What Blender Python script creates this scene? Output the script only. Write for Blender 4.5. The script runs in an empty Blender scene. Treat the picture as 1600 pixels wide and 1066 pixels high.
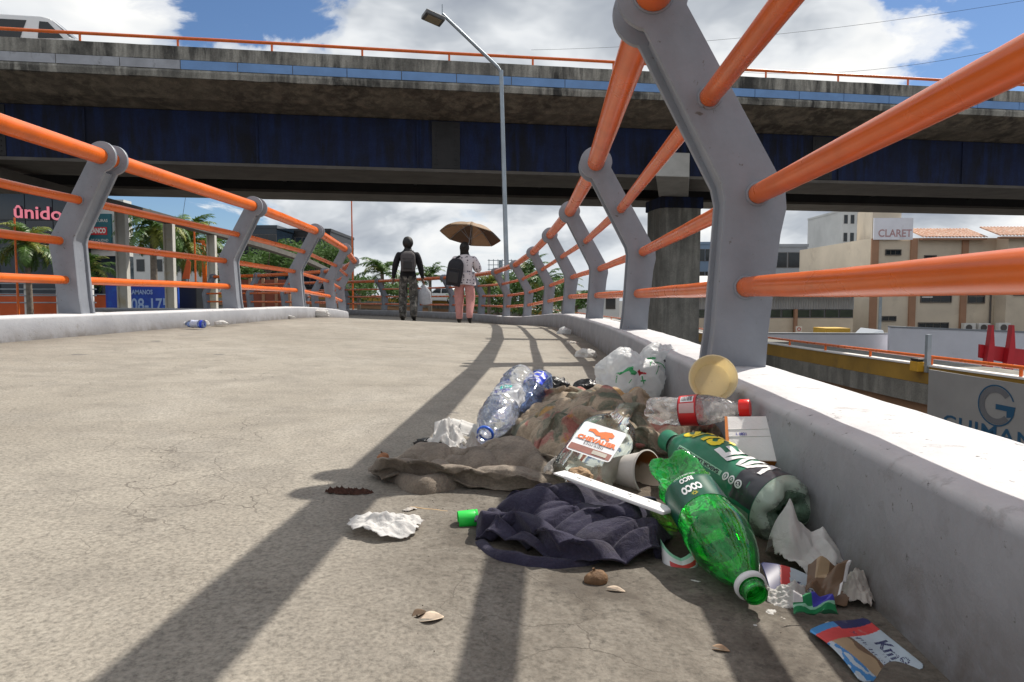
import bpy, bmesh, math, random
import numpy as np
from mathutils import Vector, Matrix, noise
from mathutils.bvhtree import BVHTree
R = math.radians
sc = bpy.context.scene
col = sc.collection
# ------------------------------------------------------------------ camera
EYE = .36
cam = bpy.data.cameras.new('camera'); cam.lens = 24; cam.sensor_width = 36
cam.clip_start = .02; cam.clip_end = 3000
camo = bpy.data.objects.new('camera', cam); col.objects.link(camo)
camo.location = (0, 0, EYE); camo.rotation_euler = (R(90 - 3.54), 0, 0)
sc.camera = camo
# ------------------------------------------------------------------ light
SUN_EL, SUN_AZ = R(51), R(45)      # azimuth measured from +Y towards +X
S = Vector((math.sin(SUN_AZ) * math.cos(SUN_EL), math.cos(SUN_AZ) * math.cos(SUN_EL), math.sin(SUN_EL)))
sl = bpy.data.lights.new('sun', 'SUN'); sl.energy = 5.0; sl.angle = R(.53); sl.color = (1, .94, .85)
so = bpy.data.objects.new('sun', sl); col.objects.link(so)
so.rotation_euler = (-S).to_track_quat('-Z', 'Y').to_euler(); so.location = (20, 20, 40)
sc.view_settings.view_transform = 'Standard'; sc.view_settings.look = 'None'
sc.view_settings.exposure = .15; sc.view_settings.gamma = 1
world = bpy.data.worlds.new('World'); sc.world = world; world.use_nodes = True

class NT:
    """tiny node-graph helper"""
    def __init__(s, tree): s.t = tree; s.n = tree.nodes; s.l = tree.links
    def new(s, typ, **kw):
        n = s.n.new(typ)
        for k, v in kw.items():
            if k == 'ins':
                for i, val in v.items():
                    if hasattr(val, 'is_linked') or hasattr(val, 'links'): s.l.new(val, n.inputs[i])
                    else: n.inputs[i].default_value = val
            else: setattr(n, k, v)
        return n
    def math(s, op, a, b=None, clamp=False):
        ins = {0: a}
        if b is not None: ins[1] = b
        return s.new('ShaderNodeMath', operation=op, use_clamp=clamp, ins=ins).outputs[0]
    def vmath(s, op, a, b=None):
        ins = {0: a}
        if b is not None: ins[1] = b
        n = s.new('ShaderNodeVectorMath', operation=op)
        for i, v in ins.items():
            if hasattr(v, 'links'): s.l.new(v, n.inputs[i])
            else: n.inputs[i].default_value = v
        return n.outputs[0]
    def noise(s, vec, scale, detail=4, rough=.5, dist=0):
        n = s.new('ShaderNodeTexNoise', ins={'Scale': scale, 'Detail': detail, 'Roughness': rough, 'Distortion': dist})
        if vec is not None: s.l.new(vec, n.inputs['Vector'])
        return n.outputs['Fac']
    def ramp(s, fac, stops, interp='LINEAR'):
        n = s.new('ShaderNodeValToRGB'); n.color_ramp.interpolation = interp
        e = n.color_ramp.elements
        while len(e) < len(stops): e.new(.5)
        for el, (p, c) in zip(e, stops):
            el.position = p; el.color = (c, c, c, 1) if not hasattr(c, '__len__') else (*c, 1)
        s.l.new(fac, n.inputs[0]); return n.outputs[0]
    def mix(s, fac, a, b, blend='MIX'):
        n = s.new('ShaderNodeMix', data_type='RGBA', blend_type=blend)
        for i, v in ((0, fac), (6, a), (7, b)):
            if hasattr(v, 'links'): s.l.new(v, n.inputs[i])
            else: n.inputs[i].default_value = v if i == 0 else (*v[:3], 1)
        return n.outputs[2]
    def coord(s, which='Object', scale=(1, 1, 1)):
        c = s.new('ShaderNodeTexCoord').outputs[which]
        if scale == (1, 1, 1): return c
        m = s.new('ShaderNodeMapping', ins={'Scale': scale}); s.l.new(c, m.inputs[0]); return m.outputs[0]

def build_sky():
    g = NT(world.node_tree); g.n.clear()
    out = g.new('ShaderNodeOutputWorld'); bg = g.new('ShaderNodeBackground')
    sky = g.new('ShaderNodeTexSky', sky_type='NISHITA')
    sky.sun_disc = False; sky.sun_elevation = SUN_EL; sky.sun_rotation = SUN_AZ
    sky.air_density = 1.0; sky.dust_density = .15; sky.ozone_density = 4.0
    d = g.coord('Generated')
    sep = g.new('ShaderNodeSeparateXYZ', ins={0: d})
    zc = g.math('MAXIMUM', sep.outputs[2], 0.0)
    den = g.math('ADD', zc, .42)
    px = g.math('MULTIPLY', g.math('DIVIDE', sep.outputs[0], den), SKY_K); py = g.math('MULTIPLY', g.math('DIVIDE', sep.outputs[1], den), SKY_K)
    cmb = g.new('ShaderNodeCombineXYZ', ins={0: g.math('ADD', px, SKY_DX), 1: g.math('ADD', py, SKY_DY), 2: SKY_SEED}).outputs[0]
    wp = g.new('ShaderNodeTexNoise', ins={'Scale': 2.2, 'Detail': 3.0, 'Vector': cmb}).outputs['Color']
    wpc = g.new('ShaderNodeVectorMath', operation='SCALE', ins={0: g.vmath('SUBTRACT', wp, (.5, .5, .5)), 'Scale': .30}).outputs[0]
    q = g.vmath('ADD', cmb, wpc)
    def field(vec, det):
        big = g.noise(vec, SKY_BIG, 1.5, .5, 0); fine = g.noise(vec, 3.4, det, .58, .1)
        vo = g.new('ShaderNodeTexVoronoi', feature='F1', ins={'Scale': 4.4, 'Vector': vec}).outputs['Distance']
        return g.math('ADD', g.math('ADD', g.math('MULTIPLY', big, .70), g.math('MULTIPLY', fine, .42)), g.math('MULTIPLY', vo, -.12))
    dens = field(q, 8)
    mask = g.ramp(dens, [(SKY_T, 0), (SKY_T+.03, .75), (SKY_T+.07, 1)], 'EASE')
    # same field sampled a little way towards the sun: where it is thick there the cloud is self-shaded
    dens2 = field(g.vmath('ADD', q, (.11, .11, 0)), 4)
    thick = g.math('SUBTRACT', dens, SKY_T)
    lit = g.math('ADD', g.math('MULTIPLY', g.math('SUBTRACT', dens, dens2), 2.6), g.math('SUBTRACT', .86, g.math('MULTIPLY', thick, 2.15)))
    ccol = g.ramp(lit, [(.22, (.31, .345, .405)), (.46, (.48, .515, .56)), (.64, (.74, .765, .79)), (.86, (.92, .92, .905))])
    skyc = g.mix(1.0, sky.outputs[0], (.076, .082, .090), 'MULTIPLY')
    haze_f = g.ramp(sep.outputs[2], [(0, .8), (.09, 0)])
    final = g.mix(haze_f, g.mix(mask, skyc, ccol), (.55, .61, .67))
    g.l.new(final, bg.inputs[0]); bg.inputs[1].default_value = 1.0
    g.l.new(bg.outputs[0], out.inputs[0])
SKY_SEED, SKY_BIG, SKY_T, SKY_DX, SKY_DY, SKY_K = 1.1, 1.5, .40, -.12, .0, 1.22
build_sky()
try: sc.cycles.use_denoising = True
except Exception: pass
sc.cycles.transparent_max_bounces = 24
sc.cycles.max_bounces = 10
# ------------------------------------------------------------------ helpers
def tag(o, label=None, cat=None, group=None, kind=None):
    for k, v in (('label', label), ('category', cat), ('group', group), ('kind', kind)):
        if v: o[k] = v
    return o
def empty(name, loc=(0, 0, 0), label=None, cat=None, group=None, mat=None):
    o = bpy.data.objects.new(name, None); col.objects.link(o); o.empty_display_size = .1
    if mat is not None: o.matrix_world = mat
    else: o.location = loc
    o['_off'] = tuple(loc)
    return tag(o, label, cat, group)
OFF = {}
class MB:
    def __init__(s): s.v = []; s.f = []; s.m = []
    def add(s, v, f, mi=0):
        b = len(s.v); s.v += [tuple(p) for p in v]; s.f += [tuple(b + i for i in q) for q in f]; s.m += [mi] * len(f); return s
    def box(s, a, b, mi=0):
        x0, y0, z0 = a; x1, y1, z1 = b
        return s.add([(x0,y0,z0),(x1,y0,z0),(x1,y1,z0),(x0,y1,z0),(x0,y0,z1),(x1,y0,z1),(x1,y1,z1),(x0,y1,z1)],
                     [(0,3,2,1),(4,5,6,7),(0,1,5,4),(1,2,6,5),(2,3,7,6),(3,0,4,7)], mi)
    def obox(s, c, ax, ay, az, mi=0):
        c, ax, ay, az = map(Vector, (c, ax, ay, az))
        vs = [c + sx*ax + sy*ay + sz*az for sz in (-1, 1) for sx, sy in ((-1,-1),(1,-1),(1,1),(-1,1))]
        return s.add(vs, [(0,3,2,1),(4,5,6,7),(0,1,5,4),(1,2,6,5),(2,3,7,6),(3,0,4,7)], mi)
    def tube(s, pts, r, n=10, cap=True, mi=0):
        pts = [Vector(p) for p in pts]; rings = []
        rr = r if hasattr(r, '__len__') else [r] * len(pts)
        up = None
        for i, p in enumerate(pts):
            t = (pts[min(i+1, len(pts)-1)] - pts[max(i-1, 0)]).normalized()
            if up is None: up = Vector((0, 0, 1)) if abs(t.z) < .9 else Vector((1, 0, 0))
            a = t.cross(up).normalized(); b = a.cross(t).normalized(); up = b
            rings.append([p + rr[i] * (math.cos(2*math.pi*k/n) * a + math.sin(2*math.pi*k/n) * b) for k in range(n)])
        vs = [q for g in rings for q in g]; fs = []
        for i in range(len(rings) - 1):
            for k in range(n):
                fs.append((i*n+k, (i+1)*n+k, (i+1)*n+(k+1) % n, i*n+(k+1) % n))
        if cap: fs += [tuple(range(n)), tuple((len(rings)-1)*n + k for k in reversed(range(n)))]
        return s.add(vs, fs, mi)
    def prism(s, poly, fr, t0, t1, mi=0):
        """poly of (u,v); fr(u,v,t) -> point; extruded t0..t1"""
        n = len(poly)
        vs = [fr(u, v, t0) for u, v in poly] + [fr(u, v, t1) for u, v in poly]
        fs = [tuple(range(n)), tuple(reversed(range(n, 2*n)))] + [(i, i+n, (i+1) % n + n, (i+1) % n) for i in range(n)]
        return s.add(vs, fs, mi)
    def lathe(s, prof, n=32, mi=0, cap0=False, cap1=False, deform=None):
        vs = []; fs = []
        for r, z in prof:
            for k in range(n):
                a = 2*math.pi*k/n; p = Vector((r*math.cos(a), r*math.sin(a), z))
                vs.append(deform(p) if deform else p)
        for i in range(len(prof)-1):
            for k in range(n):
                fs.append((i*n+k, i*n+(k+1) % n, (i+1)*n+(k+1) % n, (i+1)*n+k))
        if cap0: fs.append(tuple(reversed(range(n))))
        if cap1: fs.append(tuple((len(prof)-1)*n+k for k in range(n)))
        return s.add(vs, fs, mi)
    def build(s, name, mats, parent=None, smooth=False, off=None, bevel=0, fix=True, auto=None):
        me = bpy.data.meshes.new(name)
        if off is None: off = parent.get('_off', (0, 0, 0)) if parent else (0, 0, 0)
        ox, oy, oz = off
        me.from_pydata([(x-ox, y-oy, z-oz) for x, y, z in s.v], [], s.f)
        for m in (mats if isinstance(mats, (list, tuple)) else [mats]): me.materials.append(m)
        if any(s.m): me.polygons.foreach_set('material_index', s.m)
        return finish(name, me, parent, smooth, off, bevel, fix, auto)
def finish(name, me, parent=None, smooth=False, off=(0, 0, 0), bevel=0, fix=True, auto=None):
    if fix or bevel:
        bm = bmesh.new(); bm.from_mesh(me)
        if bevel:
            bmesh.ops.remove_doubles(bm, verts=bm.verts, dist=1e-5)
            eds = [e for e in bm.edges if len(e.link_faces) == 2 and e.calc_face_angle(0) > R(30)]
            bmesh.ops.bevel(bm, geom=eds, offset=bevel, segments=2, profile=.5, affect='EDGES', clamp_overlap=True)
        if fix: bmesh.ops.recalc_face_normals(bm, faces=bm.faces)
        bm.to_mesh(me); bm.free()
    if smooth:
        me.polygons.foreach_set('use_smooth', [True] * len(me.polygons))
        if auto: me.set_sharp_from_angle(angle=R(auto))
    o = bpy.data.objects.new(name, me); col.objects.link(o)
    o['_off'] = tuple(off)
    if parent: o.parent = parent
    return o
def kids(o): return [c for c in bpy.data.objects if c.parent == o]
def copy_tree(o, parent=None, ch=None):
    c = o.copy(); col.objects.link(c); c.parent = parent
    for k in kids(o): copy_tree(k, c)
    return c
def catmull(P, t):
    n = len(P); i = min(max(int(math.floor(t)), 0), n - 2); f = t - i
    p0, p1, p2, p3 = (Vector(P[min(max(j, 0), n-1)]) for j in (i-1, i, i+1, i+2))
    return .5 * (2*p1 + (p2-p0)*f + (2*p0-5*p1+4*p2-p3)*f*f + (3*p1-p0-3*p2+p3)*f**3)
def sstep(a, b, x):
    t = min(max((x-a)/(b-a), 0), 1); return t*t*(3-2*t)
def text_mesh(s, size=1, bold=0.0, shear=0, spacing=1, align='CENTER', res=3):
    c = bpy.data.curves.new('t', 'FONT'); c.body = s; c.size = size; c.offset = bold; c.shear = shear
    c.space_character = spacing; c.align_x = align; c.align_y = 'CENTER'; c.resolution_u = res; c.fill_mode = 'FRONT'
    o = bpy.data.objects.new('t', c); col.objects.link(o)
    dg = bpy.context.evaluated_depsgraph_get()
    me = bpy.data.meshes.new_from_object(o.evaluated_get(dg))
    bpy.data.objects.remove(o); bpy.data.curves.remove(c)
    return me
def densify(me, maxlen):
    bm = bmesh.new(); bm.from_mesh(me)
    bmesh.ops.triangulate(bm, faces=bm.faces)
    for _ in range(5):
        es = [e for e in bm.edges if e.calc_length() > maxlen]
        if not es: break
        bmesh.ops.subdivide_edges(bm, edges=es, cuts=1)
        bmesh.ops.triangulate(bm, faces=bm.faces)
    bm.to_mesh(me); bm.free(); return me
def map_mesh(me, fn):
    for v in me.vertices: v.co = fn(v.co)
    return me
def add_mesh(name, me, mat, parent=None, smooth=False, off=(0, 0, 0), fix=False):
    me.materials.clear(); me.materials.append(mat)
    return finish(name, me, parent, smooth, off, 0, fix)
def write_on(parent, s, size, origin, ux, uy, mat, bold=0, spacing=1, shear=0, name='lettering', lift=.004, width=None, align='CENTER'):
    """flat lettering laid on a plane: origin (world), ux right, uy up"""
    me = text_mesh(s, size, bold, shear, spacing, align)
    ux = Vector(ux).normalized(); uy = Vector(uy).normalized(); n = ux.cross(uy); o = Vector(origin)
    off = Vector(parent.get('_off', (0, 0, 0)))
    k = 1
    if width:
        xs = [v.co.x for v in me.vertices]; k = width / (max(xs) - min(xs))
    map_mesh(me, lambda c: o + ux*c.x*k + uy*c.y + n*lift - off)
    return add_mesh(name, me, mat, parent, off=tuple(off))

# ------------------------------------------------------------------ materials
MATS = {}
def principled(name):
    m = bpy.data.materials.new(name); m.use_nodes = True
    g = NT(m.node_tree); b = g.n['Principled BSDF']; return m, g, b
def mat(name, c, rough=.6, var=.12, vs=6, bump=0, bs=40, metal=0, spec=.5, c2=None, c2s=3, c2lo=.5, c2hi=.62, coord='Object', alpha=1, trans=0, scale=(1, 1, 1)):
    if name in MATS: return MATS[name]
    m, g, b = principled(name)
    v = g.coord(coord, scale)
    k = g.ramp(g.noise(v, vs, 6, .6), [(.3, 1-var), (.7, 1+var)])
    cc = g.mix(1.0, c, k, 'MULTIPLY')
    if c2 is not None:
        f = g.ramp(g.noise(v, c2s, 8, .65, .4), [(c2lo, 0), (c2hi, 1)])
        cc = g.mix(f, cc, c2)
    g.l.new(cc, b.inputs['Base Color'])
    b.inputs['Roughness'].default_value = rough; b.inputs['Metallic'].default_value = metal
    b.inputs['Specular IOR Level'].default_value = spec
    if bump:
        bp = g.new('ShaderNodeBump', ins={'Strength': bump, 'Distance': .01})
        g.l.new(g.noise(v, bs, 6, .6), bp.inputs['Height']); g.l.new(bp.outputs[0], b.inputs['Normal'])
    MATS[name] = m; return m
def srgb(r, g, b):
    f = lambda c: (c/255/12.92 if c/255 <= .04045 else ((c/255+.055)/1.055)**2.4)
    return (f(r), f(g), f(b))

def concrete_deck():
    m, g, b = principled('deck_concrete')
    v = g.coord()
    big = g.noise(v, .9, 6, .6, .3); mid = g.noise(v, 7, 8, .65, .2); fin = g.noise(v, 160, 4, .7)
    c = g.mix(g.ramp(big, [(.35, 0), (.65, 1)]), (.250, .226, .188), (.320, .293, .248))
    c = g.mix(g.ramp(mid, [(.38, .55), (.55, 0)]), c, (.20, .182, .155))
    c = g.mix(g.ramp(g.noise(v, 1.7, 5, .7, .8), [(.50, 0), (.70, .35)]), c, (.40, .375, .33))
    c = g.mix(g.ramp(g.noise(v, 2.6, 6, .7, 1.2), [(.55, 0), (.70, .40)]), c, (.18, .165, .145))
    c = g.mix(1, c, g.ramp(fin, [(.3, .55), (.5, 1.0), (.72, 1.35)]), 'MULTIPLY')
    vor = g.new('ShaderNodeTexVoronoi', feature='F1', ins={'Scale': 95.0}); g.l.new(v, vor.inputs['Vector'])
    c = g.mix(g.ramp(vor.outputs['Distance'], [(.12, .4), (.3, 0)]), c, (.12, .105, .085))
    # hairline cracks
    wv = g.vmath('ADD', v, g.vmath('SCALE', g.new('ShaderNodeTexNoise', ins={'Scale': 9.0, 'Detail': 5.0, 'Vector': v}).outputs['Color']))
    wn = [n for n in g.n if n.type == 'VECT_MATH' and n.operation == 'SCALE'][0]; wn.inputs['Scale'].default_value = .12
    cr = g.new('ShaderNodeTexVoronoi', feature='DISTANCE_TO_EDGE', ins={'Scale': 7.5}); g.l.new(wv, cr.inputs['Vector'])
    crm = g.math('MULTIPLY', g.ramp(cr.outputs['Distance'], [(.004, 1), (.012, 0)]), g.ramp(g.noise(v, 2.2, 3), [(.50, 0), (.62, .65)]))
    c = g.mix(crm, c, (.085, .072, .06))
    cr2 = g.new('ShaderNodeTexVoronoi', feature='DISTANCE_TO_EDGE', ins={'Scale': 34.0}); g.l.new(wv, cr2.inputs['Vector'])
    crm2 = g.math('MULTIPLY', g.ramp(cr2.outputs['Distance'], [(.02, 1), (.06, 0)]), g.ramp(g.noise(v, 3.1, 3), [(.54, 0), (.70, .4)]))
    c = g.mix(crm2, c, (.13, .112, .09))
    # round grey gum / oil spots
    sp = g.new('ShaderNodeTexVoronoi', feature='F1', ins={'Scale': 2.6}); g.l.new(wv, sp.inputs['Vector'])
    c = g.mix(g.ramp(sp.outputs['Distance'], [(.075, .7), (.10, 0)]), c, (.115, .11, .105))
    # grime that has washed down to the kerb: attribute painted on the deck mesh by distance to the kerb
    at = g.new('ShaderNodeAttribute', attribute_name='grime').outputs['Fac']
    gr = g.math('MULTIPLY', at, g.ramp(g.noise(v, 7, 8, .72, .5), [(.30, .30), (.60, 1)]))
    c = g.mix(gr, c, (.085, .072, .058))
    gs2 = g.math('MULTIPLY', at, g.ramp(g.noise(v, 70, 6, .75), [(.52, 0), (.66, .6)]))
    c = g.mix(gs2, c, (.03, .026, .022))
    g.l.new(c, b.inputs['Base Color']); b.inputs['Roughness'].default_value = .86
    b.inputs['Specular IOR Level'].default_value = .3
    h = g.math('ADD', g.math('MULTIPLY', fin, .5), g.math('ADD', g.math('MULTIPLY', mid, .6), g.math('MULTIPLY', crm, -.8)))
    h = g.math('SUBTRACT', h, g.math('MULTIPLY', crm2, .5))
    bp = g.new('ShaderNodeBump', ins={'Strength': .45, 'Distance': .006, 'Height': h}); g.l.new(bp.outputs[0], b.inputs['Normal'])
    return m
def kerb_paint():
    m, g, b = principled('kerb_paint')
    v = g.coord()
    c = g.mix(g.ramp(g.noise(v, 3, 7, .65), [(.35, 0), (.65, 1)]), (.26, .267, .29), (.335, .342, .365))
    wt_ = g.new('ShaderNodeAttribute', attribute_name='white_top').outputs['Fac']
    c = g.mix(wt_, c, g.mix(g.ramp(g.noise(v, 4, 7, .7), [(.35, 0), (.65, 1)]), (.47, .47, .48), (.58, .58, .59)))
    wear = g.ramp(g.noise(v, 11, 9, .72, .12), [(.58, 0), (.66, 1)])
    c = g.mix(g.math('MULTIPLY', wear, .5), c, (.25, .24, .23))
    speck = g.ramp(g.noise(v, 48, 5, .75), [(.63, 0), (.69, 1)])
    c = g.mix(g.math('MULTIPLY', speck, .9), c, (.07, .065, .06))
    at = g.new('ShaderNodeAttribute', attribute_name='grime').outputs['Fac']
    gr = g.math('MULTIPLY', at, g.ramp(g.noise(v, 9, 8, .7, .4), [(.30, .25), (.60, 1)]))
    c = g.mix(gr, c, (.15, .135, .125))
    g.l.new(c, b.inputs['Base Color']); b.inputs['Roughness'].default_value = .7
    bp = g.new('ShaderNodeBump', ins={'Strength': .5, 'Distance': .006})
    g.l.new(g.math('ADD', g.noise(v, 22, 8, .65), g.math('MULTIPLY', wear, -.3)), bp.inputs['Height']); g.l.new(bp.outputs[0], b.inputs['Normal'])
    return m
def stained(name, c, c2, cd, vs=1.2, amt=.8):
    """weathered concrete with dark run-off streaks (stretched noise)"""
    m, g, b = principled(name)
    v = g.coord(); vsx = g.coord('Object', (2.2, 2.2, .28))
    base = g.mix(g.ramp(g.noise(v, vs*2, 7, .65), [(.35, 0), (.65, 1)]), c, c2)
    st = g.ramp(g.noise(vsx, 1.6, 7, .62, .3), [(.37, 0), (.56, 1)])
    pt = g.ramp(g.noise(v, .55, 6, .65, .4), [(.40, .45), (.60, 1)])
    cc = g.mix(g.math('MULTIPLY', g.math('MULTIPLY', st, pt), amt), base, cd)
    cc = g.mix(1, cc, g.ramp(g.noise(v, 30, 5, .7), [(.3, .75), (.7, 1.2)]), 'MULTIPLY')
    g.l.new(cc, b.inputs['Base Color']); b.inputs['Roughness'].default_value = .9
    bp = g.new('ShaderNodeBump', ins={'Strength': .35, 'Distance': .03}); g.l.new(g.noise(v, 9, 8, .65), bp.inputs['Height']); g.l.new(bp.outputs[0], b.inputs['Normal'])
    return m
def gloss_paint(name, c, worn, rough=.32, bump=.12, chips=.67):
    m, g, b = principled(name)
    v = g.coord(); va = g.coord('Object', (1, 1, 1))
    k = g.ramp(g.noise(v, 5, 7, .65), [(.3, .86), (.7, 1.1)])
    cc = g.mix(1, c, k, 'MULTIPLY')
    ch = g.ramp(g.noise(v, 37, 8, .7, .3), [(chips, 0), (chips+.03, 1)])
    cc = g.mix(g.math('MULTIPLY', ch, .8), cc, worn)
    dirt = g.ramp(g.noise(v, 3.1, 6, .65, .1), [(.52, 0), (.75, .4)])
    cc = g.mix(dirt, cc, (c[0]*.45+.03, c[1]*.45+.025, c[2]*.45+.02))
    g.l.new(cc, b.inputs['Base Color'])
    rr = g.ramp(g.noise(v, 4, 4, .6), [(.3, rough*.9), (.7, rough*1.25)])
    g.l.new(rr, b.inputs['Roughness'])
    h = g.math('SUBTRACT', g.math('ADD', g.math('MULTIPLY', g.noise(v, 60, 3, .5), .35), g.math('MULTIPLY', g.noise(v, 9, 3, .5), 1.2)), g.math('MULTIPLY', ch, .4))
    bp = g.new('ShaderNodeBump', ins={'Strength': bump, 'Distance': .01, 'Height': h}); g.l.new(bp.outputs[0], b.inputs['Normal'])
    return m
def pet(name, tint, gloss=.06, haze=.10, hazecol=(.8, .85, .9), bump=.5, bs=22, thick=1.0):
    """thin clear plastic: tinted see-through wall with a fresnel gloss and a little scuffed haze"""
    m = bpy.data.materials.new(name); m.use_nodes = True
    g = NT(m.node_tree); g.n.clear(); out = g.new('ShaderNodeOutputMaterial')
    v = g.coord()
    h = g.noise(v, bs, 4, .55, .6)
    bp = g.new('ShaderNodeBump', ins={'Strength': bump, 'Distance': .006, 'Height': h})
    tr = g.new('ShaderNodeBsdfTransparent', ins={'Color': (*tint, 1)})
    gl = g.new('ShaderNodeBsdfGlossy', ins={'Color': (1, 1, 1, 1), 'Roughness': gloss, 'Normal': bp.outputs[0]})
    df = g.new('ShaderNodeBsdfDiffuse', ins={'Color': (*hazecol, 1), 'Normal': bp.outputs[0]})
    tl = g.new('ShaderNodeBsdfTranslucent', ins={'Color': (*hazecol, 1), 'Normal': bp.outputs[0]})
    dt = g.new('ShaderNodeMixShader', ins={0: .5, 1: df.outputs[0], 2: tl.outputs[0]})
    hz = g.ramp(g.noise(v, 34, 6, .7, .5), [(.4, haze*.35), (.7, haze*1.9)])
    m1 = g.new('ShaderNodeMixShader', ins={0: hz, 1: tr.outputs[0], 2: dt.outputs[0]})
    fr = g.new('ShaderNodeFresnel', ins={'IOR': 1.5, 'Normal': bp.outputs[0]})
    m2 = g.new('ShaderNodeMixShader', ins={0: fr.outputs[0], 1: m1.outputs[0], 2: gl.outputs[0]})
    g.l.new(m2.outputs[0], out.inputs[0]); return m
def film(name, c, transl=.45, rough=.35, bump=.5, bs=30, var=.08, clear=0.0):
    """thin white bag plastic / tissue: part diffuse, part light-through"""
    m = bpy.data.materials.new(name); m.use_nodes = True
    g = NT(m.node_tree); b = g.n['Principled BSDF']; out = g.n['Material Output']
    v = g.coord()
    cc = g.mix(1, c, g.ramp(g.noise(v, 14, 7, .65), [(.3, 1-var), (.7, 1+var)]), 'MULTIPLY')
    g.l.new(cc, b.inputs['Base Color']); b.inputs['Roughness'].default_value = rough
    bp = g.new('ShaderNodeBump', ins={'Strength': bump, 'Distance': .006, 'Height': g.noise(v, bs, 6, .6, .5)}); g.l.new(bp.outputs[0], b.inputs['Normal'])
    tl = g.new('ShaderNodeBsdfTranslucent'); g.l.new(cc, tl.inputs[0]); g.l.new(bp.outputs[0], tl.inputs['Normal'])
    mx = g.new('ShaderNodeMixShader', ins={0: transl, 1: b.outputs[0], 2: tl.outputs[0]})
    last = mx.outputs[0]
    if clear:
        tp = g.new('ShaderNodeBsdfTransparent'); last = g.new('ShaderNodeMixShader', ins={0: clear, 1: last, 2: tp.outputs[0]}).outputs[0]
    g.l.new(last, out.inputs[0]); return m
# ------------------------------------------------------------------ shared materials
M_deck = concrete_deck(); M_kerb = kerb_paint()
M_grey = gloss_paint('grey_post_paint', (.235, .253, .288), (.09, .07, .055), rough=.42, bump=.22, chips=.64)
M_orange = gloss_paint('orange_rail_paint', (.72, .135, .012), (.20, .045, .02), rough=.27, bump=.018, chips=.70)
M_conc = stained('viaduct_concrete', (.42, .40, .35), (.30, .285, .25), (.022, .021, .02), amt=.95)
M_conc_clean = stained('pier_concrete', (.30, .285, .25), (.22, .21, .185), (.06, .057, .05), amt=.6)
M_soffit = stained('soffit_concrete', (.33, .28, .21), (.24, .20, .155), (.05, .042, .035), amt=.8)
M_ground = mat('street_asphalt', (.09, .088, .085), .9, .25, .15, .3, 8)
# ------------------------------------------------------------------ footbridge plan
RP = [(.24,-4.9),(.37,-2.62),(.50,-.35),(.63,1.93),(.755,4.2),(.79,6.5),(.73,8.8),(.58,11.1),(.30,13.4),(-.13,15.6),(-.8,17.8),(-1.75,19.9),(-2.95,21.8),(-4.4,23.6),(-6.1,25.2),(-8,26.6),(-10,27.8)]
LP = [(-3.2,-4.9),(-3.1,-2.6),(-3.0,-.3),(-2.93,2.15),(-2.86,4.48),(-2.78,6.8),(-2.84,9.1),(-3.02,11.4),(-3.38,13.6),(-4.05,15.5),(-5.0,17.4),(-6.3,19.0),(-7.8,20.4),(-9.6,21.5),(-11.5,22.4),(-13.5,23.1),(-15.6,23.7)]
RP = [(x, y, 0) for x, y in RP]; LP = [(x, y, 0) for x, y in LP]
def drop(y): return -.21 * sstep(8, 16, y)
KR, KL = .196, .135                 # kerb heights
ZR, ZL = -.023, .128                # deck level at the two kerbs
def edge(P, t, side):
    p = catmull(P, t); q = catmull(P, min(t+.02, len(P)-1)) - catmull(P, max(t-.02, 0)); q.z = 0; q.normalize()
    n = Vector((-q.y, q.x, 0)) * (1 if side == 'R' else -1)     # towards the walkway
    return p, q, n
def zg(x, y): return -.047 * x + drop(y)     # deck level near the camera
NS = 16 * 10
def strip(sections, close=False):
    """sections: list of point lists, lofted"""
    k = len(sections[0]); v = [p for s_ in sections for p in s_]; f = []
    for i in range(len(sections)-1):
        for j in range(k if close else k-1):
            a = i*k+j; b = i*k+(j+1) % k; f.append((a, b, b+k, a+k))
    return MB().add(v, f)
def colour_attr(o, fn):
    a = o.data.attributes.new('grime', 'FLOAT', 'POINT')
    a.data.foreach_set('value', [fn(v.co) for v in o.data.vertices])
# deck
secs = []
for i in range(NS+1):
    t = i/10
    pr, _, nr = edge(RP, t, 'R'); pl, _, nl = edge(LP, t, 'L')
    a = pr - nr*.05; b = pl - nl*.05
    row = []
    for j in range(61):
        w = j/60; w = w if w > .5 else w**1.35 * .5 / (.5**1.35)      # finer by the right kerb
        q = a.lerp(b, w)
        und = .012*(noise.noise((q.x*.9, q.y*.7, 3)))                    # gentle unevenness
        row.append((q.x, q.y, ZR + (ZL-ZR)*w + drop(q.y) + und*min(1, 4*w)))
    secs.append(row)
deck = strip(secs).build('footbridge_deck', M_deck, smooth=True); tag(deck, kind='structure')
def grime(co):
    best = 9
    for P, wd in ((RP, .42), (LP, .30)):
        d = min((Vector((co.x, co.y, 0)) - catmull(P, k/4)).length for k in range(max(0, int((co.y+4)/2.3*4)-8), min(64, int((co.y+4)/2.3*4)+16))) if co.y > -5 else 9
        best = min(best, (d-.1)/wd)
    pile = Vector(((co.x-.22)/.42, (co.y-1.15)/.62)).length
    front = Vector(((co.x-.30)/.26, (co.y-.80)/.42)).length
    return max(max(0, min(1, 1-best))*.9, min(1, max(0, 1.35-pile)*1.6), min(1, max(0, 1.2-front)*1.5))
colour_attr(deck, grime)
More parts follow.
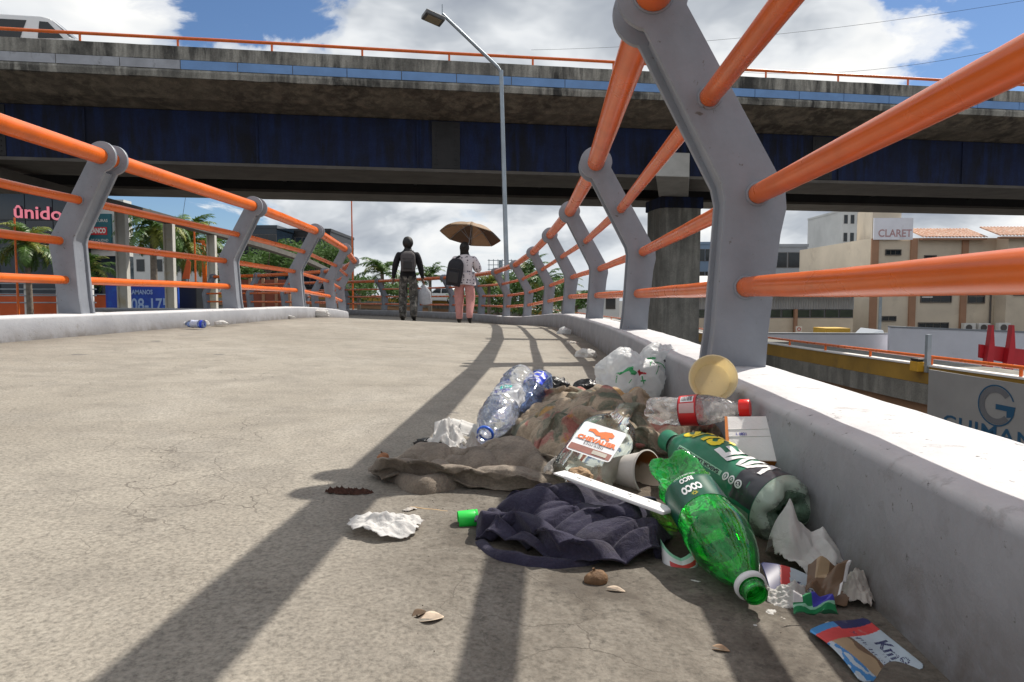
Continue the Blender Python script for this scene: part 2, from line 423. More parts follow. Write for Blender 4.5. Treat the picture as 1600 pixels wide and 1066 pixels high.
# kerbs
def kerb(P, side, h, zb, name):
    secs = []
    for i in range(NS*2+1):
        t = i/20; p, q, n = edge(P, t, side); z0 = zb + drop(p.y); z1 = z0 + h
        w = .004*noise.noise((p.x*3, p.y*3, 1)); w2 = .004*noise.noise((p.x*5, p.y*5, 7))
        r = .018
        prof = [(.128, z0-.03), (.126+w, z0+h*.25), (.121+w, z0+h*.6), (.117+w, z1-r), (.110+w, z1-r*.3+w2), (.095, z1+w2), (.0, z1+.003+w2), (-.09, z1+w2), (-.112, z1-.008), (-.118, z1-.03), (-.118, z0-.45), (.0, z0-.55)]
        secs.append([(p.x+n.x*u, p.y+n.y*u, z) for u, z in prof])
    o = strip(secs, True).build(name, M_kerb, smooth=True, auto=50, fix=False); tag(o, kind='structure')
    pa = o.data.attributes.new('white_top', 'FLOAT', 'POINT'); pa.data.foreach_set('value', [1.0 if 4 <= i % 12 <= 8 else 0.0 for i in range(len(o.data.vertices))])
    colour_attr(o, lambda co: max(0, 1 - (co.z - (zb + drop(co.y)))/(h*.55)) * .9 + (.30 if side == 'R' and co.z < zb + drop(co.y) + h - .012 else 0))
    return o
kerb(RP, 'R', KR, ZR, 'kerb'); kerb(LP, 'L', KL, ZL, 'kerb')
sl_b = []
for i in range(NS//2+1):
    t = i/5; pr, _, nr = edge(RP, t, 'R'); pl, _, nl = edge(LP, t, 'L')
    a = pr - nr*.1; b = pl - nl*.1; z = drop(a.y)
    sl_b.append([(a.x, a.y, z-.1), (a.x, a.y, z-.75), (b.x, b.y, z-.75), (b.x, b.y, z-.02)])
bs_ = strip(sl_b, True).build('footbridge_slab', M_conc); tag(bs_, kind='structure')

# ------------------------------------------------------------------ railings
HC = (.25, 1.0); HR = .096
def arc(c, r, a0, a1, n): return [(c[0]+r*math.cos(R(a0+(a1-a0)*i/n)), c[1]+r*math.sin(R(a0+(a1-a0)*i/n))) for i in range(n+1)]
plate_poly = [(-.066, -.01), (-.072, .10), (-.098, .36), (-.112, .43), (-.108, .475), (-.096, .505)] + [(.161, .969)] + arc(HC, HR, 192, -70, 26)[1:] + [(.272, .908), (.060, .50), (.050, .455), (.053, .40), (.072, .10), (.086, -.01)]
web_poly = [(-.054, -.01), (-.060, .10), (-.086, .36), (-.099, .43), (-.083, .50), (.160, .94), (.245, .905), (.048, .505), (.037, .455), (.040, .40), (.058, .10), (.070, -.01)]
frl = lambda u, v, t: (u, t, v)
def mesh_only(mb, name, m, bevel=0, smooth=True):
    o = mb.build(name, m, smooth=smooth, bevel=bevel, auto=35); me = o.data; bpy.data.objects.remove(o); return me
RAILS = [(.25, 1.0, .050, 'top_rail'), (.098, .725, .0265, 'rail'), (-.035, .468, .0265, 'rail'), (-.008, .218, .0265, 'rail')]
me_plate = mesh_only(MB().prism(plate_poly, frl, -.011, .011), 'plate', M_grey, .0025)
bm = bmesh.new(); bm.from_mesh(me_plate)      # weld beads where the pipes meet the plate
for u_, v_, r_, _n in RAILS:
    wb = MB()
    for sd_ in (-1, 1): wb.tube([(u_ + (r_+.002+.0012*noise.noise((a*2.0, u_, 0)))*math.cos(a), sd_*.0125, v_ + (r_+.002)*math.sin(a)) for a in (2*math.pi*k/24 for k in range(25))], .0048, 6, False)
    t_ = bpy.data.meshes.new('w'); t_.from_pydata(wb.v, [], wb.f); t_.polygons.foreach_set('use_smooth', [True]*len(t_.polygons)); bm.from_mesh(t_); bpy.data.meshes.remove(t_)
bm.to_mesh(me_plate); bm.free()
me_web = mesh_only(MB().prism(web_poly, frl, -.052, .052), 'post', M_grey)
RAILS = [(.25, 1.0, .050, 'top_rail'), (.098, .725, .0265, 'rail'), (-.035, .468, .0265, 'rail'), (-.008, .218, .0265, 'rail')]
def railing(P, side, h, zb, label, i0, i1):
    z = lambda y: zb + h + drop(y)
    b0 = Vector((P[i0][0], P[i0][1], z(P[i0][1])))
    root = empty('railing', b0, label, 'railing')
    fr = []
    for i in range(i0, i1):
        p, q, n = edge(P, i, side); base = Vector((p.x, p.y, z(p.y)))
        fr.append((base, q, n))
        mw = Matrix(((n.x, q.x, 0, base.x-b0.x), (n.y, q.y, 0, base.y-b0.y), (0, 0, 1, base.z-b0.z), (0, 0, 0, 1)))
        if mw.to_3x3().determinant() < 0:   # keep a right-handed frame
            mw = Matrix(((n.x, -q.x, 0, base.x-b0.x), (n.y, -q.y, 0, base.y-b0.y), (0, 0, 1, base.z-b0.z), (0, 0, 0, 1)))
        po = bpy.data.objects.new('post', me_web); col.objects.link(po); po.parent = root; po.matrix_local = mw
        for s_ in (-1, 1):
            pl = bpy.data.objects.new('plate', me_plate); col.objects.link(pl); pl.parent = po; pl.location = (0, .062*s_, 0)
    for (b1, q1, n1), (b2, q2, n2) in zip(fr, fr[1:]):
        for u, v, r, nm in RAILS:
            a = b1 + n1*u + Vector((0, 0, v)); c = b2 + n2*u + Vector((0, 0, v))
            m = MB(); k = 14
            m.tube([a.lerp(c, j/k) + Vector((0, 0, .0025*noise.noise((a.x*3+j*.4, a.y+v*9, 2)))) for j in range(k+1)], r, 20 if r > .04 else 16)
            o = m.build(nm, M_orange, root, smooth=True, auto=60)
    return root
railing(RP, 'R', KR, ZR, 'grey plate posts and orange pipe railing on the kerb beside the rubbish heap', 1, 16)
railing(LP, 'L', KL, ZL, 'grey plate posts and orange pipe railing on the kerb opposite the rubbish', 1, 14)

# ------------------------------------------------------------------ ground far below
gr = MB().add([(-1500, -1500, -4.2), (1500, -1500, -4.2), (1500, 1500, -4.2), (-1500, 1500, -4.2)], [(0, 1, 2, 3)]).build('street', M_ground, fix=False); tag(gr, kind='structure')

# ------------------------------------------------------------------ road viaduct overhead
VE = Vector((.988, .154, 0)); VE.normalize(); VN = Vector((-VE.y, VE.x, 0)); V0 = Vector((0, 19.5, EYE))
def vp(s, t, z): return V0 + VE*s + VN*t + Vector((0, 0, z))
M_navy = stained('navy_girder_paint', (.007, .015, .062), (.010, .024, .085), (.007, .007, .009), 1.2, .9)
M_blue = mat('pale_blue_panel', (.16, .30, .56), .6, .12, 2, 0)
M_gpan = mat('grey_panel', (.36, .37, .40), .7, .18, 2, 0, c2=(.12, .12, .12), c2s=2, c2lo=.6, c2hi=.75)
M_dark = mat('dark_girder_steel', (.018, .017, .018), .7, .4, 1.5)
M_beige = mat('flange_paint', (.11, .098, .085), .75, .25, 1.5)
via = empty('road_viaduct', vp(6.7, 4.8, -6.3), 'stained concrete road viaduct on navy girders and a ribbed pier', 'viaduct')
def vprism(poly, s0, s1, name, m, parent=via, bevel=0, **k):
    return MB().prism(poly, lambda u, v, t: vp(t, u, v), s0, s1).build(name, m, parent, bevel=bevel, off=via['_off'], **k)
# parapet with many stations so that its top edge is slightly uneven
def vloft(poly, name, m, amp=.012, s0=-48, s1=60, n=220):
    secs = []
    for i in range(n+1):
        s_ = s0 + (s1-s0)*i/n
        secs.append([vp(s_, u, v + amp*noise.noise((s_*1.7, k*3.1, 5))) for k, (u, v) in enumerate(poly)])
    return strip(secs, True).build(name, m, via, off=via['_off'])
vloft([(.05, 6.22), (.05, 6.56), (.30, 6.56), (.30, 6.22)], 'parapet', M_conc, .010)
vloft([(.045, 5.76), (.02, 5.90), (.045, 5.965), (.12, 5.965), (.32, 5.95), (.32, 5.74)], 'lip', M_conc, .022)
vprism([(.06, 5.97), (.06, 6.21), (.3, 6.21), (.3, 5.97)], -48, 60, 'fascia', M_conc)
for i in range(-16, 24):
    a = i*1.47 + .1*math.sin(i*7); b = (i+1)*1.47 + .1*math.sin((i+1)*7) - .02
    vprism([(.032, 5.975), (.034, 6.205), (.06, 6.205), (.06, 5.975)], a, b, 'panel', M_gpan if i < -6 else M_blue)
sof = []
for i in range(121):
    s_ = -48 + 108*i/120; q = .02*noise.noise((s_*.8, 0, 9))
    sof.append([vp(s_, .10, 5.75+q), vp(s_, 1.0, 5.48+q), vp(s_, 2.0, 5.32), vp(s_, 9.0, 5.32), vp(s_, 10.6, 5.75), vp(s_, 10.6, 5.95), vp(s_, .8, 5.80), vp(s_, .31, 5.96)])
strip(sof, True).build('slab', M_soffit, via, off=via['_off'])
vprism([(10.4, 6.05), (10.4, 6.56), (10.65, 6.56), (10.65, 6.05)], -48, 60, 'parapet', M_conc)
for t0, t1 in ((1.7, 3.9), (6.5, 8.3)):
    vprism([(t0, 3.90), (t0, 5.34), (t1, 5.34), (t1, 3.90)], -48, 60, 'girder', M_navy if t0 < 3 else M_dark)
    fl = vprism([(t0-.06, 3.81), (t0-.06, 3.898), (t1+.06, 3.898), (t1+.06, 3.81)], -48, 60, 'flange', M_beige)
for k in range(-9, 13):        # web stiffeners and cross frames
    s_ = k*4.6 + 2.0
    vprism([(1.655, 3.90), (1.655, 5.30), (1.70, 5.30), (1.70, 3.90)], s_-.03, s_+.03, 'stiffener', M_navy)
    vprism([(3.95, 4.15), (3.95, 5.3), (6.45, 5.3), (6.45, 4.15)], s_-.06, s_+.06, 'cross_frame', M_dark)
MB().tube([vp(-48 + 2*i, .16, 6.80+.006*math.sin(i*1.3)) for i in range(55)], .042, 10).build('handrail', M_orange, via, smooth=True, auto=60, off=via['_off'])
for i in range(-18, 26):
    s_ = i*2.36 + .62
    MB().tube([vp(s_, .16, 6.55), vp(s_, .16, 6.79)], .03, 8).build('handrail_post', M_orange, via, smooth=True, auto=60, off=via['_off'])
for s_, w_ in ((-1.75, .42), (10.6, .35), (-14.2, .4)):     # bolted splice plates
    sp_ = vprism([(1.67, 3.92), (1.67, 5.31), (1.70, 5.31), (1.70, 3.92)], s_-w_, s_+w_, 'splice_plate', M_dark)
    for q_ in range(9):
        for r_ in (-.7, .7): MB().obox(vp(s_+r_*w_, 1.66, 4.05+.14*q_), VE*.02, VN*.012, (0, 0, .02)).build('bolt', M_dark, sp_, off=via['_off'])
# pier: ribbed round-cornered column, flared cap and cap block that pokes out past the girder
PS = 6.75
pier = MB(); n = 48; rings = []
for z, k in ((-6.4, 1), (3.22, 1)):
    ring = []
    for i in range(n):
        a = 2*math.pi*i/n; rr = .82*(abs(math.cos(a))**5 + abs(math.sin(a))**5)**(-.2) * (1 - .035*(1 if i % 4 == 0 else 0))
        ring.append(vp(PS + rr*math.cos(a), 4.8 + rr*math.sin(a), z))
    rings.append(ring)
pier.add(rings[0]+rings[1], [(i, (i+1) % n, n+(i+1) % n, n+i) for i in range(n)])
pier.build('column', M_conc_clean, via, off=via['_off'])
MB().obox(vp(PS, 4.8, 3.42), VE*.80, VN*.80, (0, 0, .20)).build('collar', M_navy, via, off=via['_off'], bevel=.03)
cap = MB().prism([(3.8, 3.62), (1.15, 3.78), (1.15, 4.52), (1.62, 4.52), (1.62, 3.805), (8.4, 3.805), (8.4, 3.75), (5.8, 3.62)], lambda u, v, t: vp(t + (u-4.8)*.42, u, v), PS-.55, PS+.55)
cap.build('cap', mat('pier_cap_concrete', (.46, .45, .42), .9, .15, 2, .2, 9), via, off=via['_off'], bevel=.02)
# ------------------------------------------------------------------ surroundings
PITCH = R(-3.54); FPX = 1067.
def at(px, py, Y):
    """point at distance Y seen in direction (px,py) of the 1600 px photograph: used to measure the surroundings"""
    u = (px-800)/FPX; v = (533-py)/FPX
    t = Y / (math.cos(PITCH) - v*math.sin(PITCH))
    return Vector((u*t, Y, EYE + t*(math.sin(PITCH) + v*math.cos(PITCH))))
GZ = -4.2
rnd = random.Random(5)
M_yellow = mat('ochre_parapet_paint', (.36, .205, .03), .7, .2, 1.2, .1, 10, c2=(.16, .11, .04), c2s=2, c2lo=.58, c2hi=.8)
M_tan = mat('rusty_tan_beam', (.36, .20, .11), .8, .2, 1)
M_white = mat('white_wall_paint', (.80, .80, .86), .8, .06, 1, c2=(.42, .42, .45), c2s=.8, c2lo=.6, c2hi=.85)
M_cream = mat('cream_render', (.66, .57, .45), .85, .10, .6, .1, 6, c2=(.40, .33, .25), c2s=.5, c2lo=.55, c2hi=.85)
M_brown = mat('brown_pilaster', (.38, .21, .13), .8, .1, 1)
M_glass = mat('dark_window_glass', (.018, .022, .026), .12, .3, 2)
M_frame = mat('window_frame', (.10, .09, .085), .6, .1, 3)
M_terra = mat('terracotta_tile', (.46, .22, .13), .8, .3, 4, c2=(.6, .46, .36), c2s=7, c2lo=.46, c2hi=.62)
M_metal = mat('corrugated_grey_sheet', (.36, .36, .36), .55, .12, 1, metal=.3)
M_offwhite = mat('offwhite_trim', (.72, .71, .68), .7, .08, 2)
M_greyb = mat('grey_render', (.30, .32, .35), .8, .12, .3)
M_whiteb = mat('pale_render', (.60, .60, .58), .85, .1, .3)
M_red = mat('red_sign_paint', (.55, .02, .03), .45, .12, 2)
M_steel = mat('galvanised_steel', (.33, .38, .42), .45, .15, 3, metal=.4)
M_teal = mat('teal_poster', (.01, .11, .14), .5, .15, 3)
M_navyglass = mat('navy_glass_panel', (.012, .022, .035), .10, .25, .7)
M_pink = mat('pink_sign_letter', (.85, .24, .30), .4, .05, 2)
M_bluesign = mat('blue_sign_sheet', (.015, .06, .42), .5, .2, 1.2, c2=(.02, .16, .6), c2s=1, c2lo=.5, c2hi=.7)
M_paleblue = mat('pale_blue_letter', (.35, .48, .75), .5, .05, 2)
M_rust = mat('rust_red_hoarding', (.26, .075, .045), .8, .2, 1)
M_orwall = mat('orange_low_wall', (.55, .10, .025), .8, .15, 1)
M_black = mat('black_box_paint', (.012, .012, .014), .5, .2, 2)
M_trunk = mat('palm_trunk', (.20, .165, .13), .9, .3, 6, .5, 30)
M_frond = film('palm_frond_green', (.085, .165, .030), .25, .45, .1, 30, .35)
M_frond2 = film('palm_frond_yellow', (.24, .26, .045), .25, .45, .1, 30, .35)
M_leaf = film('broad_leaf', (.075, .15, .028), .3, .75, .1, 30, .45)

# --- road ramp that runs beside the footbridge, below it
RW = [(9.3, -2, -1.05), (8.9, 4, -1.08), (8.5, 9, -1.12), (8.2, 14, -1.16), (8.1, 20, -1.22), (7.8, 28, -1.25), (6.9, 42, -1.25), (3, 54, -.85), (-5, 63, -.1), (-18, 69, .45), (-34, 73, .7)]
def rw(t): return catmull(RW, t)
ramp = empty('road_ramp', rw(2), 'lower road ramp with ochre parapet and thin orange handrail', 'ramp'); ro = ramp['_off']
def rloft(prof, name, m, n=100, t0=0, t1=10):
    secs = []
    for i in range(n+1):
        t = t0 + (t1-t0)*i/n; p = rw(t); q = rw(min(t+.05, 10)) - rw(max(t-.05, 0)); q.z = 0; q.normalize(); nn = Vector((q.y, -q.x, 0))
        secs.append([p + nn*u + Vector((0, 0, EYE+v)) for u, v in prof])
    return strip(secs, True).build(name, m, ramp, off=ro)
rloft([(0, -.53), (0, -.185), (.2, -.185), (.2, -.53)], 'parapet', M_yellow)
rloft([(-.03, -.18), (-.03, -.15), (.23, -.15), (.23, -.18)], 'coping', M_offwhite)
rloft([(-.05, -.93), (-.05, -.535), (4.0, -.535), (4.0, -.93)], 'slab', M_conc_clean)
rloft([(.1, -1.3), (.1, -.935), (.5, -.935), (.5, -1.3)], 'girder', M_tan)
rloft([(.25, -2.3), (.25, -1.31), (3.6, -1.31), (3.6, -2.3)], 'web', M_conc_clean)
MB().tube([rw(i/10) + Vector((.1, 0, EYE)) for i in range(101)], .035, 8).build('handrail', M_orange, ramp, smooth=True, auto=60, off=ro)
L = 0; last = rw(0)
for i in range(1, 2001):
    p = rw(i/200); L += (p-last).length; last = p
    if L > 2.2:
        L = 0; MB().tube([p + Vector((.1, 0, EYE-.16)), p + Vector((.1, 0, EYE))], .028, 6).build('handrail_post', M_orange, ramp, off=ro)
for k in (1.5, 4.4, 6.2):
    p = rw(k); MB().box((p.x+.6, p.y-.6, GZ), (p.x+2.4, p.y+.6, p.z+EYE-2.28)).build('pillar', M_conc_clean, ramp, off=ro)

# --- banner with the round G on the ramp side
def wallframe(a, b):
    a = Vector(a); b = Vector(b); ux = (b-a); L = ux.length; ux.normalize(); return a, ux, L
ga = rw(2.86); gb = rw(1.7)
ux = (gb-ga); ux.z = 0; ux.normalize(); nn = Vector((-ux.y, ux.x, 0))
if nn.x > 0: nn = -nn
gz = ga.z + EYE
bn = empty('banner_sign', ga + nn*.1 + Vector((0, 0, EYE-1.65)), 'grey banner with a round blue G emblem fixed to the road ramp', 'sign')
M_banner = mat('grey_banner', (.30, .29, .28), .7, .08, 1.5); M_gblue = mat('banner_blue', (.015, .085, .17), .5, .05, 2); M_ggrey = mat('banner_grey', (.15, .15, .16), .5, .1, 2)
gl = (gb-ga).length
c0 = ga + nn*.11 + Vector((0, 0, EYE-.22)); 
def gpt(u, v, t=0): return c0 + ux*u + Vector((0, 0, v)) + nn*t
M_g = MB().prism([(0, -1.5), (0, 0), (gl, -.02), (gl, -1.5)], gpt, -.03, .0); M_g.build('sheet', M_banner, bn)
def gring(r0, r1, a0, a1, cx, cy, t, m, sx=1.15):
    mb = MB(); k = 40; v = []; f = []
    for i in range(k+1):
        a = R(a0 + (a1-a0)*i/k)
        v += [gpt(cx+sx*r0*math.cos(a), cy+r0*math.sin(a), t), gpt(cx+sx*r1*math.cos(a), cy+r1*math.sin(a), t)]
    mb.add(v, [(2*i, 2*i+1, 2*i+3, 2*i+2) for i in range(k)]).build('emblem', m, bn)
gcx = 1.72; gcy = -.44
gring(.33, .355, 20, 348, gcx, gcy, .006, M_gblue); gring(.22, .32, 40, 320, gcx, gcy, .006, M_ggrey)
MB().add([gpt(gcx+.0, gcy+.03, .008), gpt(gcx+.42, gcy+.03, .008), gpt(gcx+.38, gcy-.14, .008), gpt(gcx+.24, gcy-.17, .008), gpt(gcx+.24, gcy-.06, .008), gpt(gcx, gcy-.06, .008)], [(0, 1, 2, 3, 4, 5)]).build('emblem', M_gblue, bn)
write_on(bn, 'GUIMANFER', .34, gpt(1.95, -.93, .003), ux, (0, 0, 1), M_gblue, bold=.006, spacing=1.1, width=3.0)
pz = rw(2.87)
tag(MB().box((pz.x-.05, pz.y+.1, pz.z+EYE-.3), (pz.x+.03, pz.y+.19, pz.z+EYE+.45)).build('post', M_steel), 'short grey post standing at the end of the ochre parapet', 'post')
yb = empty('barrier_lamp', (pz.x-.1, pz.y+.35, pz.z+EYE-.35), 'yellow and black warning lamp box on the ramp parapet end', 'warning lamp')
MB().box((pz.x-.16, pz.y+.22, pz.z+EYE-.30), (pz.x-.02, pz.y+.5, pz.z+EYE-.10)).build('housing', mat('lamp_yellow', (.62, .33, .02), .5), yb, bevel=.015)
MB().box((pz.x-.15, pz.y+.23, pz.z+EYE-.095), (pz.x-.03, pz.y+.49, pz.z+EYE-.04)).build('lid', M_black, yb, bevel=.01)

# --- white hoarding walls
def wall_thing(a, b, ztop, th, m, name, label, cat, zb=GZ):
    a = Vector((a[0], a[1], 0)); b = Vector((b[0], b[1], 0)); d = (b-a).normalized(); n_ = Vector((-d.y, d.x, 0))*th
    o = empty(name, (a.x, a.y, zb), label, cat)
    MB().add([(*p.xy, zb) for p in (a, b, b+n_, a+n_)] + [(*p.xy, z) for p, z in ((a, ztop[0]), (b, ztop[1]), (b+n_, ztop[1]), (a+n_, ztop[0]))],
             [(0,3,2,1),(4,5,6,7),(0,1,5,4),(1,2,6,5),(2,3,7,6),(3,0,4,7)]).build('wall', m, o)
    MB().add([(*p.xy, z) for p, z in ((a-n_*.2, ztop[0]), (b-n_*.2, ztop[1]), (b+n_*1.2, ztop[1]), (a+n_*1.2, ztop[0]))] + [(*p.xy, z+.06) for p, z in ((a-n_*.2, ztop[0]), (b-n_*.2, ztop[1]), (b+n_*1.2, ztop[1]), (a+n_*1.2, ztop[0]))],
             [(0,3,2,1),(4,5,6,7),(0,1,5,4),(1,2,6,5),(2,3,7,6),(3,0,4,7)]).build('coping', M_greyb, o)
    return o
wall_thing((10.2, 31.5), (17.2, 30.2), (EYE-1.62, EYE-1.58), .25, M_white, 'boundary_wall', 'low white boundary wall in front of the corrugated shed', 'wall')
wall_thing((16.4, 29.6), (27, 27.5), (EYE-1.24, EYE-1.62), .25, M_white, 'boundary_wall', 'taller white boundary wall in front of the cream building', 'wall')

# --- cream building with tiled eaves
BY = 48.
cb = empty('cream_building', (*at(1365, 500, BY).xy, GZ), 'cream building with brown pilasters, dark windows and terracotta tiled eaves', 'building')
X0 = at(1362, 400, BY).x; X1 = at(1556, 400, BY).x; X2 = 50.
ztop = at(1450, 372, BY).z
MB().box((X0, BY, GZ), (X1, BY+12, ztop)).build('wall', M_cream, cb)
MB().box((X1, BY-1.2, GZ), (X2, BY+12, ztop)).build('wall', M_cream, cb)
side = MB(); a = Vector((X0, BY)); b_ = at(1338, 400, 53.5)
side.add([(X0-.01, BY+.01, GZ), (b_.x, 53.5, GZ), (b_.x, 53.5, ztop+2.4), (X0-.01, BY+.01, ztop+2.4), (X0+2, BY+.02, GZ), (X0+3, 53.5, GZ), (X0+3, 53.5, ztop+2.4), (X0+2, BY+.02, ztop+2.4)], [(0,1,2,3), (4,7,6,5), (3,2,6,7), (0,3,7,4), (1,5,6,2)]).build('side_wall', M_cream, cb)
for px, w in ((1366, .5), (1427, .45), (1507, .42)):
    x = at(px, 400, BY).x; MB().box((x-w/2, BY-.14, GZ), (x+w/2, BY+.0-.003, ztop-.05)).build('pilaster', M_brown, cb)
def win(px0, px1, py0, py1, Y, parent, nx=2, ny=1, blind=False, yoff=0):
    a = at(px0, py1, Y); b = at(px1, py0, Y); y = Y - yoff
    f = .05
    w = MB()
    w.box((a.x-f, y-.07, a.z-f), (b.x+f, y-.004, a.z)); w.box((a.x-f, y-.07, b.z), (b.x+f, y-.004, b.z+f))
    w.box((a.x-f, y-.07, a.z+.002), (a.x, y-.004, b.z-.002)); w.box((b.x, y-.07, a.z+.002), (b.x+f, y-.004, b.z-.002))
    o = w.build('window', M_frame, parent)
    for i in range(nx):
        for j in range(ny):
            x0 = a.x + (b.x-a.x)*i/nx; x1 = a.x + (b.x-a.x)*(i+1)/nx; z0 = a.z + (b.z-a.z)*j/ny; z1 = a.z + (b.z-a.z)*(j+1)/ny
            MB().box((x0+.015, y-.03, z0+.015), (x1-.015, y-.006, z1-.015)).build('pane', M_glass, o, off=parent['_off'])
    if blind:
        for k in range(3):
            z = a.z + (b.z-a.z)*(.35+.22*k); MB().box((a.x+.05, y-.05, z), (a.x+(b.x-a.x)*.38, y-.032, z+.09)).build('blind_slat', M_offwhite, o, off=parent['_off'])
    return o
win(1439, 1486, 453, 472, BY, cb, 3, 1, True); win(1513, 1538, 454, 473, BY, cb, 2, 2); win(1584, 1612, 454, 461, BY-1.2, cb, 2)
win(1384, 1407, 391, 398, BY, cb, 3); win(1378, 1399, 495, 501, BY, cb, 2); win(1435, 1481, 505, 514, BY, cb, 4); win(1511, 1535, 507, 511, BY, cb, 2)
win(1445, 1462, 400, 403, BY, cb, 1)
# tiled eaves
til = MB(); xs0 = at(1436, 370, BY).x; nT = 92
for i in range(nT):
    x = xs0 + (X2-xs0)*i/nT; w = (X2-xs0)/nT; fwd = 1.2 if x > X1 - 1 else 0
    pts = []
    for k in range(7):
        aa = math.pi*k/6; pts.append((x + w/2 - w*.46*math.cos(aa), .10*math.sin(aa)))
    vs = [(u, BY-.55-fwd, ztop-.02+h) for u, h in pts] + [(u, BY+1.6-fwd, ztop+.75+h) for u, h in pts]
    til.add(vs, [(k, k+1, k+8, k+7) for k in range(6)])
r_ = til.build('roof', M_terra, cb); 
MB().box((xs0, BY-.5, ztop-.16), (X1-1, BY-.01, ztop-.04)).build('eaves_board', M_brown, cb)
MB().box((X1-.8, BY-1.7, ztop-.16), (X2, BY-1.21, ztop-.04)).build('eaves_board', M_brown, cb)
sg = empty('roof_sign', (X0, BY-.1, ztop), 'white rooftop panel with faded pink CLARET lettering', 'sign')
zs0 = at(1390, 375, BY).z; x_r = at(1424, 360, BY).x
MB().box((X0, BY-.22, zs0), (x_r, BY-.08, zs0+1.5)).build('panel', M_white, sg)
write_on(sg, 'CLARET', .72, ((X0+x_r)/2+.1, BY-.23, zs0+.42), (1, 0, 0), (0, 0, 1), mat('faded_pink', (.50, .30, .31), .7), bold=.012, width=(x_r-X0)*.86)
for k, px in enumerate((1513, 1536, 1567)):
    a = at(px, 519, BY-.5 if k < 2 else BY-1.6); y = a.y
    ac = empty('air_conditioner', (a.x, y, a.z), ['white air conditioner under the square window', 'white air conditioner beside the downpipe', 'white air conditioner on the projecting wall'][k], 'air conditioner', 'air conditioners along the cream wall')
    MB().box((a.x-.4, y-.18, a.z), (a.x+.4, y+.18, a.z+.62)).build('casing', M_offwhite, ac, bevel=.02)
    MB().lathe([(.22, 0), (.22, .02)], 20, cap1=True).build('fan_grille', M_frame, ac, off=(0, 0, 0)).matrix_local = Matrix.Translation((-.08, -.185, .31)) @ Matrix.Rotation(R(90), 4, 'X')
    MB().box((a.x-.35, y-.1, a.z-.14), (a.x-.3, y+.5, a.z-.005)).box((a.x+.3, y-.1, a.z-.14), (a.x+.35, y+.5, a.z-.005)).build('bracket', M_steel, ac)
p = at(1548, 440, BY); tag(MB().tube([(p.x, BY-.1, GZ), (p.x, BY-.1, at(1548, 455, BY).z)], .06, 8).build('downpipe', M_frame), 'dark downpipe on the cream wall beside the square window', 'pipe')
p = at(1375, 500, 40); tag(MB().tube([(p.x, 40, GZ), (p.x, 40, at(1375, 452, 40).z)], [.1, .08], 10).build('utility_pole', M_steel), 'grey utility pole in front of the cream building corner', 'pole')

# --- corrugated shed
SY = 44.
sh = empty('shed', (*at(1200, 500, SY).xy, GZ), 'corrugated grey shed with a white roof edge above a cream wall', 'building')
xa = at(1040, 500, SY).x; xb = at(1333, 500, SY).x
zf = lambda py: at(1260, py, SY).z
MB().box((xa, SY, GZ), (xb, SY+14, zf(497))).build('wall', M_cream, sh)
cor = MB(); n = 150
cor.add([(xa + (xb-xa)*i/n, SY-.05-.05*(i % 2), z) for z in (zf(483), zf(463)) for i in range(n+1)], [(i, i+1, n+2+i, n+1+i) for i in range(n)]).build('cladding', M_metal, sh)
MB().box((xa, SY+.02, zf(496.8)), (xb, SY+13, zf(460))).build('inner_wall', M_greyb, sh)
MB().box((xa-.2, SY-.5, zf(463)), (xb+.2, SY-.02, zf(459))).build('roof_edge', M_offwhite, sh)
MB().add([(xa-.2, SY-.5, zf(459)+.02), (xb+.2, SY-.5, zf(459)+.02), (xb+.2, SY+14, zf(459)+1.6), (xa-.2, SY+14, zf(459)+1.6)], [(0, 1, 2, 3)]).build('roof', M_offwhite, sh)
for i in range(13):
    x0 = xa + (xb-xa)*i/13; x1 = xa + (xb-xa)*(i+1)/13
    w = MB().box((x0+.03, SY-.04, zf(496)), (x1-.03, SY+.0-.004, zf(484))).build('window', M_frame, sh)
    MB().box((x0+.07, SY-.06, zf(495.3)), (x1-.07, SY-.042, zf(484.7))).build('pane', mat('greenish_glass', (.03, .045, .02), .15, .5, 1.2), w, off=sh['_off'])
for px in (1081, 1241):
    x = at(px, 500, SY).x; MB().box((x-.1, SY-.3, GZ), (x+.1, SY-.1, zf(483))).build('pillar', M_brown, sh)
a = at(1248, 522, 40); ns = empty('notice_board', (a.x, 40, a.z-1.2), 'small white notice with a red ring on the shed fence', 'sign')
MB().box((a.x-.18, 39.97, a.z), (a.x+.18, 40, a.z+.45)).build('board', M_offwhite, ns)
MB().box((a.x-.03, 40.002, a.z-1.2), (a.x+.03, 40.05, a.z+.4)).build('stake', M_steel, ns)
v = []; 
for i in range(25):
    aa = 2*math.pi*i/24; v += [(a.x+.07*math.cos(aa), 39.96, a.z+.28+.07*math.sin(aa)), (a.x+.11*math.cos(aa), 39.96, a.z+.28+.11*math.sin(aa))]
MB().add(v, [(2*i, 2*i+1, 2*i+3, 2*i+2) for i in range(24)]).build('ring', M_red, ns)
yw = at(1290, 524, 36); yx = at(1329, 513, 36)
tag(MB().box((yw.x, 36, GZ), (yx.x, 37.5, yx.z)).build('yellow_kiosk', mat('kiosk_yellow', (.62, .38, .05), .7, .1, 2), bevel=.02), 'yellow kiosk wall between the shed and the cream building', 'kiosk')
aw = empty('awning', (*at(1355, 525, 33).xy, at(1355, 529, 33).z), 'dark blue sloping awning above the white boundary wall', 'awning')
p0 = at(1328, 528, 33); p1 = at(1384, 528, 33); p2 = at(1345, 512, 35); p3 = at(1380, 516, 35)
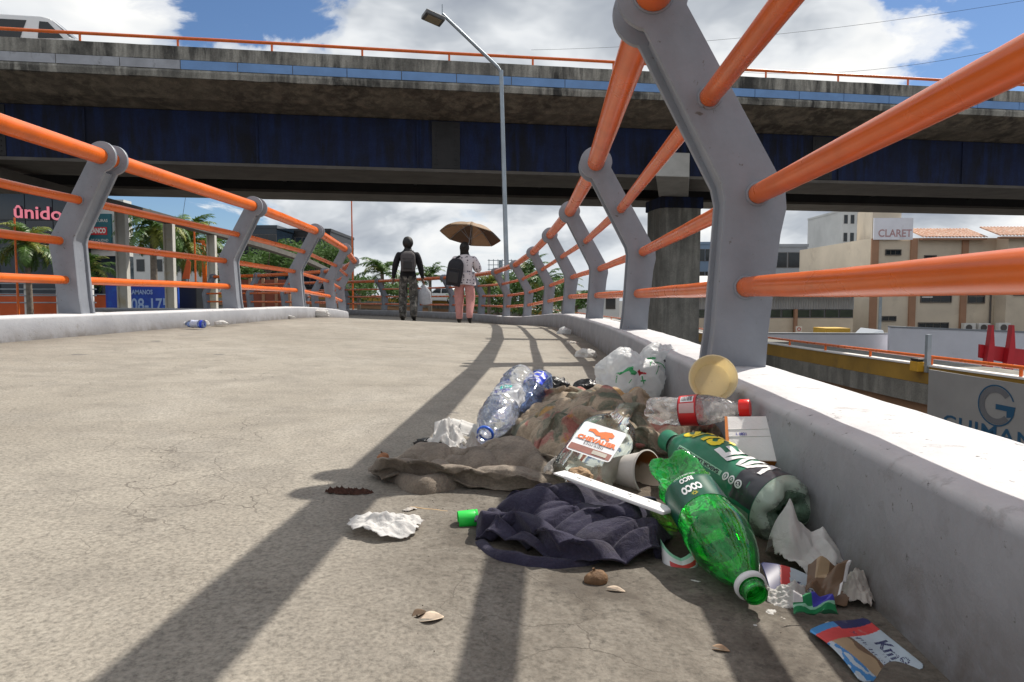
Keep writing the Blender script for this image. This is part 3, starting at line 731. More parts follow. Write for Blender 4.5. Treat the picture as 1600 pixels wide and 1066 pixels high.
MB().add([p0, p1, (p3.x, 35, p3.z), (p2.x, 35, p2.z), p0-Vector((0, 0, .08)), p1-Vector((0, 0, .08)), (p3.x, 35, p3.z-.08), (p2.x, 35, p2.z-.08)], [(0,1,2,3),(4,7,6,5),(0,4,5,1),(1,5,6,2),(2,6,7,3),(3,7,4,0)]).build('canvas', mat('awning_blue', (.012, .05, .11), .6, .2, 1), aw)
MB().box((p0.x+.1, 33.02, GZ), (p0.x+.18, 33.1, p0.z-.1)).box((p1.x-.18, 33.02, GZ), (p1.x-.1, 33.1, p1.z-.1)).build('frame', M_steel, aw)

# --- red frame with two pointed uprights
ra = at(1545, 560, 22); rf = empty('red_sign_frame', (ra.x, 22, GZ), 'red frame with two pointed uprights and a wide crossboard', 'sign frame')
for px in (1546, 1578):
    x = at(px, 560, 22).x; zt = at(px, 508, 22).z; zb = at(px, 590, 22).z
    MB().add([(x-.22, 21.9, zb), (x+.04, 21.9, zb), (x+.10, 21.9, zb+.95), (x+.03, 21.9, zt), (x-.02, 21.9, zt), (x-.10, 21.9, zb+.9)] + [(x-.22, 22.1, zb), (x+.04, 22.1, zb), (x+.10, 22.1, zb+.95), (x+.03, 22.1, zt), (x-.02, 22.1, zt), (x-.10, 22.1, zb+.9)],
             [(0,1,2,3,4,5), (11,10,9,8,7,6)] + [(i, i+6, (i+1) % 6+6, (i+1) % 6) for i in range(6)]).build('upright', M_red, rf)
    MB().box((x-.08, 21.95, GZ), (x+.05, 22.05, zb)).build('leg', M_red, rf)
z0 = at(1560, 562, 22).z; z1 = at(1560, 541, 22).z
MB().add([(at(1535, 550, 22).x, 22.12, z0+.05), (at(1640, 550, 22).x, 22.12, z0-.35), (at(1640, 550, 22).x, 22.12, z1-.2), (at(1535, 550, 22).x, 22.12, z1+.05)] + [(at(1535, 550, 22).x, 22.2, z0+.05), (at(1640, 550, 22).x, 22.2, z0-.35), (at(1640, 550, 22).x, 22.2, z1-.2), (at(1535, 550, 22).x, 22.2, z1+.05)],
         [(0,1,2,3),(7,6,5,4),(0,4,5,1),(1,5,6,2),(2,6,7,3),(3,7,4,0)]).build('crossboard', M_red, rf)

# --- far buildings
def block(name, label, px0, px1, py_top, Y, dep, m, rows, cols, mg=M_glass, wfrac=(.6, .5), parapet=True, nb=None):
    a = at(px0, py_top, Y); b = at(px1, py_top, Y)
    o = empty(name, ((a.x+b.x)/2, Y, GZ), label, 'building')
    MB().box((a.x, Y, GZ), (b.x, Y+dep, a.z)).build('wall', m, o)
    if parapet: MB().box((a.x-.1, Y-.1, a.z+.003), (b.x+.1, Y+dep, a.z+.35)).build('parapet', m, o)
    W = b.x-a.x; st = 3.1
    for r in range(rows):
        zt = a.z - .7 - r*st
        for c in range(cols):
            cx = a.x + W*(c+.5)/cols; hw = W/cols*wfrac[0]/2; hh = st*wfrac[1]/2
            w = MB().box((cx-hw-.06, Y-.06, zt-2*hh-.06), (cx+hw+.06, Y-.004, zt+.06)).build('window', M_frame, o)
            MB().box((cx-hw, Y-.075, zt-2*hh), (cx+hw, Y-.062, zt)).build('pane', mg, w, off=o['_off'])
    return o
block('office_building', 'grey flat roofed office block with wide dark window bands', 1200, 1262, 386, 82, 15, M_greyb, 2, 2, wfrac=(.9, .55))
block('apartment_tower', 'pale apartment tower rising behind the cream building', 1317, 1348, 330, 120, 14, M_whiteb, 8, 3, wfrac=(.45, .45))
block('apartment_block', 'low pale apartment block beside the grey offices', 1262, 1322, 396, 105, 14, M_whiteb, 4, 6, wfrac=(.5, .55))
block('office_building', 'blue banded office block seen behind the ribbed pier', 1070, 1118, 382, 95, 15, mat('blue_grey_render', (.17, .24, .34), .7, .15, .3), 3, 3, wfrac=(.85, .5))
block('white_house', 'pale house with three small windows far beyond the ochre parapet', 885, 968, 458, 85, 12, M_whiteb, 1, 3, wfrac=(.5, .4))
a = at(1302, 388, 100); b = at(1348, 384, 100)
cn = empty('rooftop_canopy', (a.x, 100, a.z-4), 'thin brown canopy on posts above the pale apartment block', 'canopy')
MB().box((a.x, 98, a.z), (b.x, 102, a.z+.25)).build('roof', M_brown, cn)
for x in (a.x+.8, b.x-.8): MB().box((x-.12, 99.9, a.z-6), (x+.12, 100.1, a.z-.004)).build('post', M_brown, cn)

# ------------------------------------------------------------------ left side, beyond the viaduct
UY = 46.
ub = empty('dark_store', (*at(50, 500, UY).xy, GZ), 'dark glass store front with pink lettering behind the railing', 'building')
xa = at(-260, 400, UY).x; xb = at(128, 400, UY).x; zt = EYE+7.2
MB().box((xa, UY+.05, GZ), (xb, UY+2.4, zt)).build('wall', M_black, ub)
for i in range(9):
    for j in range(4):
        x0 = xa + (xb-xa)*i/9; x1 = xa + (xb-xa)*(i+1)/9; z0 = EYE-.4 + j*1.88; z1 = z0+1.88
        MB().box((x0+.03, UY, z0+.03), (x1-.03, UY+.046, z1-.03)).build('panel', M_navyglass, ub)
MB().box((xa, UY-.5, zt), (xb+.4, UY+2.5, zt+1)).build('cornice', M_beige, ub)
lx0 = at(23, 335, UY); lx1 = at(112, 350, UY)
M_pl = mat('emissive_pink_letter', (.85, .24, .30), .4, .05, 2); pb_ = M_pl.node_tree.nodes['Principled BSDF']; pb_.inputs['Emission Color'].default_value = (.9, .22, .30, 1); pb_.inputs['Emission Strength'].default_value = .35  # weak pink emission added to brighten the letters
write_on(ub, '\u00fbnidos', 1.2, ((lx0.x+lx1.x)/2, UY-.12, at(60, 334, UY).z), (1, 0, -.06), (0, 0, 1), M_pl, bold=.022, width=lx1.x-lx0.x)
lw = empty('storefront_wall', (*at(155, 480, 47).xy, GZ), 'pale store wall with a dark glass base beside the poster', 'building')
a = at(129, 300, 47); b = at(192, 300, 47)
MB().box((a.x, 47, at(150, 400, 47).z), (b.x, 48, at(150, 312, 47).z)).build('wall', M_whiteb, lw)
MB().box((a.x, 47.1, GZ), (b.x, 48, at(150, 400, 47).z-.003)).build('base', M_navyglass, lw)
ps = empty('wall_poster', (*at(155, 388, 46.8).xy, at(155, 388, 46.8).z), 'teal poster with a red name plate on the pale store wall', 'poster')
a = at(138, 389, 46.8); b = at(172, 334, 46.8); pw_ = b.x-a.x; ph_ = b.z-a.z
MB().box((a.x, 46.8, a.z), (b.x, 46.98, b.z)).build('sheet', M_teal, ps)
MB().box((a.x+.08*pw_, 46.77, a.z+.40*ph_), (b.x-.16*pw_, 46.798, a.z+.62*ph_)).build('name_plate', M_red, ps)
write_on(ps, 'LANCO', .46, ((a.x+b.x)/2-.04*pw_, 46.76, a.z+.51*ph_), (1, 0, 0), (0, 0, 1), M_offwhite, bold=.02, width=pw_*.66)
write_on(ps, 'PINTURAS', .28, ((a.x+b.x)/2, 46.79, a.z+.80*ph_), (1, 0, 0), (0, 0, 1), M_offwhite, width=pw_*.75)
write_on(ps, 'DE CALIDAD', .26, ((a.x+b.x)/2, 46.79, a.z+.24*ph_), (1, 0, 0), (0, 0, 1), M_offwhite, width=pw_*.75)
wall_thing((at(-120, 480, 42).x, 42), (at(168, 480, 42).x, 42), (at(0, 459, 42).z, at(0, 461, 42).z), .3, M_orwall, 'low_wall', 'low orange wall in front of the dark store', 'wall')
fn = empty('fence', (*at(0, 480, 40).xy, GZ), 'thin steel fence with white posts before the low orange wall', 'fence')
for px in (-60, -10, 40, 90, 140):
    p = at(px, 450, 40); MB().box((p.x-.12, 40, GZ), (p.x+.12, 40.2, at(px, 441, 40).z)).build('post', M_offwhite, fn)
for py in (443, 452, 462, 473):
    p0 = at(-80, py, 39.95); p1 = at(150, py, 39.95); MB().tube([p0, p1], .04, 6).build('bar', M_steel, fn)
cw = empty('canopy_walkway', (-14.6, 29, GZ), 'raised walkway canopy on pale flanged columns along the street', 'canopy')
CP = [(-14.9, 10), (-14.7, 19), (-14.6, 29), (-14.8, 40), (-15.6, 52), (-17.5, 66)]
czt = lambda y: EYE+3.55 - .02*max(0, y-19)
for (xa_, ya), (xb_, yb_) in zip(CP, CP[1:]):
    za = czt(ya); zb = czt(yb_); d = Vector((xb_-xa_, yb_-ya, 0)).normalized(); nn = Vector((-d.y, d.x, 0)); vs = []
    for (x, y, z) in ((xa_, ya, za), (xb_, yb_, zb)):
        for u, w in ((.22, -.14), (-.26, -.14), (-.26, .16), (.22, .16)): vs.append((x - nn.x*u, y - nn.y*u, z + w))
    MB().add(vs, [(0, 1, 5, 4), (1, 2, 6, 5), (2, 3, 7, 6), (3, 0, 4, 7), (0, 3, 2, 1), (4, 5, 6, 7)]).build('roof_beam', M_beige, cw)
M_colp = mat('column_paint', (.56, .54, .49), .7, .1, 2, c2=(.5, .42, .26), c2s=1, c2lo=.55, c2hi=.7)
for yy in (17.0, 25.8, 29.3, 33.6, 50.0):
    x = np.interp(yy, [p[1] for p in CP], [p[0] for p in CP]); zt2 = czt(yy)-.16
    MB().box((x-.20, yy-.12, GZ), (x-.15, yy+.12, zt2)).box((x+.15, yy-.12, GZ), (x+.20, yy+.12, zt2)).box((x-.15, yy-.03, GZ), (x+.15, yy+.03, zt2)).build('column', M_colp, cw)
MB().box((-19.5, 6, GZ), (-13.9, 62, EYE-.90)).build('walkway_slab', M_conc_clean, cw)
bx = at(205, 480, 25.0); tag(MB().box((bx.x-.5, 24.6, EYE-.90), (bx.x+.9, 25.2, EYE-.45)).build('plinth', M_conc_clean, bevel=.02), 'grey concrete block at the foot of the twin canopy column', 'block')
bs1 = at(166, 490, 35); bs2 = at(278, 442, 35)
sgn = empty('phone_sign', (bs1.x, 35, EYE-.90), 'blue banner with pale telephone digits behind the canopy columns', 'banner')
MB().box((bs1.x, 35, EYE-.90), (bs2.x, 35.1, bs2.z)).build('sheet', M_bluesign, sgn)
write_on(sgn, '508-1750', .88, ((bs1.x+bs2.x)/2+.4, 34.98, EYE-.33), (1, 0, 0), (0, 0, 1), M_paleblue, bold=.016, width=2.6)
write_on(sgn, 'LLAMANOS', .32, ((bs1.x+bs2.x)/2-.1, 34.98, EYE+.33), (1, 0, 0), (0, 0, 1), M_paleblue, bold=.008, width=1.3)
b1 = at(280, 489, 36); b2 = at(306, 441, 36)
tag(MB().box((b1.x, 36, EYE-.90), (b2.x, 36.8, b2.z)).build('cabinet', M_black, bevel=.03), 'black cabinet standing beside the blue telephone banner', 'cabinet')
b1 = at(304, 489, 38); b2 = at(326, 445, 38)
tag(MB().box((b1.x, 38, EYE-.90), (b2.x, 38.6, b2.z)).build('red_box', M_rust, bevel=.03), 'rust red box standing beside the black cabinet', 'box')
b1 = at(372, 482, 50); b2 = at(452, 437, 50)
hd = empty('hoarding', (b1.x, 50, GZ), 'rust red hoarding below the trees and dark glass offices', 'hoarding')
MB().box((b1.x, 50, GZ), (b2.x, 50.3, b2.z)).build('board', M_rust, hd)
for k in range(5):
    x = b1.x + (b2.x-b1.x)*k/4; MB().box((x-.1, 49.87, GZ), (x+.1, 49.997, b2.z+.1)).build('batten', M_brown, hd)
a = at(277, 436, 43); pn = empty('feather_banner', (a.x, 43, GZ), 'slanted orange feather banner among the palms', 'banner')
q = [at(284, 436, 43), at(296, 436, 43), at(298, 410, 43), at(292, 404, 43)]
MB().add([tuple(p) for p in q] + [(p.x, p.y+.03, p.z) for p in q], [(0,1,2,3), (7,6,5,4), (0,4,5,1), (1,5,6,2), (2,6,7,3), (3,7,4,0)]).build('cloth', M_orwall, pn)
MB().tube([(q[0].x, 43.05, GZ), (q[3].x, 43.05, q[3].z)], .05, 6).build('pole', M_steel, pn)
block('glass_office', 'navy glass office cube beyond the rust red hoarding', 374, 432, 357, 76, 12, M_navyglass, 3, 4, M_glass, (.85, .8))
block('glass_office', 'black glass office box with mullions above the small trees', 450, 516, 362, 82, 12, M_black, 2, 6, M_navyglass, (.8, .85))
block('pale_house', 'pale flat house far behind the canopy walkway', 205, 400, 398, 95, 10, M_whiteb, 2, 7, wfrac=(.4, .5))
gs = empty('gantry', (*at(305, 400, 56).xy, GZ), 'orange steel gantry seen between the palms', 'gantry')
for px in (262, 318):
    p = at(px, 372, 56); MB().box((p.x-.15, 55.9, GZ), (p.x+.15, 56.1, p.z)).build('leg', M_orange, gs)
for py in (372, 384):
    p0 = at(258, py, 56); p1 = at(322, py+6, 56); MB().tube([p0, p1], .14, 6).build('beam', M_orange, gs)
for px, pyt, Y, r_, lab in ((549, 300, 40, .06, 'thin orange mast standing beyond the footbridge'), (22, 340, 38, .08, 'thin orange mast in front of the dark store'), (303, 350, 40, .08, 'thin orange mast among the canopy columns')):
    p = at(px, pyt, Y); tag(MB().tube([(p.x, Y, GZ), (p.x, Y, p.z)], [r_, r_*.6], 8).build('mast', M_orange, smooth=True, auto=60), lab, 'mast', 'thin orange masts')

# ------------------------------------------------------------------ palms and trees
def frond_mesh(seed, L=2.2, droop=1.0, wl=.55):
    rn = random.Random(seed); mb = MB(); n = 26; pts = []
    p = Vector((0, 0, 0)); ang = R(52)
    for i in range(n+1):
        pts.append(p.copy()); st = L/n
        p = p + Vector((math.cos(ang), 0, math.sin(ang)))*st; ang -= R(droop*(2.2 + 3.4*i/n))
    mb.tube(pts[::2], [.028*(1-.85*i/(len(pts[::2])-1)) for i in range(len(pts[::2]))], 5)
    for i in range(3, n+1):
        f = i/n; ll = wl*math.sin(math.pi*min(1, .12+.9*f))**.6*(1.05-.35*f)
        t = (pts[min(i+1, n)] - pts[i-1]).normalized()
        for s_ in (-1, 1):
            for sub in (0, .5):
                b = pts[i] - t*(L/n)*sub
                d = (Vector((0, s_, 0))*1.0 + t*rn.uniform(.4, .9) + Vector((0, 0, rn.uniform(-.55, .15)))).normalized()
                l2 = ll*rn.uniform(.75, 1.1); w = .022
                e = b + d*l2*.6; e2 = b + d*l2 + Vector((0, 0, -.22*l2))
                side_ = t*w
                mb.add([b-side_, b+side_, e+side_, e-side_, e2], [(0, 1, 2, 3), (3, 2, 4)])
    return mb
FR = [mesh_only(frond_mesh(i, 2.2, 1.0+.15*i), 'frond', M_frond, smooth=False) for i in range(3)] + [mesh_only(frond_mesh(9, 2.0, 1.25), 'frond', M_frond2, smooth=False)]
def palm(px, pyc, Y, scale, label, nf=22, yellow=.15, skirt=0):
    c = at(px, pyc, Y); o = empty('palm_tree', (c.x, Y, GZ), label, 'palm', 'palms along the street')
    n = 10; lean = rnd.uniform(-.3, .3)
    pts = [(c.x + lean*(1-(i/n))**2, Y, GZ + (c.z-GZ)*i/n) for i in range(n+1)]
    MB().tube(pts, [(.22-.10*i/n)*scale + (.03 if i == 0 else 0) for i in range(n+1)], 10).build('trunk', M_trunk, o, smooth=True, auto=60)
    for k in range(nf + skirt):
        me = FR[3] if rnd.random() < yellow else FR[rnd.randrange(3)]
        f = bpy.data.objects.new('frond', me); col.objects.link(f); f.parent = o
        tilt = rnd.uniform(-15, 75) if k < nf else rnd.uniform(80, 115)
        az = k*137.5 + rnd.uniform(-15, 15)
        s_ = scale*rnd.uniform(.85, 1.1)*(1 if k < nf else .8)
        f.matrix_local = Matrix.Translation((0, 0, c.z-GZ)) @ Matrix.Rotation(R(az), 4, 'Z') @ Matrix.Rotation(R(tilt-20), 4, 'Y') @ Matrix.Scale(s_, 4)
    return o
palm(42, 384, 39, 1.05, 'palm with drooping skirt in front of the dark store', 26, .3, 10)
palm(238, 356, 44, 1.35, 'tall palm rising behind the twin canopy column', 24, .3, 8)
palm(288, 382, 48, 1.6, 'bushy palm beside the orange feather banner', 26, .35, 10)
palm(330, 398, 58, 1.5, 'palm in front of the pale flat house', 20, .3, 4)
palm(138, 424, 43, 1.0, 'short palm below the teal poster', 20, .3, 8)
palm(597, 428, 44, .95, 'open crowned palm standing just beyond the footbridge bend', 22, .1)
palm(672, 436, 52, .9, 'palm behind the man with the backpack', 20, .1)
palm(826, 430, 46, .95, 'palm rising to the right of the street lamp pole', 22, .12)
palm(764, 447, 44, .8, 'yellowish palm behind the woman with the umbrella', 18, .5)
palm(850, 444, 42, .85, 'dark palm between the curved railing posts', 20, .1)
palm(880, 455, 40, .75, 'low palm at the near end of the roadside trees', 20, .3)
def leaf_cloud(c, rx, ry, rz, n, size, seed):
    rn = random.Random(seed); v = []; f = []
    lobes = [(Vector((rn.uniform(-1, 1)*rx*.65, rn.uniform(-1, 1)*ry*.65, rn.uniform(-.7, .8)*rz*.65)), rn.uniform(.35, .6)) for _ in range(11)]
    for i in range(n):
        lc, lr = rn.choice(lobes)
        d = Vector((rn.gauss(0, 1), rn.gauss(0, 1), rn.gauss(0, 1))).normalized()*(rn.random()**.35)*lr
        p = Vector(c) + lc + Vector((d.x*rx, d.y*ry, d.z*rz))
        a = Vector((rn.gauss(0, 1), rn.gauss(0, 1), rn.gauss(0, .6))).normalized()*size*rn.uniform(.6, 1.3)
        b = a.orthogonal().normalized()*size*.38
        k = len(v); v += [p-a, p+b, p+a, p-b]; f.append((k, k+1, k+2, k+3))
    return MB().add(v, f)
def tree(px, pyc, Y, rx, rz, label, n=2200, size=.2, seed=1):
    c = at(px, pyc, Y); o = empty('street_tree', (c.x, Y, GZ), label, 'tree', 'leafy trees along the street')
    t = MB().tube([(c.x+.1, Y, GZ), (c.x, Y, c.z-rz*.6), (c.x+.1, Y, c.z)], [.2, .15, .08], 8)
    for k in range(5):
        a = k*1.3; t.tube([(c.x, Y, c.z-rz*.6), (c.x+math.cos(a)*rx*.5, Y+math.sin(a)*rx*.5, c.z+rz*.1*(k-1))], [.09, .03], 6)
    t.build('trunk', M_trunk, o, smooth=True, auto=60)
    leaf_cloud(c, rx, rx, rz, n, size, seed).build('crown', M_leaf, o, fix=False)
tree(418, 407, 62, 2.5, 2.0, 'leafy tree in front of the navy glass cube', seed=2)
tree(466, 402, 66, 2.5, 1.8, 'bright leafy tree below the black glass box', seed=3)
tree(372, 427, 58, 1.9, 2.0, 'small leafy tree at the hoarding end nearest the canopy', seed=4)
tree(520, 404, 70, 2.1, 1.9, 'leafy tree behind the curved railing end', seed=5)
for i, (px, py, Y, rx, rz, lab) in enumerate(((778, 462, 52, 1.9, 1.6, 'round dark tree behind the lamp pole'), (812, 460, 50, 2.0, 1.7, 'dense tree filling the gap below the lamp pole palm'), (852, 463, 48, 1.9, 1.6, 'dense tree beside the dark palm'), (735, 466, 56, 1.8, 1.3, 'low tree behind the pink trousers'), (560, 452, 58, 2.0, 1.3, 'low tree at the bend of the footbridge'), (625, 455, 60, 2.0, 1.2, 'low tree beyond the bend under the open palm'), (900, 470, 60, 1.6, 1.0, 'low tree before the pale far house'))):
    tree(px, py, Y, rx, rz, lab, 1800, .16, 20+i)

# --- lattice billboard frame, street lamp, cables
bf = empty('billboard_frame', (*at(785, 430, 62).xy, GZ), 'bare steel lattice billboard frame above the trees', 'billboard frame')
for px in (764, 771, 778, 785, 792, 799):
    p = at(px, 405, 62); q = at(px, 436, 62); MB().box((p.x-.03, 62, q.z), (p.x+.03, 62.06, p.z)).build('upright', M_steel, bf)
for py in (407, 414, 421, 428, 435):
    p = at(762, py, 61.94); q = at(801, py, 61.94); MB().box((p.x, 61.94, p.z-.03), (q.x, 61.99, p.z+.03)).build('crossbar', M_steel, bf)
p = at(782, 435, 62); MB().tube([(p.x, 62.3, GZ), (p.x, 62.3, p.z+1.6)], .18, 10).build('mast', M_steel, bf)
LY = 16.9
l0 = at(793, 470, LY); l1 = at(783, 110, LY); l2 = at(691, 22, LY-.5)
lamp = empty('street_lamp', (l0.x+.03, LY, GZ), 'tall grey street lamp with a bent arm in front of the viaduct', 'street lamp')
MB().tube([(l0.x+.08, LY, GZ), tuple(l0), tuple(l1)], [.072, .060, .048], 16).build('pole', M_steel, lamp, smooth=True, auto=60)
MB().tube([tuple(l1 - Vector((0, 0, .05))), tuple(l1.lerp(l2, .06)), tuple(l2)], [.038, .042, .038], 12).build('arm', M_steel, lamp, smooth=True, auto=60)
hd_ = at(677, 28, LY-.7); ax = (at(664, 20, LY-.8) - at(691, 32, LY-.6)).normalized(); ay = Vector((.25, -.9, .2)); ay = (ay - ax*ay.dot(ax)).normalized(); az = ax.cross(ay)
if az.z < 0: az = -az
MB().obox(hd_, ax*.24, ay*.16, az*.055).build('lamp_head', mat('lamp_housing', (.10, .10, .10), .5), lamp, bevel=.02)
MB().obox(hd_ - az*.06, ax*.17, ay*.12, az*.008).build('lens', mat('lamp_lens', (.30, .26, .18), .25), lamp)
MB().tube([tuple(l2), tuple(l2 + Vector((.0, 0, .22)))], .012, 6).build('photocell', M_steel, lamp)
for i, (a, b, sag, lab) in enumerate((((830, 78, 60), (1700, -16, 45), .8, 'thin overhead cable crossing the clouds'), ((1130, 110, 60), (1720, 40, 40), 1.2, 'thin overhead cable just above the viaduct rail'), ((285, 340, 40), (300, 240, 40), 0, 'thin cable hanging behind the canopy'))):
    p = at(*a); q = at(*b); k = 16
    tag(MB().tube([p.lerp(q, j/k) - Vector((0, 0, sag*4*(j/k)*(1-j/k))) for j in range(k+1)], .012, 5).build('cable', M_black), lab, 'cable')

# ------------------------------------------------------------------ van on the viaduct, car on the ramp
M_vanw = mat('white_vehicle_paint', (.75, .76, .76), .25, .04, 2); M_tyre = mat('tyre_rubber', (.02, .02, .02), .8); M_rim = mat('wheel_rim', (.45, .45, .46), .35, metal=.8)
def wheel(parent, x, y, z, r, w):
    o = MB().lathe([(r*.6, -w/2), (r*.96, -w/2), (r, -w*.3), (r, w*.3), (r*.96, w/2), (r*.6, w/2)], 22).build('wheel', M_tyre, parent, smooth=True, auto=40, off=(0, 0, 0))
    o.matrix_local = Matrix.Translation((x, y, z)) @ Matrix.Rotation(R(90), 4, 'X')
    MB().lathe([(.0, w*.36), (r*.3, w*.42), (r*.6, w*.36)], 16).lathe([(.0, -w*.36), (r*.3, -w*.42), (r*.6, -w*.36)], 16).build('rim', M_rim, o, smooth=True, off=(0, 0, 0))
def vehicle(name, label, cat, mw, prof, W, wins, wheels, lights):
    """prof: side outline (x forward, z); wins: list of side polygons; local frame x forward, y left"""
    o = empty(name, mat=mw, label=label, cat=cat); o['_off'] = (0, 0, 0)
    n = len(prof); v = []; f = []
    ys = [(-W/2+.10, .94), (-W/2, 1.0), (-W/2, 1.0), (W/2, 1.0), (W/2, 1.0), (W/2-.10, .94)]
    body = MB()
    zmid = .95
    def pt(x, z, s_): return (x, s_*(W/2 - max(0, z-zmid)*.13), z)
    body.add([pt(x, z, -1) for x, z in prof] + [pt(x, z, 1) for x, z in prof], [tuple(range(n)), tuple(reversed(range(n, 2*n)))] + [(i, i+n, (i+1) % n + n, (i+1) % n) for i in range(n)])
    body.build('body', M_vanw, o, bevel=.05, smooth=True, auto=40)
    for poly in wins:
        for s_ in (-1, 1):
            q = [pt(x, z, s_) for x, z in poly]; m_ = len(q)
            MB().add([(x, y+.012*s_, z) for x, y, z in q] + [(x, y-.01*s_, z) for x, y, z in q], [tuple(range(m_)), tuple(reversed(range(m_, 2*m_)))] + [(i, i+m_, (i+1) % m_+m_, (i+1) % m_) for i in range(m_)]).build('window', M_glass, o)
    for x, z, r in wheels:
        for s_ in (-1, 1): wheel(o, x, s_*(W/2-.10), z, r, .2)
    for x, z in lights:
        for s_ in (-1, 1): MB().obox((x, s_*(W/2-.25), z), (.03, 0, 0), (0, .14, 0), (0, 0, .07)).build('headlight', M_offwhite, o, bevel=.02)
    return o
ang = math.atan2(VE.y, VE.x)
vb = vp(-13.7, 2.4, 5.80)
van = vehicle('white_van', 'white long bonnet van driving over the viaduct', 'van', Matrix.Translation(vb) @ Matrix.Rotation(ang, 4, 'Z') @ Matrix.Scale(.9, 4),
    [(-2.6, .35), (-2.62, 1.2), (-2.55, 2.05), (-2.3, 2.16), (1.0, 2.14), (1.25, 2.10), (1.85, 1.52), (3.2, 1.30), (3.65, 1.05), (3.7, .5), (3.6, .35)], 1.9,
    [[(-2.1, 1.42), (-2.0, 1.98), (.62, 1.98), (.45, 1.42)], [(.95, 1.45), (.98, 1.97), (1.22, 1.96), (1.66, 1.48)]], [(-1.7, .34, .34), (2.6, .34, .34)], [(3.62, .95)])
ws = MB().add([(1.31, -.78, 2.05), (1.31, .78, 2.05), (1.83, .84, 1.56), (1.83, -.84, 1.56)], [(0, 1, 2, 3)]).build('windscreen', M_glass, van, off=(-.03, 0, -.03))
MB().obox((3.0, -.965, 1.05), (.16, 0, 0), (0, .012, 0), (0, 0, .10)).build('badge', M_red, van)
MB().obox((3.0, -.975, 1.05), (.15, 0, 0), (0, .012, 0), (0, 0, .035)).build('badge', M_bluesign, van)
MB().obox((-1.0, -.99, 1.28), (.28, 0, 0), (0, .02, 0), (0, 0, .05)).build('door_handle', M_black, van)
cpos = at(688, 470, 61); 
vehicle('white_car', 'white car on the far road ramp between the two walkers', 'car', Matrix.Translation((cpos.x, 63.4, .25)) @ Matrix.Rotation(R(150), 4, 'Z') @ Matrix.Translation((0, 0, -.35)),
    [(-2.1, .3), (-2.15, .8), (-1.9, 1.0), (-1.4, 1.42), (.2, 1.45), (.9, 1.02), (1.9, .88), (2.1, .7), (2.1, .3)], 1.72,
    [[(-1.6, .98), (-1.25, 1.36), (-.45, 1.38), (-.45, .98)], [(-.35, .98), (-.35, 1.38), (.15, 1.38), (.68, 1.0)]], [(-1.35, .32, .31), (1.3, .32, .31)], [(2.05, .68)])
# ------------------------------------------------------------------ litter: helpers
def gp(px, py, h=0):
    """point h above the deck seen in direction (px,py): used to measure where things lie"""
    u = (px-800)/FPX; v = (533-py)/FPX
    d = Vector((u, math.cos(PITCH)-v*math.sin(PITCH), math.sin(PITCH)+v*math.cos(PITCH)))
    t = (EYE-h)/(-d.z-.047*d.x); return Vector((0, 0, EYE)) + d*t
def grid_faces(nx, ny): return [(j*(nx+1)+i, j*(nx+1)+i+1, (j+1)*(nx+1)+i+1, (j+1)*(nx+1)+i) for j in range(ny) for i in range(nx)]
def cloth_mat(name, c, c2, dust=(.42, .38, .33), dustlo=.5, dusthi=.7, patch=None, weave=900):
    m, g, b = principled(name); v = g.coord()
    cc = g.mix(g.ramp(g.noise(v, 13, 6, .6, .5), [(.35, 0), (.65, 1)]), c, c2)
    if patch:
        for k, (pc, sc_, lo, hi) in enumerate(patch):
            vv = g.vmath('ADD', v, (k*3.1, k*1.7, k*.9))
            cc = g.mix(g.ramp(g.noise(vv, sc_, 4, .55, .8), [(lo, 0), (hi, .62)]), cc, pc)
    cc = g.mix(g.ramp(g.noise(v, 9, 8, .68, .3), [(dustlo, 0), (dusthi, .75)]), cc, dust)
    cc = g.mix(1, cc, g.ramp(g.noise(v, 260, 3, .6), [(.3, .8), (.7, 1.15)]), 'MULTIPLY')
    g.l.new(cc, b.inputs['Base Color']); b.inputs['Roughness'].default_value = .95; b.inputs['Specular IOR Level'].default_value = .15
    b.inputs['Sheen Weight'].default_value = .1
    bp = g.new('ShaderNodeBump', ins={'Strength': .6, 'Distance': .004}); g.l.new(g.math('ADD', g.math('MULTIPLY', g.noise(v, weave, 2, .5), .5), g.math('MULTIPLY', g.noise(v, 55, 6, .65, .6), 2.2)), bp.inputs['Height']); g.l.new(bp.outputs[0], b.inputs['Normal'])
    return m
M_tanc = cloth_mat('dirty_tan_cloth', (.27, .225, .18), (.15, .125, .10), (.42, .36, .29), .50, .70)
M_navc = cloth_mat('dusty_navy_cloth', (.040, .037, .066), (.027, .025, .046), (.16, .145, .15), .54, .92)
M_camoc = cloth_mat('mud_stained_print_cloth', (.46, .37, .27), (.20, .155, .115), (.58, .49, .38), .54, .78,
    patch=[((.035, .085, .06), 11, .53, .58), ((.42, .10, .10), 10, .60, .64), ((.50, .27, .06), 12, .62, .66), ((.05, .042, .036), 9, .57, .63)])
def fold_wave(ph):
    """height 0..1 of one pleat: round crest, tight valley"""
    return abs(math.sin(ph*.5))**.75
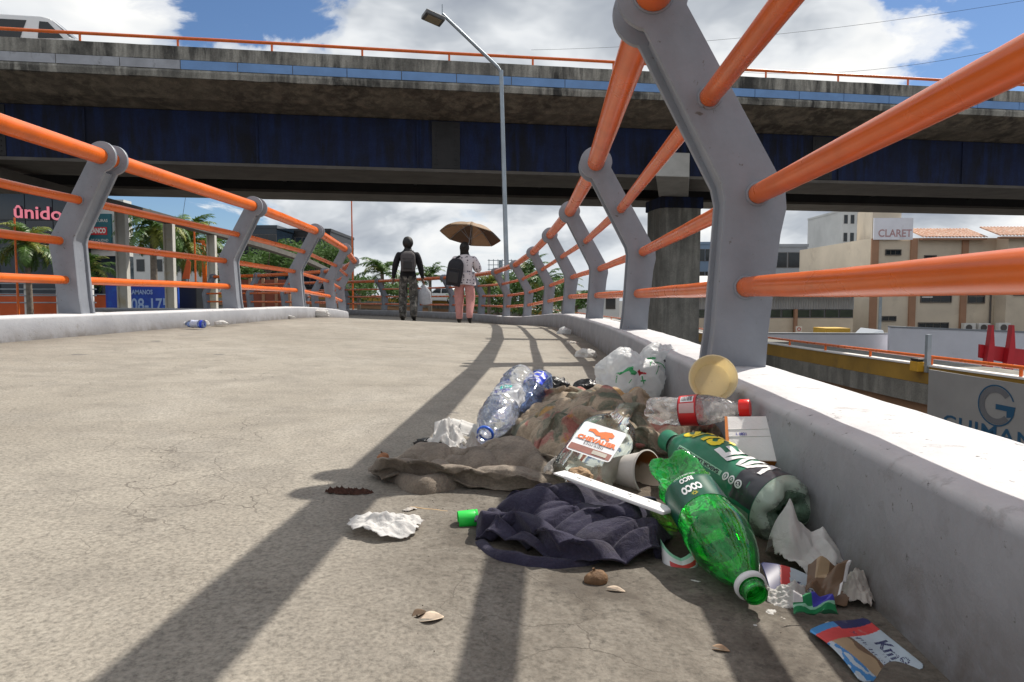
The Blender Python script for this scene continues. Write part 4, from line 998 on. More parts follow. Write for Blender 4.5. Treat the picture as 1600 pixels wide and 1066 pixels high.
def folded_cloth(name, label, place, base, sets, nx, ny, m, hem=.05, thick=.0028, seed=0, lift=.002, cat='cloth', rag=.02, hemz=.5):
    """sheet laid over base(x,y), thrown into leaning pleats; sets = (angle, freq, amp, lean, warp, mask scale)"""
    vs = []
    for j in range(ny+1):
        for i in range(nx+1):
            u = i/nx; v = j/ny
            ed = min(u, 1-u, v, 1-v)
            wu = rag*noise.noise((u*5+seed, v*5, 1.1))*2; wv = rag*noise.noise((u*5, v*5+seed, 4.4))*2
            x, y = place(u+wu, v+wv)
            e = sstep(0, hem, ed)
            z = 0; dx = dy = 0
            for k, (a, fq, amp, lean, warp, ms) in enumerate(sets):
                ca, sa = math.cos(R(a)), math.sin(R(a))
                w = noise.noise((x*9+seed+k*7, y*9, .5))*warp + .35*warp*noise.noise((x*26+seed, y*26, k))
                s_ = x*ca + y*sa
                ph = 2*math.pi*(fq*s_ + w) + k*1.9
                mk = .35 + .65*sstep(-.25, .35, noise.noise((x*ms+k*3.3, y*ms, seed)))
                h = amp*mk*fold_wave(ph)
                z += h; l = lean*h*math.sin(ph*.5)
                dx += ca*l; dy += sa*l
            z += .0012*noise.noise((x*70, y*70, seed)) + .005*abs(noise.noise((x*24+5, y*24, seed)))
            b = base(x, y)
            e2 = hemz + (1-hemz)*e
            vs.append((x+dx*e2, y+dy*e2, -.047*x + b*(.35+.65*e) + lift + z*e2))
    me = bpy.data.meshes.new(name)
    c = Vector((sum(v[0] for v in vs)/len(vs), sum(v[1] for v in vs)/len(vs), min(v[2] for v in vs)))
    me.from_pydata([(x-c.x, y-c.y, z-c.z) for x, y, z in vs], [], grid_faces(nx, ny)); me.materials.append(m)
    me.polygons.foreach_set('use_smooth', [True]*len(me.polygons))
    o = bpy.data.objects.new(name, me); col.objects.link(o); o.location = c; o['_off'] = tuple(c)
    s_ = o.modifiers.new('Solidify', 'SOLIDIFY'); s_.thickness = thick; s_.offset = -1
    return tag(o, label, cat)
def ell(x, y, cx, cy, rx, ry, h, rot=0):
    ca, sa = math.cos(R(rot)), math.sin(R(rot)); dx = x-cx; dy = y-cy
    r = ((dx*ca+dy*sa)/rx)**2 + ((-dx*sa+dy*ca)/ry)**2
    return h*max(0, 1-r)**.6
def disc_place(cx, cy, rx, ry, rot=0, sq=.72):
    """square sheet parameter mapped to a rounded outline"""
    ca, sa = math.cos(R(rot)), math.sin(R(rot))
    def f(u, v):
        a = 2*u-1; b = 2*v-1
        m_ = max(abs(a), abs(b), 1e-6); r = math.hypot(a, b)
        k = (m_/r)**sq if r > 1e-6 else 1
        a *= k; b *= k
        return cx + rx*a*ca - ry*b*sa, cy + rx*a*sa + ry*b*ca
    return f
def on(px, py, base, extra=0):
    """where the line of sight (px,py) meets the heap surface base(x,y)"""
    lo = None
    for k in range(160, -1, -1):
        h = k*.001; p = gp(px, py, h)
        if h <= base(p.x, p.y) + 1e-6: return p + Vector((0, 0, extra))
    return gp(px, py, 0) + Vector((0, 0, extra))
def pleat(parent, path, base, w, hgt, m, seed=0, extra=.002, name='pleat', n=64, k=13, squash=1.0):
    """one rolled fold: a tapering, leaning arch of cloth along a path measured on the heap"""
    P = [on(px, py, base, extra) for px, py in path]; off = Vector(parent['_off'])
    v = []
    for i in range(n+1):
        t = i/n; p = catmull(P, t*(len(P)-1)); q = catmull(P, min(1, t+.01)*(len(P)-1)) - catmull(P, max(0, t-.01)*(len(P)-1)); q.z = 0
        if q.length < 1e-6: q = Vector((1, 0, 0))
        q.normalize(); s_ = Vector((-q.y, q.x, 0))
        tp = math.sin(math.pi*min(1, max(0, .03+.94*t)))**.55
        ww = w*(.55+.45*tp)*(1+.35*noise.noise((t*5+seed, seed, 0))); hh = 1.25*hgt*tp*(1+.40*noise.noise((t*6, seed, 3)))
        ln = .45*ww*noise.noise((t*3, seed, 7)) + .25*ww
        wig = .004*noise.noise((t*9, seed*3, 1))
        for j in range(k):
            a = R(-14 + 208*j/(k-1)); c_ = math.cos(a); z = max(-.25, math.sin(a))
            rr = 1 + .07*noise.noise((t*22, a*1.5, seed))
            x = p + s_*(-ww*c_*rr + ln*max(0, z) + wig) + Vector((0, 0, hh*z*rr*(1 if z > 0 else .6)))
            v.append(x)
    mb = MB().add(v, [(i*k+j, i*k+j+1, (i+1)*k+j+1, (i+1)*k+j) for i in range(n) for j in range(k-1)])
    o = mb.build(name, m, parent, smooth=True, fix=False); o['_off'] = tuple(off)
    s2 = o.modifiers.new('Solidify', 'SOLIDIFY'); s2.thickness = .0025; s2.offset = -1
    return o
# --- printed cloth mound
camo_base = lambda x, y: max(ell(x, y, .225, 1.70, .235, .34, .102), ell(x, y, .23, 1.58, .16, .18, .104), ell(x, y, .38, 1.60, .14, .24, .070))
camo = folded_cloth('printed_cloth', 'mud stained multicoloured cloth heaped in the middle of the rubbish', disc_place(.24, 1.66, .245, .30, 8), camo_base,
    [(62, 14, .036, 1.0, .42, 6), (124, 19, .026, .9, .5, 9), (15, 26, .010, .8, .5, 7)], 210, 210, M_camoc, seed=2.2)
# --- tan garment
tan_base = lambda x, y: ell(x, y, .06, 1.38, .16, .12, .022)
tanc = folded_cloth('tan_garment', 'long dirty tan garment lying flat across the concrete', disc_place(-.055, 1.318, .222, .078, -3, .55),
    tan_base, [(80, 14, .032, 1.35, .28, 5), (52, 19, .018, 1.0, .42, 9), (110, 28, .008, .8, .5, 8)], 220, 110, M_tanc, seed=6.1, hem=.09)
for k, (pth, w, h) in enumerate((
    ([(594, 741), (628, 755), (651, 769), (680, 769), (714, 761), (759, 761), (808, 765), (875, 768)], .014, .022),)):
    pleat(tanc, pth, tan_base, w, h, M_tanc, 2.3*k+.9)
# --- navy garment with a turned over waistband
nav_base = lambda x, y: max(ell(x, y, .085, 1.12, .13, .09, .032), ell(x, y, .17, 1.04, .08, .09, .022))
navc = folded_cloth('navy_garment', 'crumpled dusty navy garment at the front of the rubbish', disc_place(.094, 1.015, .142, .122, -10, .6),
    nav_base, [(48, 15.5, .036, .95, .36, 6), (108, 20, .022, .8, .45, 8), (80, 32, .007, .6, .5, 9)], 190, 170, M_navc, seed=9.4, hem=.07)
for k, (pth, w, h) in enumerate((
    ([(750, 852), (768, 872), (813, 886), (858, 891), (903, 890), (936, 881)], .009, .010), ([(752, 850), (756, 829), (770, 825), (790, 837), (817, 848), (840, 846), (852, 834), (841, 821)], .008, .026),)):
    pleat(navc, pth, nav_base, w, h, M_navc, 3.1*k+.4)

# ------------------------------------------------------------------ sheets, tissues, wrappers
def crease_set(seed, n=9, f0=10, f1=40, amp=.012):
    rn = random.Random(seed); return [(rn.uniform(0, 360), rn.uniform(f0, f1), rn.random()*9, amp*rn.uniform(.4, 1)) for _ in range(n)]
def tri(x): x = x % 1; return abs(2*x-1)
def crumple(x, y, cs):
    z = 0
    for a, f, o_, am in cs:
        s_ = x*math.cos(R(a)) + y*math.sin(R(a)); s_ += .012*noise.noise((x*14+o_, y*14, o_))
        z += am*(40/f)**.7*tri(s_*f*.5+o_)
    return z
def sheet(name, nu, nv, fn, mats, label=None, cat=None, colour=None, thick=.0006, parent=None, smooth=True, keep=None, group=None):
    v = [fn(i/nu, j/nv) for j in range(nv+1) for i in range(nu+1)]
    f = []; mi = []
    for j in range(nv):
        for i in range(nu):
            if keep and not keep((i+.5)/nu, (j+.5)/nv): continue
            a = j*(nu+1)+i; f.append((a, a+1, a+nu+2, a+nu+1)); mi.append(colour((i+.5)/nu, (j+.5)/nv) if colour else 0)
    used = sorted({k for q in f for k in q}); rm = {k: n_ for n_, k in enumerate(used)}
    v = [Vector(v[k]) for k in used]; f = [tuple(rm[k] for k in q) for q in f]
    c = Vector((sum(p.x for p in v)/len(v), sum(p.y for p in v)/len(v), min(p.z for p in v))) if parent is None else Vector(parent.get('_off', (0, 0, 0)))
    me = bpy.data.meshes.new(name); me.from_pydata([tuple(p-c) for p in v], [], f)
    for m in (mats if isinstance(mats, list) else [mats]): me.materials.append(m)
    me.polygons.foreach_set('material_index', mi)
    if smooth: me.polygons.foreach_set('use_smooth', [True]*len(f)); me.set_sharp_from_angle(angle=R(22))
    o = bpy.data.objects.new(name, me); col.objects.link(o); o['_off'] = tuple(c)
    if parent is None: o.location = c
    else: o.parent = parent
    if thick: s_ = o.modifiers.new('Solidify', 'SOLIDIFY'); s_.thickness = thick
    return tag(o, label, cat, group)
M_tissue = film('white_tissue', (.74, .73, .71), .35, .9, .5, 60, .06)
M_tissue_d = film('stained_tissue', (.60, .56, .51), .3, .9, .5, 60, .2)
M_bagw = film('white_bag_plastic', (.76, .78, .79), .45, .38, .55, 60, .05, .10)
M_blackbag = mat('black_bag_plastic', (.010, .010, .011), .25, .3, 30, .6, 60)
def tissue(name, label, cx, cy, rx, ry, seed, hgt, m=M_tissue, rot=0, z0=0, peak=None, cat='tissue', n=80, frag=.25, group=None, dens=1.0, amp=1.0):
    cs = crease_set(seed, 12, 35*dens*(.06/rx), 170*dens*(.06/rx), hgt*.34*amp)
    ca, sa = math.cos(R(rot)), math.sin(R(rot))
    def fn(u, v):
        a = (2*u-1)*rx; b = (2*v-1)*ry
        z = crumple(a, b, cs)
        r = math.hypot(a/rx, b/ry)
        z = z*(.30+.70*max(0, 1-r*.8)) + hgt*.5*max(0, 1-r*r)*(.6+.8*noise.noise((a*25+seed, b*25, 3)))
        if peak:
            for qx, qy, qh, qr in peak: z += qh*max(0, 1-math.hypot(a-qx, b-qy)/qr)**1.25
        k = 1 + .18*noise.noise((a*40+seed, b*40, 1))
        a2, b2 = a*k, b*k
        x = cx + a2*ca - b2*sa; y = cy + a2*sa + b2*ca
        return Vector((x, y, -.047*x + z0 + .0015 + max(0, z - .0)))
    def keep(u, v):
        a = 2*u-1; b = 2*v-1; an = math.atan2(b, a)
        lim = .82 + frag*noise.noise((math.cos(an)*1.6+seed, math.sin(an)*1.6, seed)) + .08*noise.noise((math.cos(an)*6, math.sin(an)*6+seed, 2))
        return math.hypot(a, b) < lim
    return sheet(name, n, n, fn, m, label, cat, keep=keep, thick=.0007, group=group)
def wad(name, label, px, py, r, seed, m, h=None, cat='tissue'):
    """scrunched sheet of tissue: domed, sharply creased, with loose torn edges"""
    p = gp(px, py); z0 = max(0, (h if h is not None else r[2]*.85) - r[2]*.85)
    return tissue(name, label, p.x, p.y, r[0]*1.35, r[1]*1.35, seed, r[2]*1.7, m, seed*57 % 180, z0, [(.0, .0, r[2]*.9, r[0]*1.1), (r[0]*.4, -r[1]*.3, r[2]*.5, r[0]*.6)], cat, 90, .35, dens=1.1, amp=.9)
def lump(name, label, c, r, seed, m, cat, ridg=.35, sub=5, group=None, f=1.0, flat=True, small=.10, parent=None, namp=.30):
    """crumpled closed form: sphere pushed in and out by sharp ridges"""
    bm = bmesh.new(); bmesh.ops.create_icosphere(bm, subdivisions=sub, radius=1)
    c = Vector(c); rr = Vector(r)
    for v in bm.verts:
        d = v.co.normalized()
        n1 = noise.noise((d*1.7*f) + Vector((seed, 0, 0)))
        dv = noise.voronoi((d*2.1*f) + Vector((seed, seed*2, 0)))[0]; ds = noise.voronoi((d*4.6*f) + Vector((0, seed, seed)) + Vector((1, 1, 1))*.25*noise.noise(d*3))[0]
        k = 1 + namp*n1 + ridg*.9*(.42 - min(.8, dv[1]-dv[0])) * (1 if ridg > .3 else .7) + small*1.1*(.35 - min(.7, ds[1]-ds[0]))
        p = Vector((d.x*rr.x, d.y*rr.y, d.z*rr.z))*k
        v.co = p
    zmin = -rr.z*.86
    if flat:
        for v in bm.verts:
            if v.co.z < zmin: v.co.z = zmin + (v.co.z-zmin)*.08
    me = bpy.data.meshes.new(name); bm.to_mesh(me); bm.free(); me.materials.append(m)
    me.polygons.foreach_set('use_smooth', [True]*len(me.polygons))
    o = bpy.data.objects.new(name, me); col.objects.link(o); o['_off'] = tuple(c)
    if parent: o.parent = parent; o.location = c - Vector(parent['_off'])
    else: o.location = c
    return tag(o, label, cat, group)
# ------------------------------------------------------------------ bottles
def frame_from(A, B, upv=(0, 0, 1), roll=0):
    """matrix whose local z runs A->B and whose local x is the side of the body turned to upv"""
    A = Vector(A); z = (Vector(B)-A).normalized(); x = Vector(upv) - z*Vector(upv).dot(z); x.normalize(); y = z.cross(x)
    m = Matrix.Identity(4)
    for r in range(3): m[r][0], m[r][1], m[r][2], m[r][3] = x[r], y[r], z[r], A[r]
    return m @ Matrix.Rotation(R(roll), 4, 'Z')
def interp_prof(prof, z):
    for (r0, z0), (r1, z1) in zip(prof, prof[1:]):
        if z0 <= z <= z1: return r0 + (r1-r0)*(z-z0)/max(z1-z0, 1e-6)
    return prof[-1][0]
def smooth_prof(pts, n=6):
    out = []
    P = [(r, z, 0) for r, z in pts]
    for i in range((len(pts)-1)*n+1):
        q = catmull(P, i/n); out.append((max(q.x, .0005), q.y))
    return out
def thing_at(name, label, cat, mw):
    o = empty(name, mat=mw, label=label, cat=cat); o['_off'] = (0, 0, 0); return o
def band(parent, prof, z0, z1, m, name='label', lift=.0008, n=40, deform=None, a0=0, a1=360, k=14):
    v = []; f = []; full = a1-a0 >= 360
    for i in range(k+1):
        z = z0 + (z1-z0)*i/k; r = interp_prof(prof, z) + lift
        for j in range(n+1):
            a = R(a0 + (a1-a0)*j/n); p = Vector((r*math.cos(a), r*math.sin(a), z)); v.append(deform(p) if deform else p)
    return MB().add(v, [(i*(n+1)+j, i*(n+1)+j+1, (i+1)*(n+1)+j+1, (i+1)*(n+1)+j) for i in range(k) for j in range(n)]).build(name, m, parent, smooth=True, off=(0, 0, 0), fix=False)
def wrap(parent, s, size, prof, zc, ac, m, along=True, flip=1, bold=0, width=None, lift=.0016, deform=None, shear=0, name='lettering', dens=.004):
    """lettering bent round the bottle. along=True: baseline runs along the axis"""
    me = text_mesh(s, size, bold, shear); k = 1
    if width:
        xs = [v.co.x for v in me.vertices]; k = width/(max(xs)-min(xs))
    for v in me.vertices: v.co.x *= k
    densify(me, dens)
    def fn(c):
        if along: z = zc + flip*c.x; t = flip*c.y
        else: z = zc + flip*c.y; t = -flip*c.x
        r = interp_prof(prof, z) + lift; a = R(ac) + (-t if along else -t)/r
        p = Vector((r*math.cos(a), r*math.sin(a), z)); return deform(p) if deform else p
    map_mesh(me, fn); return add_mesh(name, me, m, parent)
def ring_patch(parent, prof, zc, ac, r0, r1, m, name='icon', lift=.0014, deform=None):
    v = []; k = 24
    for i in range(k+1):
        a = 2*math.pi*i/k
        for rr in (r0, r1):
            z = zc + rr*math.cos(a); R_ = interp_prof(prof, z)+lift; t = R(ac) + rr*math.sin(a)/R_
            p = Vector((R_*math.cos(t), R_*math.sin(t), z)); v.append(deform(p) if deform else p)
    return MB().add(v, [(2*i, 2*i+1, 2*i+3, 2*i+2) for i in range(k)]).build(name, m, parent, off=(0, 0, 0), fix=False)
def dent(cx, cy, cz, r, depth, axis):
    c = Vector((cx, cy, cz)); ax = Vector(axis)
    def f(p):
        d = (p-c).length; return p + ax*depth*max(0, 1-(d/r)**2)**1.5 if d < r else p
    return f
def chain(*fs):
    def f(p):
        for q in fs: p = q(p)
        return p
    return f
def crink(amp, fq, z0, z1, seed=0):
    def f(p):
        w = sstep(z0, z0+.03, p.z)*(1-sstep(z1-.03, z1, p.z)) if z1 > z0 else 0
        n_ = noise.noise((p.x*fq+seed, p.y*fq, p.z*fq)); n2 = abs(noise.noise((p.x*fq*2.3, p.y*fq*2.3+seed, p.z*fq*2.3)))
        rad = Vector((p.x, p.y, 0)); L = rad.length
        return p + (rad/L if L > 1e-5 else rad)*amp*w*(n_*1.2 + n2 - .5)
    return f
def petal(prof_z, depth, n=5):
    """moulded feet of a soda bottle"""
    def f(p):
        if p.z < prof_z:
            a = math.atan2(p.y, p.x); k = (1-p.z/prof_z); p = Vector(p); p.z += depth*k*(.5+.5*math.cos(n*a))**2; return p
        return p
    return f
M_petg = pet('green_pet', (.18, .84, .25), .06, .34, (.06, .66, .16), .28, 18)
M_petc = pet('clear_pet', (.93, .955, .975), .06, .24, (.85, .9, .97), 1.0, 30)
M_petb = pet('blue_pet', (.62, .74, .97), .05, .18, (.35, .5, .95), .9, 26)
M_petk = pet('clear_pet_scuffed', (.96, .96, .96), .06, .24, (.92, .90, .88), .9, 26)
M_glassb = pet('flask_glass', (.93, .95, .88), .03, .06, (.8, .82, .7), .25, 14)
M_petd = pet('pale_green_pet', (.55, .72, .60), .08, .42, (.42, .58, .46), .5, 22)
M_lgreen = mat('dark_green_label', (.006, .085, .05), .32, .15, 30)
M_lgreen2 = mat('bottle_green_label', (.012, .17, .085), .30, .15, 30)
M_lgrey = mat('charcoal_label', (.035, .036, .045), .32, .2, 30)
M_white_p = mat('white_print', (.80, .80, .80), .45, .05, 30); M_yellow_p = mat('yellow_print', (.85, .66, .02), .4, .05, 30)
M_dark_p = mat('dark_print', (.02, .022, .03), .5, .1, 30)
M_redlab = mat('red_label', (.62, .02, .025), .35, .15, 30); M_redcap = mat('red_cap_plastic', (.80, .015, .012), .3, .05, 30)
M_lpink = mat('label_grey_pink', (.60, .38, .37), .45, .1, 40)
M_greencap = mat('green_cap_plastic', (.012, .17, .09), .38, .08, 30); M_bluecap = mat('blue_cap_plastic', (.01, .10, .55), .35, .05, 30)
M_ringw = mat('white_ring_plastic', (.68, .69, .70), .45, .05, 40)
M_brightgreen = mat('bright_green_plastic', (.02, .62, .07), .35, .05, 30)
def cap_mesh(parent, r, z0, z1, m, name='cap', ribs=60):
    mb = MB(); v = []; zs = [z0, z0+.0015, z1-.002, z1]
    for q, z in enumerate(zs):
        for k in range(ribs*2):
            a = math.pi*k/ribs; rr = r*(1 + (.02 if k % 2 and q in (1, 2) else 0)) * (.94 if q == 3 else 1)
            v.append((rr*math.cos(a), rr*math.sin(a), z))
    n = ribs*2
    mb.add(v, [(i*n+k, i*n+(k+1) % n, (i+1)*n+(k+1) % n, (i+1)*n+k) for i in range(3) for k in range(n)] + [tuple(3*n+k for k in range(n))])
    return mb.build(name, m, parent, smooth=True, auto=35, off=(0, 0, 0))

# --- open green coconut soda bottle, crushed at its base, mouth towards the deck
A = Vector((.252, 1.075, .098)); B = Vector((.283, .772, .018))
pr = smooth_prof([(.012, .010), (.030, .002), (.040, .008), (.0425, .030), (.042, .060), (.0385, .085), (.0395, .105), (.0395, .150), (.0405, .165), (.0430, .185), (.0432, .205), (.0395, .230), (.0315, .256), (.022, .276), (.0145, .288), (.0140, .294)])
dfm = chain(petal(.02, .006), dent(.05, .0, .045, .065, .040, (-1, .15, 0)), dent(-.03, .045, .03, .05, .022, (.4, -1, .2)), crink(.006, 38, -.05, .105, 3))
coco = thing_at('green_soda_bottle', 'open light green soda bottle with crushed base lying mouth down on the dirt', 'bottle', frame_from(A, B, (-.25, -.5, .85)))
body = MB().lathe(pr, 56, deform=dfm).build('body', M_petg, coco, smooth=True, off=(0, 0, 0), fix=False)
MB().lathe([(.0140, .294), (.0140, .298), (.0172, .2985), (.0172, .3005), (.0142, .301), (.0140, .305), (.0150, .3065), (.0140, .308), (.0150, .311), (.0140, .313), (.0138, .317), (.0120, .317), (.0120, .294)], 36).build('neck', M_petg, coco, smooth=True, auto=50, off=(0, 0, 0), fix=False)
MB().lathe([(.0150, .2955), (.0188, .296), (.0195, .299), (.0188, .3035), (.0160, .304)], 36).build('neck_ring', M_ringw, coco, smooth=True, off=(0, 0, 0))
lb = band(coco, pr, .098, .160, M_lgreen, deform=dfm)
wrap(lb, 'COCO', .021, pr, .135, 8, M_white_p, along=False, flip=1, bold=.0012, width=.030, lift=.0014)
wrap(lb, 'RICO', .014, pr, .1135, 8, M_white_p, along=False, flip=1, bold=.0006, width=.020, lift=.0014)
wrap(lb, 'SODA SABOR A COCO', .005, pr, .103, 8, M_white_p, along=False, flip=1, width=.034, lift=.0014)
sun_ = MB(); 
for k in range(8):
    a = R(k*45); t0 = -.0; 
    zc = .151; ac = R(8); rr = .0405
    pts = [(zc + .0055*math.cos(a+d)*(1 if q else .35), ac + .0055*math.sin(a+d)*(1 if q else .35)/rr) for d, q in ((-.3, 0), (0, 1), (.3, 0))]
    sun_.add([((rr+.0012)*math.cos(t), (rr+.0012)*math.sin(t), z) for z, t in pts], [(0, 1, 2)])
sun_.build('sun_print', M_yellow_p, lb, off=(0, 0, 0), fix=False)
# a little soda left inside
lq = []
MB().lathe([(.002, .188), (.030, .190), (.0408, .195), (.0418, .204), (.0382, .229), (.0305, .254), (.021, .274), (.0135, .288), (.002, .2885)], 40).build('liquid', pet('green_soda', (.10, .62, .14), .03, .10, (.03, .5, .08), .02, 10), coco, smooth=True, off=(0, 0, 0), fix=False)

# --- big capped lemon soda bottle against the kerb
A = Vector((.418, 1.000, .034)); B = Vector((.297, 1.265, .092))
pr2 = smooth_prof([(.012, .014), (.034, .003), (.048, .006), (.0535, .022), (.0545, .045), (.0535, .075), (.0485, .105), (.0470, .125), (.0500, .150), (.0535, .175), (.0520, .205), (.0440, .235), (.0310, .262), (.0200, .280), (.0150, .288)])
d2 = chain(petal(.024, .012), crink(.0035, 26, .03, .26, 8))
lem = thing_at('large_soda_bottle', 'large capped dark green soda bottle wedged against the kerb', 'bottle', frame_from(A, B, (-.35, -.45, .82), 20))
MB().lathe(pr2, 60, deform=d2).build('body', M_petd, lem, smooth=True, off=(0, 0, 0), fix=False)
MB().lathe([(.0150, .288), (.0170, .2885), (.0170, .291), (.0145, .2915), (.0145, .297)], 32).build('neck', M_petd, lem, smooth=True, auto=50, off=(0, 0, 0), fix=False)
cap_mesh(lem, .0195, .285, .312, M_greencap)
MB().lathe([q for q in pr2 if q[1] < .0285] + [(.0551, .0285)], 60, deform=lambda p: d2(p) + (Vector((p.x, p.y, 0)).normalized()*.0009 if p.length > .001 else Vector())).build('base', pet('frosted_green_pet', (.75, .85, .76), .12, 1.2, (.66, .80, .68), .5, 22), lem, smooth=True, off=(0, 0, 0), fix=False)
lb = band(lem, pr2, .028, .262, M_lgreen2, deform=d2, k=40, n=64)
band(lem, pr2, .030, .080, M_lgrey, 'label_panel', lift=.0013, deform=d2, a0=-75, a1=75, n=30)
wrap(lb, 'VIVE', .072, pr2, .095, 14, M_white_p, True, 1, .0022, .105, .0022, d2, .25, dens=.006)
wrap(lb, 'SUS', .066, pr2, .195, 14, M_yellow_p, True, 1, .0022, .085, .0022, d2, .2, dens=.006)
band(lem, pr2, .115, .225, mat('pale_green_print', (.30, .55, .38), .4, .1, 30), 'label_strip', lift=.0016, deform=d2, a0=-54, a1=-44, n=6)
wrap(lb, 'SABOR LIMA LIMON', .0085, pr2, .170, -49, M_dark_p, True, 1, .0003, .10, .0022, d2)
for k, z in enumerate((.102, .086, .070)):
    ring_patch(lb, pr2, z, -49, .0045, .0072, M_white_p, deform=d2, lift=.0022)
    wrap(lb, '0x%'[k], .008, pr2, z, -49, M_white_p, True, 1, .0004, None, .0023, d2)
band(lem, pr2, .032, .085, mat('label_text_panel', (.20, .30, .22), .5, .2, 60), 'label_panel', lift=.0012, deform=d2, a0=-100, a1=-82, n=10)

# --- clear cola bottle with red label and red cap
A = Vector((.276, 1.385, .128)); B = Vector((.434, 1.300, .150))
pr3 = smooth_prof([(.008, .008), (.022, .001), (.032, .008), (.0345, .030), (.0335, .060), (.0335, .085), (.0345, .105), (.0350, .125), (.0335, .145), (.0270, .172), (.0195, .190), (.0150, .202), (.0135, .208)])
d3 = chain(petal(.018, .008), dent(.0, .04, .03, .04, .018, (.1, -1, 0)), crink(.0045, 48, -.04, .09, 5))
ck = thing_at('clear_cola_bottle', 'clear plastic bottle with red label and red cap below the cream tub', 'bottle', frame_from(A, B, (-.1, -.75, .65)) @ Matrix.Scale(.87, 4))
MB().lathe(pr3, 56, deform=d3).build('body', M_petk, ck, smooth=True, off=(0, 0, 0), fix=False)
MB().lathe([(.0135, .208), (.0165, .2085), (.0165, .2105), (.0132, .211), (.0132, .216)], 32).build('neck', M_petk, ck, smooth=True, auto=50, off=(0, 0, 0), fix=False)
cap_mesh(ck, .0190, .2115, .2335, M_redcap)
lb = band(ck, pr3, .082, .122, M_redlab, deform=d3)
band(ck, pr3, .085, .119, M_lpink, 'label_panel', lift=.0014, a0=5, a1=42, n=10)
band(ck, pr3, .0875, .1165, M_white_p, 'barcode_panel', lift=.0016, a0=-30, a1=0, n=10)
rb = random.Random(4); zz = .0895
while zz < .114:
    w = rb.choice((.0006, .0010, .0016)); band(ck, pr3, zz, zz+w, M_dark_p, 'bar', lift=.0022, a0=-28, a1=-4, n=6, k=1); zz += w + rb.choice((.0006, .001, .0014))
for z in (.0812, .1218): band(ck, pr3, z, z+.0016, mat('dark_red_print', (.25, .006, .02), .4), 'label_edge', lift=.0018, n=40, k=1)

# --- clear water bottle leaning on the cloth, blue cap ring at its neck
A = Vector((.030, 1.845, .150)); B = Vector((-.078, 1.545, .026))
pr4 = smooth_prof([(.010, .006), (.030, .001), (.041, .008), (.0445, .025), (.0425, .035), (.0450, .048), (.0425, .060), (.0450, .074), (.0425, .088), (.0445, .100), (.0445, .150), (.0420, .165), (.0445, .180), (.0460, .205), (.0435, .232), (.034, .262), (.022, .284), (.0150, .296)], 5)
d4 = chain(crink(.0055, 34, -.05, .24, 11), dent(.05, .02, .12, .05, .014, (-1, -.3, 0)))
wt = thing_at('clear_water_bottle', 'crumpled clear water bottle leaning neck down on the printed cloth', 'bottle', frame_from(A, B, (-.05, -.75, .60)))
MB().lathe(pr4, 56, deform=d4).build('body', M_petc, wt, smooth=True, off=(0, 0, 0), fix=False)
MB().lathe([(.0150, .296), (.0180, .2965), (.0180, .299), (.0145, .2995), (.0145, .318), (.0125, .318)], 32).build('neck', M_petc, wt, smooth=True, auto=50, off=(0, 0, 0), fix=False)
MB().lathe([(.0160, .290), (.0205, .2905), (.0212, .293), (.0205, .2965), (.0165, .297)], 36).build('cap_ring', M_bluecap, wt, smooth=True, off=(0, 0, 0))
lb = band(wt, pr4, .108, .172, pet('clear_film_label', (.95, .95, .96), .15, 1.1, (.86, .88, .90), .2, 20), deform=d4, a0=-80, a1=120, n=36)
M_tealp = mat('teal_print', (.03, .50, .45), .5); M_navyp = mat('navy_print', (.03, .035, .32), .5, .05)
band(wt, pr4, .113, .124, M_tealp, 'label_panel', lift=.0018, deform=d4, a0=0, a1=42, n=12)
wrap(lb, 'PURA', .010, pr4, .1185, 21, M_white_p, False, 1, .0003, .024, .0026, d4)
wrap(lb, 'Agua', .017, pr4, .146, 20, M_navyp, False, 1, .0007, .044, .0024, d4)
wrap(lb, 'Purificada', .009, pr4, .134, 22, M_navyp, False, 1, .0003, .040, .0024, d4)
wrap(lb, 'O3 - UV', .009, pr4, .160, 20, M_navyp, False, 1, .0004, .036, .0024, d4)
# --- blue tinted bottle behind it
A = Vector((.085, 1.90, .135)); B = Vector((.0, 1.66, .05))
pr5 = smooth_prof([(.010, .006), (.028, .001), (.036, .008), (.039, .025), (.0365, .040), (.039, .055), (.0365, .07), (.039, .085), (.039, .15), (.036, .17), (.026, .195), (.015, .215)], 5)
d5 = crink(.005, 36, -.05, .2, 21)
bw = thing_at('blue_water_bottle', 'blue tinted crumpled water bottle tucked behind the clear one', 'bottle', frame_from(A, B, (.4, -.2, .85)))
MB().lathe(pr5, 48, deform=d5).build('body', M_petb, bw, smooth=True, off=(0, 0, 0), fix=False)
band(bw, pr5, .03, .09, mat('royal_blue_print', (.01, .05, .60), .35, .2, 30), deform=d5, a0=-20, a1=95, n=24)
for z in (.038, .058, .078): band(bw, pr5, z, z+.005, M_white_p, 'label_stripe', lift=.002, deform=d5, a0=10, a1=80, n=14, k=2)

